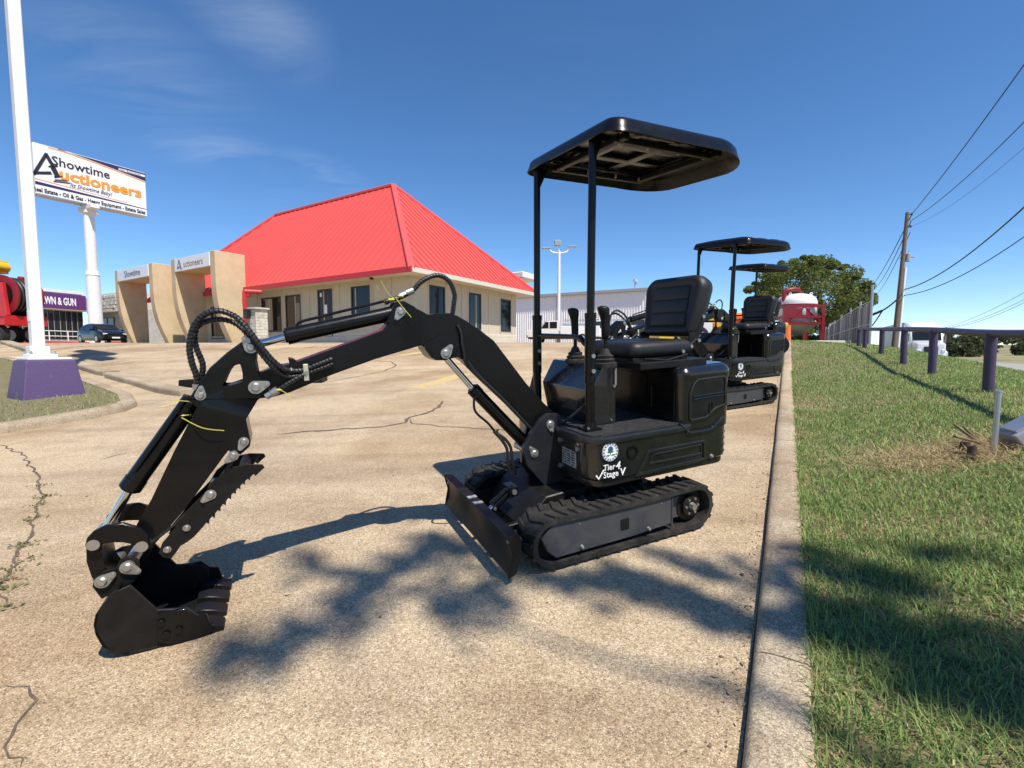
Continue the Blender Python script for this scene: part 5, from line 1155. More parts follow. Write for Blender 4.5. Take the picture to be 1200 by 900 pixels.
# median kerbs behind it
def low_kerb(px, w, h, label):
    P = [on(u, v) for u, v in px]; o0 = P[0]; rings = []
    for i, p in enumerate(P):
        d = (P[min(i + 1, len(P) - 1)] - P[max(i - 1, 0)]); d.z = 0; d.normalize(); n = Vector((-d.y, d.x, 0)); n = n if n.y > 0 else -n
        sc = 0.75 if i in (0, len(P) - 1) else 1
        rings.append([p - o0 + n * s * w + UZ * z for s, z in ((0.02, -.05), (0.0, h * .7), (.06, h), (.9, h), (1, h * .8), (1.0, -.05))])
    mb = MB(); mb.loft(rings); o = mb.build('median_kerb', KERBM, bevel=.01); o.location = o0; return tag(o, label, 'kerb', 'worn median kerbs behind the purple footing')
low_kerb([(0, 403), (30, 413), (60, 423), (88, 432), (113, 440), (121, 441)], 0.34, 0.13, 'worn concrete median kerb running from the left edge to behind the white pole')
low_kerb([(122, 443), (150, 451), (180, 460), (200, 464), (211, 465)], 0.34, 0.13, 'worn concrete median kerb with a broken rounded end near the bucket arm')
mb = MB()
def block(u0, u1, v, label, red):
    p, q = on(u0, v), on(u1, v); rt = empty('rubber_block', p, 0, label, 'block')
    L = q.x - p.x; mb = MB(); mb.prism([(-.0, 0), (0.02, .2), (L * (.62 if red else 1), .21), (L * (.62 if red else 1), 0)], 0, .3); mb.build('body', BLACKS, rt, bevel=.015)
    if red: mb = MB(); mb.prism([(L * .625, 0), (L * .625, .21), (L - .02, .2), (L, 0)], 0.01, .29); mb.build('red_end', mat('dull_red_rubber', (.13, .03, .025), .6), rt, bevel=.015)
block(208, 243, 457.5, 'black rubber block with a dull red end on the lot behind the hoses', True)
block(357, 376, 449.5, 'small plain black rubber block seen just under the boom', False)

# ------------------------------------------------------------ billboard
dl = 37.0; tl, tr_ = at(44, 168.5, dl), at(170, 202.2, dl * 1.165); bl_p, br = at(44, 229, dl), at(170, 253.2, dl * 1.165)
ztop = (tl.z + tr_.z) / 2; zbot = (bl_p.z + br.z) / 2; Hs = ztop - zbot
lft, rgt = Vector((tl.x, tl.y, 0)), Vector((tr_.x, tr_.y, 0)); bd_ = (rgt - lft).normalized(); lft = lft - bd_ * 0.3; Ws = (rgt - lft).length
bn = Vector((bd_.y, -bd_.x, 0))
pp = at(112, 400, 40.0); pp.z = G(pp.x, pp.y); kx = (Vector((pp.x, pp.y, 0)) - lft).dot(bd_); foot = lft + bd_ * kx - bn * 0.5
bb = empty('billboard', (foot.x, foot.y, pp.z), 0, 'large white billboard reading Showtime Auctioneers on a thick white round post', 'billboard')
BB = basis(bd_, UZ, bn, lft + UZ * zbot); BB = Matrix.Translation((-foot.x, -foot.y, -pp.z)) @ BB     # local: x along, y up, z out of the face
mb = MB(); mb.box((Ws / 2, Hs / 2, -0.5), (Ws, Hs, 1.0), M=BB); cab = mb.build('cabinet', SIGNW, bb, bevel=.04)
mb = MB(); mb.box((Ws / 2, 0.02, -0.5), (Ws - .1, .08, 1.04), M=BB); mb.build('cabinet_trim', GALV, cab)
def face(pts_, m_, z, name):
    mb = MB(); mb.add([BB @ Vector((x * Ws, y * Hs, z)) for x, y in pts_], [tuple(range(len(pts_)))]); return mb.build(name, m_, bb, flat=True)
cv = lambda x0, x1, f: [(x0 + (x1 - x0) * i / 16, f(x0 + (x1 - x0) * i / 16)) for i in range(17)]
sw = lambda t: 1 - 0.185 * max(0, (t - .2) / .8) ** 1.3
face([(1, .99)] + [(.2, .99)] + cv(.2, 1, lambda x: sw(x)), SIGNNAVY, .012, 'navy_band')
face(cv(.12, 1, lambda x: sw(x) - .012 - .0 * x) + cv(.12, 1, lambda x: sw(x) - .035)[::-1], SIGNOR, .012, 'orange_band')
lw = lambda x: .30 - .13 * x
face(cv(0, 1, lambda x: .225 - .05 * x + .02 * (1 - x)) + cv(0, 1, lambda x: .185 - .022 * x)[::-1], SIGNNAVY, .012, 'navy_band')
face(cv(0, .8, lambda x: .30 - .075 * x / .8) + cv(0, .8, lambda x: .285 - .068 * x / .8)[::-1], SIGNOR, .012, 'orange_band')
face([(.73, .905), (.995, .905), (.995, .95), (.73, .95)], SIGNW, .016, 'white_strip')
def sx(u, v=210):                                      # along the board at a pixel column
    d = ray(u, v); q = d * (lft.dot(bn) / d.dot(bn)); return (Vector((q.x, q.y, 0)) - lft).dot(bd_)
def fit(o, M, w):                                      # scale a text so it is w wide, centred where it stands
    Mi = M.inverted(); xs_ = [(Mi @ v.co).x for v in o.data.vertices]; k = w / (max(xs_) - min(xs_)); c = (max(xs_) + min(xs_)) / 2
    o.data.transform(M @ Matrix.Diagonal((k, 1, 1, 1)) @ Matrix.Translation((-c, 0, 0)) @ Mi)
def sign_text(body, size, u0, u1, y, m_, **kw):
    M = BB @ Matrix.Translation(((sx(u0) + sx(u1)) / 2, y * Hs, .02)); fit(text('sign_text', body, size * Hs, M, m_, bb, .004, **kw), M, sx(u1) - sx(u0))
T = lambda x, y: BB @ Matrix.Translation((x * Ws, y * Hs, .02))
sign_text('Showtime', .25, 62, 128.7, .73, SIGNBLK, bold=.012)
sign_text('uctioneers', .31, 70, 164.7, .5, SIGNOR, bold=.04)
sign_text("'Its Showtime Baby!", .12, 81.5, 130.5, .325, SIGNNAVY, shear=.35)
sign_text('Real Estate - Oil & Gas - Heavy Equipment - Estate Sales', .115, 38, 168, .085, SIGNBLK, bold=.012)
sign_text('New Estimates', .05, 139, 165, .927, SIGNNAVY)
big_a(bb, BB @ Matrix.Translation((sx(55.5), .57 * Hs, .02)), Hs * .56)
zz = zbot - pp.z
mb = MB(); mb.cyl((0, 0, -.2), (0, 0, zz * .52), .5, .46, n=24); mb.build('post', WPAINT, bb)
mb = MB(); mb.cyl((0, 0, zz * .52), (0, 0, zz + .5), .38, .36, n=24); mb.cyl((0, 0, zz * .5), (0, 0, zz * .535), .5, .4, n=24); mb.build('upper_post', WPAINT, bb)
mb = MB(); mb.box((0, 0, 0), (2.6, .6, .34), M=Matrix.Translation((0, 0, zz - .2)) @ Matrix.Rotation(math.atan2(bn.y, bn.x), 4, 'Z')); mb.box((0, 0, zz - .5), (.9, .9, .3)); mb.build('bracket', WPAINT, bb, bevel=.03)

# ------------------------------------------------------------ pawn shop
D5 = 56.0; p0 = at(20, 400, D5 - 6); p1 = at(99, 400, D5); d5 = Vector((p1.x - p0.x, p1.y - p0.y, 0)).normalized(); n5 = Vector((d5.y, -d5.x, 0))
zg = flat_z(0, D5); L5 = (p1 - p0).length; pg = Vector((p0.x, p0.y, zg))
shop = empty('pawn_shop', pg, 0, 'low shop with a purple PAWN & GUN sign band and dark storefront glass', 'building'); M5 = basis(d5, -n5, UZ, (0, 0, 0))
mb = MB(); mb.box((L5 / 2, 5, 2.9), (L5, 10, 5.8), M=M5); mb.build('wall', mat('white_block_wall', (.62, .6, .56), .8, noise_amt=.4, noise_scale=1), shop)
mb = MB(); mb.box((L5 / 2, 5, 5.9), (L5 + .3, 10.4, .35), M=M5); mb.build('parapet', WPAINT, shop)
mb = MB(); mb.box((L5 / 2, -.3, 4.75), (L5 + .2, .5, 1.7), M=M5); bnd = mb.build('sign_band', PURSIGN, shop, bevel=.03)
PM = basis(d5, UZ, n5, M5 @ Vector((L5 - 2.75, -.56, 4.7))); fit_later = text('sign_text', 'PAWN & GUN', 1.15, PM, WHITE, bnd, .01, bold=.03); fit(fit_later, PM, 3.6)
mb = MB(); mb.box((L5 / 2, -.3, 3.82), (L5 + .3, .6, .14), M=M5); mb.build('band_trim', CURTAIN, shop)
n = 11
for i in range(n):
    w = L5 / n; f = MB()
    for c, s in (((i + .5) * w, 0),): 
        f.box((c - w / 2 + .05, -.03, 2.05), (.1, .1, 3.1), M=M5); f.box((c, -.03, 3.62), (w - .1, .1, .1), M=M5); f.box((c, -.03, .55), (w - .1, .1, .16), M=M5)
    wi = f.build('shop_window', FRAMEDK, shop); g = MB(); g.box(((i + .5) * w, .0, 2.1), (w - .1, .04, 3.0), M=M5); g.build('pane', GLASSB if i % 3 else GLASS, wi)
mb = MB(); mb.box((L5 / 2, -3.4, .05), (L5 + 4, .3, .3), M=M5); o = mb.build('ramp_kerb', REDTRIM); o.location = pg; tag(o, 'low red kerb along the walk in front of the pawn shop', 'kerb')
rl = empty('ramp_railing', pg, 0, 'thin white two-rail railing in front of the pawn shop windows', 'railing')
for i in range(10):
    mb = MB(); x = L5 - i * 1.7; q = M5 @ Vector((x, -3.0, 0)); mb.cyl(q, q + UZ * 1.35, .05, n=8); mb.build('post', WPAINT, rl)
for z in (1.3, .75):
    mb = MB(); mb.cyl(M5 @ Vector((L5, -3, z)), M5 @ Vector((L5 - 16, -3, z)), .045, n=8); mb.build('rail', WPAINT, rl)
# stone-fronted block right of it
q0, q1 = at(112, 400, 62), at(152, 400, 58); d6 = Vector((q1.x - q0.x, q1.y - q0.y, 0)).normalized(); n6 = Vector((d6.y, -d6.x, 0)); M6 = basis(d6, -n6, UZ, (0, 0, 0)); L6 = (q1 - q0).length + 4
zg6 = flat_z(0, 60); st_ = empty('stone_building', (q0.x, q0.y, zg6), 0, 'flat-roofed building with a rough pale stone fascia behind the parked car', 'building')
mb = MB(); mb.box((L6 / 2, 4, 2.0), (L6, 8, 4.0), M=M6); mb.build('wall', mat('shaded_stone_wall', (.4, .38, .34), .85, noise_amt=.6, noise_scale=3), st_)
for c in range(5):
    x = 0
    while x < L6:
        w = random.uniform(.5, 1.1); mb = MB(); mb.box((x + w / 2, -.5 - random.uniform(0, .08), 4.1 + c * .42), (w - .03, .5, .4), M=M6); mb.build('stone', STONE, st_, bevel=.05); x += w
mb = MB(); mb.box((L6 / 2, 3.5, 5.1), (L6, 7.6, 2.3), M=M6); mb.build('fascia_core', STONE, st_)
for i in range(3):
    mb = MB(); x = 1.2 + i * 1.7; mb.box((x, -.04, 2.1), (1.5, .1, 2.4), M=M6); wi = mb.build('window', FRAMEDK, st_); mb = MB(); mb.box((x, -.07, 2.1), (1.3, .08, 2.2), M=M6); mb.build('pane', GLASS, wi)
mb = MB(); mb.box((L6 - 1.2, -.06, 2.2), (1.4, .5, 4.2), M=M6); mb.build('stone_column', STONE, st_, bevel=.03)
mb = MB(); mb.box((L6 - 2.4, -.75, 4.0), (1.6, .1, .5), M=M6); mb.build('red_panel', REDTRIM, st_)

# ------------------------------------------------------------ ribbed metal warehouse, light mast, white trucks
wc, wl = at(757, 400, 50), at(608, 400, 57.5); dw = Vector((wl.x - wc.x, wl.y - wc.y, 0)).normalized(); dn = Vector((dw.y, -dw.x, 0)); dn = dn if dn.y > 0 else -dn
zw = flat_z(0, 55); wh = empty('warehouse', (wc.x, wc.y, zw), 0, 'long pale ribbed metal warehouse behind the white trucks', 'building'); MW = basis(dw, dn, UZ, (0, 0, 0))
Hw, Lw, Dw = 5.75, 34.0, 18.0
mb = MB(); mb.box((Lw / 2, Dw / 2, Hw / 2), (Lw, Dw, Hw), M=MW); mb.build('wall', METALW, wh)
mb = MB()
for i in range(int(Lw / .3)):
    mb.box((i * .3 + .1, -.03, Hw / 2 - .1), (.1, .07, Hw - .3), M=MW)
tag(mb.build('wall_ribs', METALW, wh), kind='stuff')
mb = MB()
for i in range(int(Dw / .3)): mb.box((-.03, i * .3 + .1, Hw / 2 - .1), (.07, .1, Hw - .3), M=MW)
tag(mb.build('wall_ribs', METALW, wh), kind='stuff')
mb = MB(); mb.box((Lw / 2, -.2, Hw - .12), (Lw + .4, .5, .34), M=MW); mb.build('gutter', METALG, wh, bevel=.03)
mb = MB(); mb.add([(0 - .3, -.4, Hw + .05), (Lw, -.4, Hw + .05), (Lw, Dw / 2, Hw + 1.2), (-.3, Dw / 2, Hw + 1.2), (Lw, Dw + .4, Hw + .05), (-.3, Dw + .4, Hw + .05)], [(0, 1, 2, 3), (3, 2, 4, 5), (0, 3, 5)], 0, MW); mb.build('roof', METALW, wh, flat=True)
mb = MB(); mb.box((10.2, -.07, 2.8), (.25, .12, 5.4), M=MW); mb.build('downpipe', METALG, wh)
mb = MB(); q = MW @ Vector((1.5, 1, Hw + .2)); mb.cyl(q, q + UZ * .7, .12, n=8); mb.cyl(q + UZ * .7, q + UZ * 1.0, .3, .2, n=10); mb.build('roof_vent', METALG, wh)
lp = at(654.5, 398, 44); lp.z = G(lp.x, lp.y); lm = empty('light_mast', lp, 0, 'tall white light mast with three lamp heads in front of the warehouse', 'light mast'); zt = (410 - 297) / 550 * 44 - lp.z
mb = MB(); mb.cyl((0, 0, -.2), (0, 0, zt), .17, .13, n=12); mb.build('mast', WPAINT, lm)
for sx, h in ((-1, .15), (1, .3)):
    mb = MB(); mb.tube(catmull([(0, 0, zt - .15), (sx * .45, 0, zt - .1), (sx * .75, 0, zt + .02), (sx * .85, 0, zt + h)]), .07, 8); ao = mb.build('arm', WPAINT, lm)
    mb = MB(); mb.box((sx * 1.2, 0, zt + h + .15), (.85, .35, .12), M=Matrix.Translation((0, 0, 0))); mb.build('lamp_head', METALG, lm, bevel=.03)
mb = MB(); mb.tube([(0, 0, zt), (-.1, 0, zt + .5)], .05, 8); mb.build('arm', WPAINT, lm); mb = MB(); mb.box((-.15, 0, zt + .75), (.6, .4, .5)); mb.build('lamp_head', METALG, lm, bevel=.05)

def wheel(parent, c, r, w, ax=Vector((0, 1, 0)), M=None, name='wheel'):
    c = Vector(c); mb = MB(); mb.cyl(c - ax * w / 2, c + ax * w / 2, r, n=24, M=M); o = mb.build(name, TYRE, parent, bevel=.02, seg=2)
    mb = MB(); mb.cyl(c - ax * (w / 2 + .012), c + ax * (w / 2 + .012), r * .62, n=20, M=M); mb.build('rim', GALV, o, bevel=.015)
    return o
def truck(p, rz, label, kind):
    t = empty('white_truck', p, rz, label, 'truck')
    mb = MB(); mb.prism([(-.1, .55), (-.1, 1.2), (1.0, 1.3), (1.5, 1.95), (2.6, 2.0), (2.65, .55)], -.95, .95); mb.build('cab', WCAR, t, bevel=.06, seg=2)
    mb = MB(); mb.prism([(1.08, 1.32), (1.5, 1.88), (1.75, 1.88), (1.75, 1.32)], -.965, .965); mb.build('side_window', GLASS, t); mb = MB(); mb.prism([(1.85, 1.32), (1.85, 1.88), (2.5, 1.9), (2.5, 1.32)], -.965, .965); mb.build('side_window', GLASS, t)
    mb = MB(); mb.prism([(.98, 1.32), (1.47, 1.97), (1.5, 1.95), (1.02, 1.3)], -.85, .85); mb.build('windscreen', GLASS, t)
    if kind == 'box': mb = MB(); mb.box((4.9, 0, 2.0), (4.4, 2.2, 2.5)); mb.build('box_body', WCAR, t, bevel=.05)
    else:
        for i in range(3):
            mb = MB(); mb.box((3.35 + i * 1.15, 0, 1.05), (1.12, 2.1, .9)); mb.build('side_locker', WCAR, t, bevel=.03)
        mb = MB(); mb.box((4.4, 0, 1.62), (3.0, .9, .22)); mb.tube([(3, .8, 1.5), (3, .8, 2.05), (6, .8, 2.05), (6, .8, 1.5)], .04, 6); mb.tube([(3, -.8, 1.5), (3, -.8, 2.05), (6, -.8, 2.05), (6, -.8, 1.5)], .04, 6); mb.build('rack', METALG, t)
        mb = MB(); mb.box((5.5, 0, 1.85), (1.2, 1.0, .5)); mb.build('equipment', FRAMEDK, t, bevel=.05)
    mb = MB(); mb.box((3.2, 0, .5), (6.6, 1.6, .2)); mb.build('chassis', FRAMEDK, t)
    mb = MB(); mb.box((-.16, 0, .62), (.14, 1.9, .25)); mb.build('bumper', GALV, t, bevel=.03)
    for y in (-.7, .7): mb = MB(); mb.box((-.11, y, 1.0), (.06, .35, .18)); mb.build('headlight', LENS, t, bevel=.02)
    for x in (.75, 5.2):
        for y in (-.85, .85): wheel(t, (x, y, .42), .42, .26)
    return t
a = at(622, 402, 43); a.z = G(a.x, a.y); truck(a, R(-12), 'white utility truck with side lockers and a rack left of the light mast', 'lockers')
a = at(672, 402, 42); a.z = G(a.x, a.y); truck(a, R(-8), 'white pickup truck right of the light mast', 'lockers')

# ------------------------------------------------------------ parked black car
cp = at(121, 402.6, 36.5); cp.z = G(cp.x, cp.y); car = empty('parked_car', cp, R(-28), 'black hatchback parked under the billboard post facing right', 'car')
def ring_(x, w, zl, zw, zr, wr):
    return [(x, -w, zl), (x, -w * 1.02, zl + (zw - zl) * .55), (x, -w * .97, zw), (x, -wr, zr - .03), (x, -wr * .8, zr), (x, wr * .8, zr), (x, wr, zr - .03), (x, w * .97, zw), (x, w * 1.02, zl + (zw - zl) * .55), (x, w, zl)]
mb = MB(); mb.loft([ring_(*a) for a in ((-2.12, .7, .42, .8, .82, .6), (-2.05, .82, .28, .92, 1.0, .68), (-1.7, .88, .22, .98, 1.36, .62), (-1.1, .9, .2, .98, 1.5, .6), (-.2, .9, .2, .97, 1.52, .6), (.35, .9, .2, .97, 1.44, .6), (.95, .9, .2, .96, 1.06, .7), (1.3, .89, .2, .9, .97, .74), (1.8, .84, .24, .78, .84, .7), (2.08, .7, .35, .62, .68, .55))]); mb.build('body', CARB, car, bevel=.03, seg=2, angle=50)
for sgn in (1, -1):
    mb = MB(); y0 = lambda z: sgn * (.885 - (z - .98) * .53)
    def side(pts_, nm):
        mb = MB(); mb.add([(x, y0(z) + sgn * .012, z) for x, z in pts_] + [(x, y0(z) - sgn * .01, z) for x, z in pts_], [tuple(range(len(pts_))), tuple(range(2 * len(pts_) - 1, len(pts_) - 1, -1))] + [(i, (i + 1) % len(pts_), len(pts_) + (i + 1) % len(pts_), len(pts_) + i) for i in range(len(pts_))]); return mb.build(nm, GLASS, car)
    side([(-1.55, 1.03), (-1.45, 1.3), (-1.05, 1.4), (-.75, 1.42), (-.75, 1.02)], 'side_window'); side([(-.68, 1.02), (-.68, 1.42), (.25, 1.36), (.75, 1.04)], 'side_window')
    mb = MB(); mb.ball((.7, sgn * 1.0, 1.03), .12, 10, sc=(.6, .9, .65)); mb.build('mirror', CARB, car)
    mb = MB(); mb.box((1.92, sgn * .6, .68), (.22, .28, .13), M=Matrix.Identity(4)); mb.build('headlight', LENS, car, bevel=.04, seg=2)
    mb = MB(); mb.box((-2.06, sgn * .66, .88), (.1, .2, .22)); mb.build('tail_light', REDL, car, bevel=.03)
    for x in (1.3, -1.32): wheel(car, (x, sgn * .82, .33), .33, .2)
mb = MB(); mb.add([(.42, -.58, 1.415), (.42, .58, 1.415), (.98, .68, 1.075), (.98, -.68, 1.075)], [(0, 1, 2, 3)]); mb.build('windscreen', GLASSB, car, flat=True)
mb = MB(); mb.box((2.03, 0, .5), (.12, 1.0, .2)); mb.build('grille', FRAMEDK, car, bevel=.03)
mb = MB(); mb.box((2.1, 0, .42), (.03, .5, .11)); mb.build('number_plate', SIGNW, car)

# ------------------------------------------------------------ red rig at the left edge
rp = at(17, 405, 27); rp.z = G(rp.x, rp.y); rig = empty('red_rig', rp, R(-6), 'red oilfield rig trailer with a hose reel and yellow engine at the left edge', 'rig')
mb = MB(); mb.box((-3.2, 0, 1.25), (8.2, 2.2, .55)); mb.build('deck', REDM, rig, bevel=.03)
mb = MB(); mb.box((-3.2, -1.11, 1.42), (8.2, .02, .1)); mb.build('deck_rail', DARKRED, rig)
for x in (.62, -.35, -1.9):
    mb = MB(); mb.prism([(x - .35, 1.52), (x - .12, 3.9 if x < .5 else 3.3), (x + .12, 3.9 if x < .5 else 3.3), (x + .3, 1.52)], -.95, -.75); mb.build('upright', REDM, rig, bevel=.02)
    mb = MB(); mb.prism([(x - .35, 1.52), (x - .12, 3.9 if x < .5 else 3.3), (x + .12, 3.9 if x < .5 else 3.3), (x + .3, 1.52)], .75, .95); mb.build('upright', REDM, rig, bevel=.02)
mb = MB(); mb.cyl((.25, -.6, 2.65), (.25, .6, 2.65), .95, n=30); rl_ = mb.build('reel_drum', BLACKS, rig)
for y in (-.62, .62):
    mb = MB(); mb.frame([(.25 + 1.12 * math.cos(2 * math.pi * i / 32), 2.65 + 1.12 * math.sin(2 * math.pi * i / 32)) for i in range(32)], [(.25 + .75 * math.cos(2 * math.pi * i / 32), 2.65 + .75 * math.sin(2 * math.pi * i / 32)) for i in range(32)], y - .04, y + .04); mb.build('reel_flange', DARKRED, rig)
for k in range(6):
    mb = MB(); mb.tube([(.25 + (.97 + .0 * k) * math.cos(a), -.5 + k * .2, 2.65 + .97 * math.sin(a)) for a in [2 * math.pi * i / 24 for i in range(24)]], .07, 6, closed=True); mb.build('reel_hose', HOSE, rl_)
mb = MB(); mb.box((-1.2, 0, 2.7), (1.4, 1.6, 2.2)); mb.build('machine_body', DARKRED, rig, bevel=.05)
mb = MB(); mb.box((-1.5, -.1, 4.35), (1.7, 1.2, .75)); mb.cyl((-.75, -.75, 4.35), (-.75, .5, 4.35), .28, n=16); mb.box((-1.35, -.3, 4.95), (.9, .7, .5)); mb.cyl((-.9, -.3, 5.0), (-.6, -.3, 4.8), .22, n=12); mb.cyl((-1.2, -.72, 4.1), (-1.2, -.6, 4.1), .3, n=18); mb.build('engine', YPAINT, rig, bevel=.04, seg=2)
mb = MB(); mb.tube(catmull([(-.75, -.8, 4.5), (-.3, -.9, 4.2), (-.05, -1.0, 3.7), (.0, -1.0, 3.3)]), .07, 8); mb.build('engine_hose', HOSE, rig)
for x in (-3.0, -5.0): mb = MB(); mb.box((x, -1.0, 2.2), (.1, .1, 1.4)); mb.build('post', REDM, rig)
for x, y in ((.2, -.85), (.2, .85), (-1.0, -.85), (-1.0, .85), (-2.2, -.85), (-2.2, .85)): wheel(rig, (x, y, .48), .5, .38)
# ------------------------------------------------------------ purple pipe rail on the lawn
prs = [on(u, v, lawn_z) for u, v in ((1158, 458), (1092, 438), (1058.5, 426))]
d0 = (prs[1] - prs[0]); stepv = Vector((d0.x, d0.y, 0))
plist = [Vector((prs[0].x, prs[0].y, 0)) - stepv * 2, Vector((prs[0].x, prs[0].y, 0)) - stepv] + [Vector((p.x, p.y, 0)) for p in prs]
for k in (1, 2.1): plist.append(plist[4] + (plist[4] - plist[3]) * k * 1.15)
plist.append(plist[-1] + (plist[4] - plist[3]) * .6)
railO = Vector((prs[0].x, prs[0].y, prs[0].z)); rail = empty('pipe_rail', railO, 0, 'low purple pipe rail on stout round posts along the lawn', 'rail')
tops = []
for p in plist:
    z = lawn_z(p.x, p.y); zt_ = {0: .02, 1: .1}.get(len(tops), None)
    d = p.y; vt = 391 - 5 * smooth(5, 8, d); h = (410 - vt) / 550 * d if zt_ is None else zt_
    h = max(h, z + .35); tops.append(Vector((p.x, p.y, h)))
    mb = MB(); mb.cyl(Vector((p.x, p.y, z - .1)) - railO, Vector((p.x - .01, p.y, h)) - railO, 0.051, n=20); mb.build('post', PURPIPE, rail)
mb = MB(); mb.tube([p - railO for p in catmull(tops, 5)], 0.043, 16); mb.build('rail', PURPIPE, rail)

# pipe stub, tipped floodlight, cut pipe ends, straw
p = on(1165, 528, lawn_z); mb = MB(); mb.cyl((0, 0, -.05), (0.0, 0, .40), .016, n=14); mb.cyl((0, 0, .395), (0, 0, .405), .019, n=14); o = mb.build('conduit_stub', GALV); o.location = p; tag(o, 'thin grey conduit stub standing upright in the lawn', 'pipe')
p = on(1181, 524, lawn_z); fl_ = empty('floodlight', p + Vector((.03, .02, .0)), R(-20), 'grey floodlight box lying tilted in the dry straw patch', 'floodlight')
FM = Matrix.Translation((.12, 0, .1)) @ Matrix.Rotation(R(-38), 4, 'Y')
mb = MB(); mb.box((0, 0, .02), (.26, .24, .13), M=FM); mb.build('housing', mat('grey_cast_housing', (.33, .34, .36), .5, noise_amt=.4, noise_scale=20), fl_, bevel=.012, seg=2)
mb = MB(); mb.box((0, 0, -.05), (.28, .26, .022), M=FM); mb.build('lens_rim', METALG, fl_, bevel=.006); mb = MB(); mb.box((0, 0, .09), (.2, .18, .016), M=FM); mb.build('cover', GALV, fl_, bevel=.004)
mb = MB(); mb.cyl((.02, 0, -.03), (.06, 0, .05), .02, n=10); mb.build('knuckle', METALG, fl_)
for u, v, h, r, lab in ((1138, 538, .085, .024, 'dark cut pipe end in the straw, the nearer of two'), (1130, 530, .07, .026, 'rusty cut pipe end in the straw, the farther of two')):
    p = on(u, v, lawn_z); mb = MB(); k = 16
    mb.frame([(r * math.cos(2 * math.pi * i / k), r * math.sin(2 * math.pi * i / k)) for i in range(k)], [(r * .75 * math.cos(2 * math.pi * i / k), r * .75 * math.sin(2 * math.pi * i / k)) for i in range(k)], -.03, h, M=Matrix.Rotation(R(90), 4, 'X'))
    o = mb.build('pipe_end', mat('rusty_iron', (.06, .035, .025), .8, noise_amt=.6, noise_scale=40)); o.location = p; tag(o, lab, 'pipe')
mb = MB()
for i in range(2600):
    x, y = STRAW.x + rng.normal(0, .42), STRAW.y + rng.normal(0, .2); z = lawn_z(x, y) + rng.uniform(0.0, .04); a = rng.uniform(0, 6.28); l = rng.uniform(.04, .13); w = .0022
    c_, s_ = math.cos(a) * l, math.sin(a) * l
    mb.add([(x - s_ * w / l, y + c_ * w / l, z), (x + s_ * w / l, y - c_ * w / l, z), (x + c_, y + s_, z + rng.uniform(-.01, .05))], [(0, 1, 2)])
tag(mb.build('dead_straw', leafmat('straw', (.34, .24, .11), (.6, .47, .26), .2), flat=True), kind='stuff')
p = on(1150, 521, lawn_z); mb = MB()
for a, b in (((0, 0, 0), (-.16, .05, .14)), ((.02, .02, 0), (-.08, .06, .12)), ((.0, -.02, .01), (-.2, .0, .06))): mb.cyl(a, b, .011, .007, n=7)
o = mb.build('broken_stakes', WOODP); o.location = p; tag(o, 'small heap of broken wooden stakes in the straw', 'stakes')

# ------------------------------------------------------------ slatted chain-link fence along the crest
fp = [at(u, 404, d) for u, d in ((1019, 19.0), (1006, 22), (995, 25.5), (984.6, 29.5), (977, 33.5), (971, 37.5), (967, 41), (964, 44))]
for p in fp: p.z = lawn_z(p.x, p.y)
tpx = [353, 359, 366, 373, 379, 383, 386, 388]
fo = fp[0].copy(); fn = empty('slat_fence', fo, 0, 'tall chain-link fence filled with weathered grey slats beyond the purple rail', 'fence')
hs_ = [(410 - t) / 550 * p.y - p.z for t, p in zip(tpx, fp)]
for i, (p, h) in enumerate(zip(fp, hs_)):
    mb = MB(); mb.cyl(p - fo - UZ * .2, p - fo + UZ * (h + (.62 if i == 0 else .2)), .045, n=12); mb.build('post', GALV, fn)
for i in range(len(fp) - 1):
    a, b = fp[i], fp[i + 1]; L = (b - a).length; n = int(L / .17) if i < 4 else int(L / .3)
    d = (b - a).normalized(); nv = Vector((-d.y, d.x, 0)).normalized()
    for z0 in (.1, hs_[i] * .5, hs_[i]):
        mb = MB(); mb.cyl(a - fo + UZ * z0, b - fo + UZ * (z0 if z0 < .2 else hs_[i + 1] * (z0 / hs_[i])), .025, n=6); mb.build('rail', GALV, fn)
    for k in range(n):
        if random.random() < .06: continue
        f0, f1 = (k + .04) / n, (k + .93) / n; lo0, lo1 = 0.08, 0.08; ht = hs_[i] + (hs_[i + 1] - hs_[i]) * f0 - random.uniform(0, .15); lean = random.uniform(-.02, .02)
        A, B = a.lerp(b, f0) - fo, a.lerp(b, f1) - fo; mb = MB()
        mb.add([q + UZ * z + nv * o_ + d * (lean if z > 1 else 0) for o_ in (.01, -.012) for q, z in ((A, .08), (B, .08), (B, ht), (A, ht))], [(0, 1, 2, 3), (7, 6, 5, 4), (0, 4, 5, 1), (1, 5, 6, 2), (2, 6, 7, 3), (3, 7, 4, 0)])
        g = random.choice((0, 0, 1, 1, 2, 3)); mb.build('slat', SLATS[g], fn, flat=True)
for k in range(3):
    mb = MB(); mb.tube([p - fo + UZ * (h + .16 + .11 * k) + Vector((-.06 * k, 0, 0)) for p, h in zip(fp, hs_)], .008, 4); mb.build('barbed_wire', WIRE, fn)

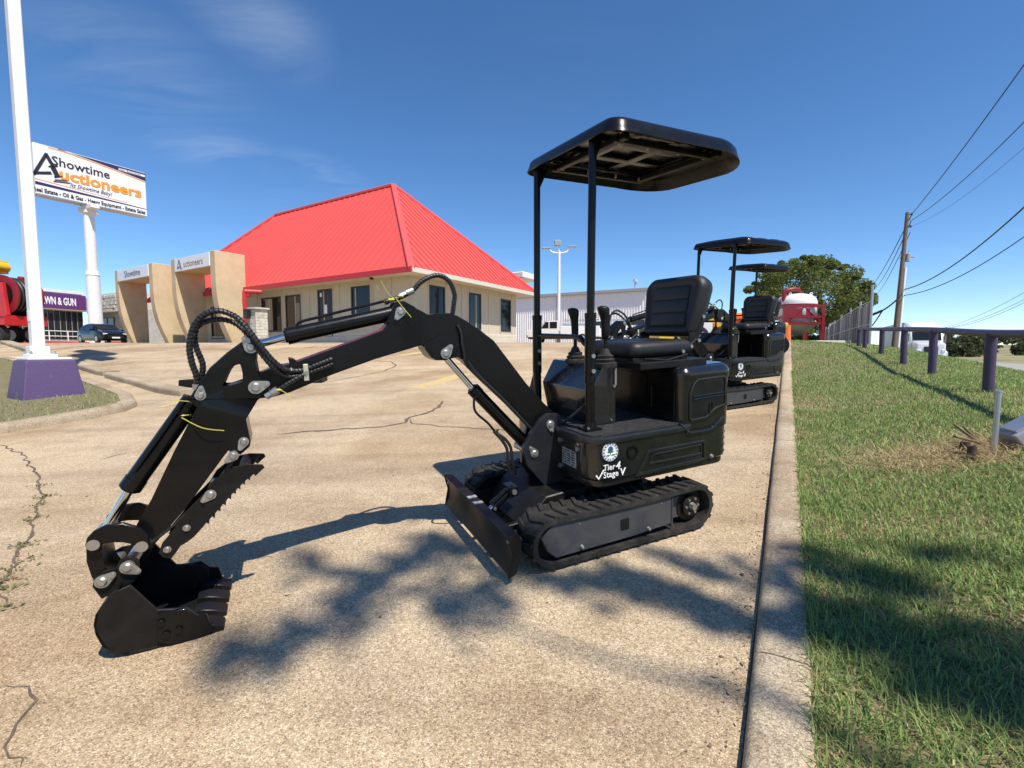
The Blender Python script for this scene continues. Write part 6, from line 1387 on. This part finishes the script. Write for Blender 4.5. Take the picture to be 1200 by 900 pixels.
# ------------------------------------------------------------ trees
def leaf_cloud(mb, clumps, n, size):
    for _ in range(n):
        c, r = random.choice(clumps)
        v = Vector((random.gauss(0, 1), random.gauss(0, 1), random.gauss(0, .8)))
        v = v.normalized() * (random.random() ** .45); p = Vector(c) + Vector((v.x * r, v.y * r, v.z * r * .75))
        a = Vector((random.gauss(0, 1), random.gauss(0, 1), random.gauss(0, .6))).normalized(); b = a.orthogonal().normalized(); b = b * math.cos(random.random() * 6) + a.cross(b) * math.sin(random.random() * 6)
        s = size * random.uniform(.6, 1.4)
        mb.add([p - b * s * .32, p + a * s * .6, p + b * s * .32, p - a * s * .7], [(0, 1, 2, 3)])
def tree(name, base, limbs, clumps, n, size, leaf, label, cat='tree', group=None, tr=0.3):
    t = empty(name, base, 0, label, cat, group); mb = MB()
    for P, r0, r1 in limbs:
        Q = catmull(P, 5); mb.tube(Q, r0, 8, radii=[r0 + (r1 - r0) * i / (len(Q) - 1) for i in range(len(Q))])
    mb.build('trunk', BARK, t); mb = MB(); leaf_cloud(mb, clumps, n, size); mb.build('crown', leaf, t, flat=True); return t
# evergreen beside the fence: crown outline set by its clumps
tb = at(962, 404, 46); tb.z = flat_z(0, 46) - .2
def tc_(u, v, dy=0): q = at(u, v, 46 + dy) - tb; return q
random.seed(21)
cl = []
for u, v, r in ((905, 322, 14), (925, 318, 15), (945, 315, 14), (963, 318, 15), (985, 325, 15), (1000, 338, 15), (1010, 350, 11), (1014, 338, 9), (990, 350, 18), (970, 340, 20), (945, 338, 20), (922, 338, 18), (905, 340, 14), (893, 352, 10), (932, 356, 14), (942, 392, 6), (934, 396, 4), (960, 362, 20), (985, 368, 17), (950, 376, 12), (1000, 362, 12), (978, 374, 9), (918, 356, 14), (938, 380, 9), (885, 338, 8), (1018, 352, 7), (950, 306, 6), (930, 309, 6), (975, 311, 6), (942, 303, 3), (962, 304, 4), (988, 313, 4), (915, 310, 4), (1005, 324, 4), (1016, 344, 5), (898, 330, 5), (888, 334, 3), (1012, 334, 3), (900, 318, 3)):
    for _ in range(3): cl.append((tc_(u + random.gauss(0, r * .45), v + random.gauss(0, r * .35), random.uniform(-3.0, 3.0)), r / 550 * 46 * random.uniform(.7, 1.15)))
tree('evergreen_tree', tb, [([(0, 0, -.2), (.2, 0, 1.4), (-.15, .1, 3.2), (-.4, 0, 5.4)], .5, .2), ([(.15, 0, 1.2), (1.0, .3, 2.8), (2.4, .4, 4.8)], .28, .1), ([(-.08, .1, 2.4), (-1.8, .3, 4.0), (-3.9, 0, 5.4)], .24, .07), ([(0, 0, 2.0), (.9, -.8, 4.2), (.6, -.9, 6.2)], .2, .07)], cl, 70000, .19, LEAF, 'broad dark evergreen tree with a ragged crown beside the slatted fence')

# ------------------------------------------------------------ utility poles and wires
ub = at(1047, 413, 32.0); ub.z = -0.55; ut = at(1063.5, 249, 32.6)
up_ = empty('utility_pole', ub, 0, 'tall leaning wooden utility pole with a transformer bracket and pale conduit', 'utility pole')
tv = ut - ub; mb = MB(); mb.cyl((0, 0, 0), tv, .17, .11, n=14); mb.build('pole', WOODP, up_)
mb = MB(); ax = tv.normalized(); sd = Vector((.9, -.5, 0)).normalized()
mb.cyl(Vector((.17, -.14, 0)), tv * .62 + Vector((.14, -.12, 0)), .07, n=8); mb.build('conduit', WPAINT, up_)
q = tv * .69; mb = MB(); mb.cyl(q + sd * .27 - ax * .28, q + sd * .27 + ax * .22, .14, n=16); mb.cyl(q + sd * .27 + ax * .22, q + sd * .27 + ax * .3, .13, .05, n=16); mb.cyl(q + sd * .27 + ax * .3, q + sd * .27 + ax * .45, .03, n=8); mb.build('transformer', METALG, up_)
mb = MB(); mb.cyl(q - sd * .25, q + sd * .6, .04, n=8); mb.build('bracket', METALG, up_)
for f in (.985, .9, .47, .43):
    mb = MB(); q = tv * f; mb.cyl(q - sd * .1, q + sd * .24, .045, n=8); mb.cyl(q + sd * .24 - ax * .05, q + sd * .24 + ax * .1, .06, .04, n=8); mb.build('insulator', WIRE, up_)
up2 = empty('utility_pole', at(1103, 415, 75) - UZ * 1.0, 0, 'thin dark leaning utility pole beyond the white semi truck', 'utility pole'); t2 = at(1109.5, 384, 76) - up2.location
mb = MB(); mb.cyl((0, 0, -.5), t2, .2, .16, n=10); mb.build('pole', WOODP, up2); mb = MB(); mb.cyl(t2 * .97 - Vector((.7, 0, 0)), t2 * .97 + Vector((.7, 0, 0)), .07, n=6); mb.build('cross_arm', WOODP, up2)
def wire(name, P, r, label, sag=0.0, grp='overhead wires on the leaning utility pole'):
    P = [Vector(p) for p in P]; Q = []
    for a, b in zip(P, P[1:]):
        for i in range(24): t = i / 24; Q.append(a.lerp(b, t) - UZ * sag * 4 * t * (1 - t))
    Q.append(P[-1]); o_ = P[0].copy(); mb = MB(); mb.tube([p - o_ for p in Q], r, 6); o = mb.build(name, WIRE); o.location = o_; tag(o, label, 'wire', grp); return o
kd3 = Vector((KD.x, KD.y, 0))
def far(u, v, y): return at(u, v, y)
w_on = lambda f: ub + tv * f + sd * .24
wire('overhead_wire', [w_on(.985), far(1215, 55, 17)], .022, 'topmost wire running from the pole top to the upper right', .15)
wire('overhead_wire', [w_on(.94), far(1215, 128, 18)], .02, 'second wire down, running from the pole to the upper right', .3)
wire('overhead_wire', [w_on(.9), far(1215, 160, 17)], .008, 'faint thin wire below the two top wires on the right', .4)
wire('overhead_wire', [w_on(.47), far(1215, 229, 17)], .03, 'thick sagging cable from mid pole, upper of the two low cables', .55)
wire('overhead_wire', [w_on(.43), far(1215, 267, 18)], .022, 'lower of the two sagging cables from mid pole to the right', .5)
wire('overhead_wire', [w_on(.985), far(1021, 336, 72)], .03, 'left-hand wire from the pole top down towards the tree', .5)
wire('overhead_wire', [w_on(.94), far(1027, 336, 72)], .028, 'second left-hand wire from the pole towards the tree', .6)
wire('overhead_wire', [w_on(.86), far(1024, 348, 72)], .022, 'thin left-hand wire below the two others', .7)
wire('overhead_wire', [w_on(.45), far(1034, 364, 34), far(1018, 386, 44)], .05, 'thick dark drop cable with a splice left of the pole', .1)
mb = MB(); c_ = far(1034, 364, 34); mb.cyl((0, 0, 0), Vector((-.5, .6, -.35)), .09, n=8); o = mb.build('cable_splice', WIRE); o.location = c_; tag(o, 'dark splice closure hanging on the thick drop cable', 'splice')
wt = up2.location + t2 * .97
for i, (v, lab) in enumerate(((340, 'upper distant wire from the thin dark pole to the right edge'), (349, 'middle distant wire from the thin dark pole to the right edge'), (353, 'lower distant wire from the thin dark pole to the right edge'))):
    wire('distant_wire', [wt + Vector((-.6 + .6 * i, 0, .1)), far(1212, v - 4, 48)], .022, lab, .5, 'wires of the far pole')
wire('distant_wire', [wt + Vector((-.6, 0, .1)), far(1068, 400, 150)], .05, 'distant wire from the thin dark pole running left behind the truck', .6, 'wires of the far pole')

# ------------------------------------------------------------ semi truck on the road
sb = at(1090, 428, 41.0); sb.z = -1.36
semi = empty('semi_truck', sb, math.atan2(-KD.y, -KD.x), 'white semi truck with a long grey trailer coming along the road', 'semi truck')
mb = MB(); mb.loft([[(x, -w, z0), (x, w, z0), (x, w, z1 - .1), (x, w - .12, z1), (x, -w + .12, z1), (x, -w, z1 - .1)] for x, w, z0, z1 in ((-.05, .85, .75, 1.75), (.1 - .2, .98, .7, 1.95), (-1.6, 1.05, .7, 2.15))]); mb.build('hood', WCAR, semi, bevel=.05, seg=2)
mb = MB(); mb.loft([[(x, -w, .75), (x, w, .75), (x, w, z1 - .15), (x, w - .2, z1), (x, -w + .2, z1), (x, -w, z1 - .15)] for x, w, z1 in ((-1.55, 1.1, 2.2), (-2.1, 1.18, 3.15), (-2.5, 1.2, 3.5), (-4.4, 1.22, 4.0))]); mb.build('cab', WCAR, semi, bevel=.05, seg=2)
mb = MB(); mb.add([(-1.56, -.98, 2.2), (-1.56, .98, 2.2), (-2.05, 1.0, 2.98), (-2.05, -1.0, 2.98)], [(0, 1, 2, 3)], 0, Matrix.Translation((.03, 0, .03))); mb.build('windscreen', GLASS, semi, flat=True)
for s in (1, -1):
    mb = MB(); mb.box((-2.65, s * 1.19, 2.5), (.9, .06, .75)); mb.build('side_window', GLASS, semi)
    mb = MB(); mb.box((-1.75, s * 1.45, 2.4), (.16, .22, .8)); mb.cyl((-1.9, s * 1.2, 2.7), (-1.75, s * 1.45, 2.7), .03, n=6); mb.build('mirror', FRAMEDK, semi, bevel=.03)
    mb = MB(); mb.box((-.12, s * .82, 1.28), (.24, .3, .24)); mb.build('headlight', LENS, semi, bevel=.05)
    mb = MB(); mb.prism([(-.2, .55), (-.15, 1.15), (-.9, 1.35), (-1.5, 1.1), (-1.6, .7)], s * .86, s * 1.16); mb.build('fender', WCAR, semi, bevel=.05, seg=2)
    wheel(semi, (-.95, s * 1.0, .5), .5, .3)
    for x in (-5.6, -6.9, -14.6, -15.9): wheel(semi, (x, s * .95, .5), .5, .55)
mb = MB(); mb.box((-.02, 0, 1.25), (.08, .95, .8)); mb.build('grille', FRAMEDK, semi, bevel=.03)
mb = MB(); mb.box((.02, 0, .62), (.3, 2.2, .35)); mb.build('bumper', WCAR, semi, bevel=.08, seg=2)
mb = MB(); mb.box((-11.0, 0, 2.6), (12.6, 2.5, 2.8)); mb.build('trailer', mat('grey_trailer', (.42, .43, .44), .4, noise_amt=.3, noise_scale=.7), semi, bevel=.04)
mb = MB(); mb.box((-9.0, 0, .95), (14, 1.0, .3)); mb.build('chassis', FRAMEDK, semi)

# ------------------------------------------------------------ bushes and far trees across the road
random.seed(5)
for i, (u, v, d, w, h, lab) in enumerate(((1122, 421, 92, 3.2, 3.2, 'dark roadside bush right behind the semi truck'), (1136, 421, 96, 3.4, 3.0, 'rounded bush in the field, between truck and first post'), (1148, 421, 100, 2.8, 2.7, 'small bush in the field just left of the largest purple post'), (1196, 421, 95, 2.6, 2.9, 'low spreading tree in the field at the right edge'), (1113, 421, 94, 2.2, 4.0, 'taller dark bush at the edge of the semi truck'))):
    b = at(u, v, d); b.z = terrain_z(b.x, b.y)
    c2 = [((random.gauss(0, w * .4), random.gauss(0, w * .4), random.uniform(.3, h * .8)), random.uniform(.5, 1.0)) for _ in range(22)]
    tree('roadside_bush', b, [([(0, 0, -.3), (.1, 0, h * .4), (0, .1, h * .7)], .15, .05)], c2, 1800, .42, LEAFB, lab, 'bush', 'bushes in the field across the road')
for i, (u, d, w, h) in enumerate(((1140, 300, 16, 8), (1130, 320, 14, 7), (1152, 310, 9, 8), (1168, 330, 20, 7), (1186, 300, 22, 9), (1205, 290, 22, 10), (1115, 330, 12, 6), (1225, 300, 22, 10), (1096, 340, 16, 7), (1074, 340, 16, 7))):
    b = at(u, 405, d); b.z = terrain_z(b.x, b.y)
    c2 = [((random.gauss(0, w * .35), random.gauss(0, w * .3), random.uniform(.5, h * .8)), random.uniform(1.2, 2.4)) for _ in range(26)]
    tree('hill_tree', b, [([(0, 0, -.3), (.2, 0, h * .5), (0, .2, h * .8)], .35, .1)], c2, 1500, 1.0, LEAFB, 'dark tree in the distant hill line, ' + ('behind the third purple post', 'just right of the semi truck cab', 'left of the nearest purple post', 'close right of the nearest purple post', 'wide one near the right edge', 'tallest one at the right edge', 'directly above the semi truck cab', 'beyond the right edge', 'behind the semi trailer front', 'behind the semi trailer')[i], 'tree', 'trees on the distant hill')

# ------------------------------------------------------------ red and white tank skid, pale slab
tk = at(931, 404, 26.0); tk.z = G(tk.x, tk.y) - .05
ts_ = empty('tank_skid', tk, R(-8), 'white domed tank in a dark red frame at the end of the row', 'tank')
k = 26 / 550
mb = MB(); rt_ = 21 * k; z0 = 24 * k; mb.loft([[(r * math.cos(2 * math.pi * i / 28), r * math.sin(2 * math.pi * i / 28), z) for i in range(28)] for r, z in ((.25, z0 - .55), (rt_ * .5, z0 - .2), (rt_, z0 + .4), (rt_, 48 * k), (rt_ * .93, 52 * k), (rt_ * .72, 55.5 * k), (rt_ * .4, 57.5 * k), (.12, 58.2 * k))]); mb.build('tank_shell', mat('white_tank_paint', (.75, .73, .7), .4, noise_amt=.3, noise_scale=2), ts_, angle=60)
mb = MB(); mb.cyl((0, 0, 43.5 * k), (0, 0, 45 * k), rt_ * 1.02, n=28); mb.build('tank_band', DARKRED, ts_)
for sx, sy in ((-1, -1), (1, -1), (1, 1), (-1, 1)):
    mb = MB(); mb.box((sx * rt_ * .95, sy * rt_ * .95, 21 * k), (.16, .16, 42 * k)); mb.build('frame_post', DARKRED, ts_)
for z in (42, 30, 23):
    for s in (-1, 1):
        mb = MB(); mb.box((0, s * rt_ * .95, z * k), (rt_ * 1.9, .13, .13)); mb.build('frame_beam', DARKRED, ts_); mb = MB(); mb.box((s * rt_ * .95, 0, z * k), (.13, rt_ * 1.9, .13)); mb.build('frame_beam', DARKRED, ts_)
mb = MB(); mb.box((-.3, -rt_ * .96, 35 * k), (rt_ * 1.2, .06, 9 * k)); mb.build('red_panel', DARKRED, ts_)
for s in (-1, 1):
    mb = MB(); P0 = Vector((s * rt_ * .9, -rt_ * .95, 23 * k)); P1 = Vector((0, -rt_ * .95, 41 * k)); mb.cyl(P0, P1, .06, n=6); mb.build('brace', DARKRED, ts_)
mb = MB(); mb.loft([[(x * w, y * w, z) for x, y in ((-1, -1), (1, -1), (1, 1), (-1, 1))] for w, z in ((rt_ * .25, 10 * k), (rt_ * .85, 23 * k))]); mb.build('hopper', GALV, ts_)
mb = MB(); mb.tube(catmull([(-rt_ * .75, -.4, 44 * k), (-rt_ * .8, -.4, 58 * k), (-rt_ * .5, -.4, 62 * k), (-.1, -.3, 62 * k), (.1, -.2, 58 * k)]), .12, 10); mb.build('vent_pipe', DARKRED, ts_)
for x in (-.5, .55): mb = MB(); mb.frame([(x + .075 * math.cos(2 * math.pi * i / 14), 57 * k + .075 * math.sin(2 * math.pi * i / 14)) for i in range(14)], [(x + .035 * math.cos(2 * math.pi * i / 14), 57 * k + .035 * math.sin(2 * math.pi * i / 14)) for i in range(14)], -.45, -.38); mb.build('lifting_eye', WPAINT, ts_)
q = at(958, 404, 20); q.z = lawn_z(q.x, q.y) + .02; mb = MB(); mb.box((0, 0, 0), (2.9, 1.0, .16)); o = mb.build('concrete_slab', PLINTH, bevel=.02); o.location = (q.x - .3, q.y, q.z); o.rotation_euler = (0, 0, R(6)); tag(o, 'pale flat concrete slab lying at the far end of the lawn', 'slab')

# ------------------------------------------------------------ yellow loader and orange compactor behind the row
yl = at(826, 402, 13.5); yl.z = G(yl.x, yl.y); k = 13.5 / 550
yo = empty('yellow_loader', yl, 0, 'yellow compact loader with white side panel and looped hose, behind the excavators', 'loader')
mb = MB(); mb.prism([(-.75, .35), (-.75, .75), (-.35, .92), (.25, .98), (.42, .8), (.42, .35)], -.5, .5); mb.build('hood', YPAINT, yo, bevel=.06, seg=2)
mb = MB(); mb.box((-.12, -.52, .5), (.5, .04, .5)); mb.build('side_panel', WCAR, yo, bevel=.03)
mb = MB(); mb.box((.05, -.55, .62), (.12, .03, .16)); mb.build('amber_lamp', AMBER, yo, bevel=.01)
mb = MB(); mb.tube(catmull([(-.35, -.3, .95), (-.3, -.3, 1.15), (-.1, -.3, 1.26), (.08, -.3, 1.15), (.1, -.3, .95)]), .022, 8); mb.build('hose_loop', HOSE, yo)
mb = MB(); mb.prism([(-1.0, .5), (-.95, .64), (-.3, .9), (-.3, .76)], -.62, -.52); mb.build('lift_arm', YPAINT, yo, bevel=.02); mb = MB(); mb.prism([(-1.0, .5), (-.95, .64), (-.3, .9), (-.3, .76)], .52, .62); mb.build('lift_arm', YPAINT, yo, bevel=.02)
mb = MB(); mb.prism([(-1.5, .1), (-1.52, .5), (-1.0, .6), (-.95, .15)], -.6, .6); mb.build('bucket', YPAINT, yo, bevel=.02)
mb = MB(); mb.tube([(.1, -.4, .9), (.1, -.4, 1.05), (.1, .4, 1.05), (.1, .4, .9)], .03, 8); mb.build('guard_bar', FRAMEDK, yo)
for x in (-.45, .25):
    for y in (-.55, .55): wheel(yo, (x, y, .3), .3, .24)
oc = at(890, 404, 11.8); oc.z = G(oc.x, oc.y); oo = empty('orange_compactor', oc, R(-5), 'orange compact machine with a yellow frame and a black seat behind the last excavator', 'compactor')
mb = MB(); mb.prism([(-.6, .2), (-.58, .88), (-.3, 1.0), (.05, .98), (.16, .82), (.16, .2)], -.4, .4); mb.build('hood', OPAINT, oo, bevel=.05, seg=2)
mb = MB(); mb.prism([(.0, .98), (.06, 1.35), (.16, 1.43), (.26, 1.38), (.22, .9)], -.25, .25); mb.build('seat_back', VINYL, oo, bevel=.04, seg=2)
mb = MB(); mb.prism([(-.95, .8), (-.9, .98), (-.3, 1.04), (-.3, .86)], -.3, .3); mb.build('rear_panel', OPAINT, oo, bevel=.04)
for y in (-.36, .36): mb = MB(); mb.tube([(.4, y, .0), (.4, y, .62), (.42, y, .66), (.46, y, .7)], .035, 8); mb.build('yellow_post', YPAINT, oo)
mb = MB(); mb.tube([(.2, -.36, .72), (.46, -.36, .72), (.46, .36, .72)], .04, 8); mb.build('yellow_frame', YPAINT, oo)
mb = MB(); mb.cyl((-.4, -.42, .22), (-.4, .42, .22), .22, n=24); mb.build('drum', BLACKS, oo); mb = MB(); mb.cyl((.3, -.42, .22), (.3, .42, .22), .22, n=24); mb.build('drum', BLACKS, oo)
cn = at(921, 404, 17.5); cn.z = G(cn.x, cn.y); mb = MB(); mb.cyl((0, 0, .03), (0, 0, .62), .16, .13, n=16); mb.box((0, 0, .02), (.45, .45, .05)); o = mb.build('traffic_drum', OPAINT); o.location = cn; tag(o, 'small orange drum standing below the red tank frame', 'drum')

hb = at(944, 404, 50); hb.z = flat_z(0, 50) - .1; random.seed(9)
tree('low_hedge', hb, [([(0, 0, -.2), (.1, 0, .5)], .08, .04)], [((random.uniform(-2.3, 2.3), random.uniform(-.4, .4), random.uniform(.2, .9)), random.uniform(.35, .6)) for _ in range(30)], 4200, .16, LEAFB, 'low dark hedge growing at the foot of the evergreen tree, behind the tank legs', 'hedge')
# ------------------------------------------------------------ tree behind the photographer that throws the dappled shade
random.seed(3)
tb2 = Vector((7.4, -6.9, -1.4))
def lift(u, v, h, f=None):
    h = h * 1.45
    g = on(u, v, f or G); return g + SUN * (h / SUN.z) - tb2
limbs = [([(0, 0, -.3), (-.1, .2, 2.8), (-.5, .7, 5.8)], .4, .26)]
L_ = lambda P, r0, r1: limbs.append((P, r0, r1))
hub = (-.5, .7, 5.8)
L_([hub, (-.9, 1.3, 7.1), lift(1190, 800, 6.2, lawn_z), lift(1080, 755, 6.4, lawn_z), lift(960, 720, 6.5, lawn_z), lift(884, 728, 6.6), lift(800, 699, 6.8), lift(738, 677, 7.0), lift(650, 682, 7.2), lift(600, 662, 7.4), lift(555, 643, 7.6), lift(505, 633, 7.8), lift(470, 668, 8), lift(400, 716, 8.1), lift(339, 756, 8.2), lift(282, 770, 8.3), lift(240, 790, 8.4)], .07, .014)
L_([lift(1080, 755, 6.4, lawn_z), lift(1030, 700, 6.6, lawn_z), lift(950, 668, 6.8, lawn_z), lift(884, 683, 6.9), lift(820, 667, 7), lift(770, 655, 7.2)], .03, .012)
L_([hub, (-1.3, 1.3, 7.8), lift(1010, 900, 7, ), lift(833, 808, 7.4), lift(719, 775, 7.6), lift(599, 737, 7.8)], .045, .012)
L_([lift(600, 662, 7.4), lift(570, 690, 7.5), lift(540, 706, 7.6), lift(508, 724, 7.7)], .024, .012)
L_([lift(470, 668, 8), lift(422, 682, 8.1), lift(358, 661, 8.2), lift(330, 653, 8.3)], .02, .008)
L_([hub, (.8, .2, 7.6), (2.2, -.2, 9.2)], .16, .05); L_([hub, (.2, -.9, 7.8), (.9, -2.0, 9.6)], .15, .05); L_([hub, (-.3, .5, 8), (.1, .2, 10)], .15, .05)
cl2 = []
def shade(px, h, r, n, f=None):
    """leafy twigs along a stretch of branch, thin across it so that they shade a band"""
    for (u, v), (u2, v2) in zip(px, px[1:]):
        ph = random.random() * 6
        for j in range(n):
            t = (j + random.random()) / n; c = lift(u + (u2 - u) * t, v + (v2 - v) * t, h, f)
            c2 = lift(u + (u2 - u) * min(1, t + .18), v + (v2 - v) * min(1, t + .18), h, f) - c; dens = 0.85 + 0.15 * math.sin(ph + t * 5)
            sd_ = Vector((-c2.y, c2.x, 0)).normalized() if c2.length > 1e-6 else Vector((1, 0, 0)); off_ = random.uniform(-1, 1) * r
            for _ in range(int(7 * dens) + 1):
                tw.append(c + c2 * random.random() + sd_ * (off_ + random.gauss(0, r * .16)) + UZ * random.gauss(0, .15))
tw = []
shade([(1290, 850), (1200, 800), (1110, 762)], 6.3, .26, 15, lawn_z); shade([(1110, 762), (1030, 735), (955, 715)], 6.5, .17, 11, lawn_z); shade([(1100, 690), (1010, 672), (940, 655)], 6.8, .1, 9, lawn_z); shade([(1150, 640), (1080, 655)], 6.8, .07, 4, lawn_z)
shade([(950, 745), (884, 731), (801, 699), (738, 677), (660, 680)], 6.8, .1, 11); shade([(940, 668), (860, 675), (770, 655)], 7, .05, 6)
shade([(560, 645), (505, 633), (470, 668), (400, 716)], 7.8, .085, 10); shade([(400, 716), (339, 756), (282, 770), (250, 788)], 8.2, .05, 5); shade([(600, 662), (570, 690), (540, 706), (510, 722)], 7.5, .055, 5)
shade([(333, 655), (360, 661), (420, 682), (460, 672)], 8.2, .035, 3)
for _ in range(46): cl2.append((Vector((random.gauss(.9, 1.5), random.gauss(-1.2, 1.2), random.uniform(7.4, 10.4))), random.uniform(.3, .6)))
tree('shade_tree', tb2, limbs, [(c_, .05) for c_ in tw] + cl2, int(len(tw) * 1.0) + 2600, .075, LEAF, 'leafy tree behind the viewer whose branches shade the near concrete and lawn')
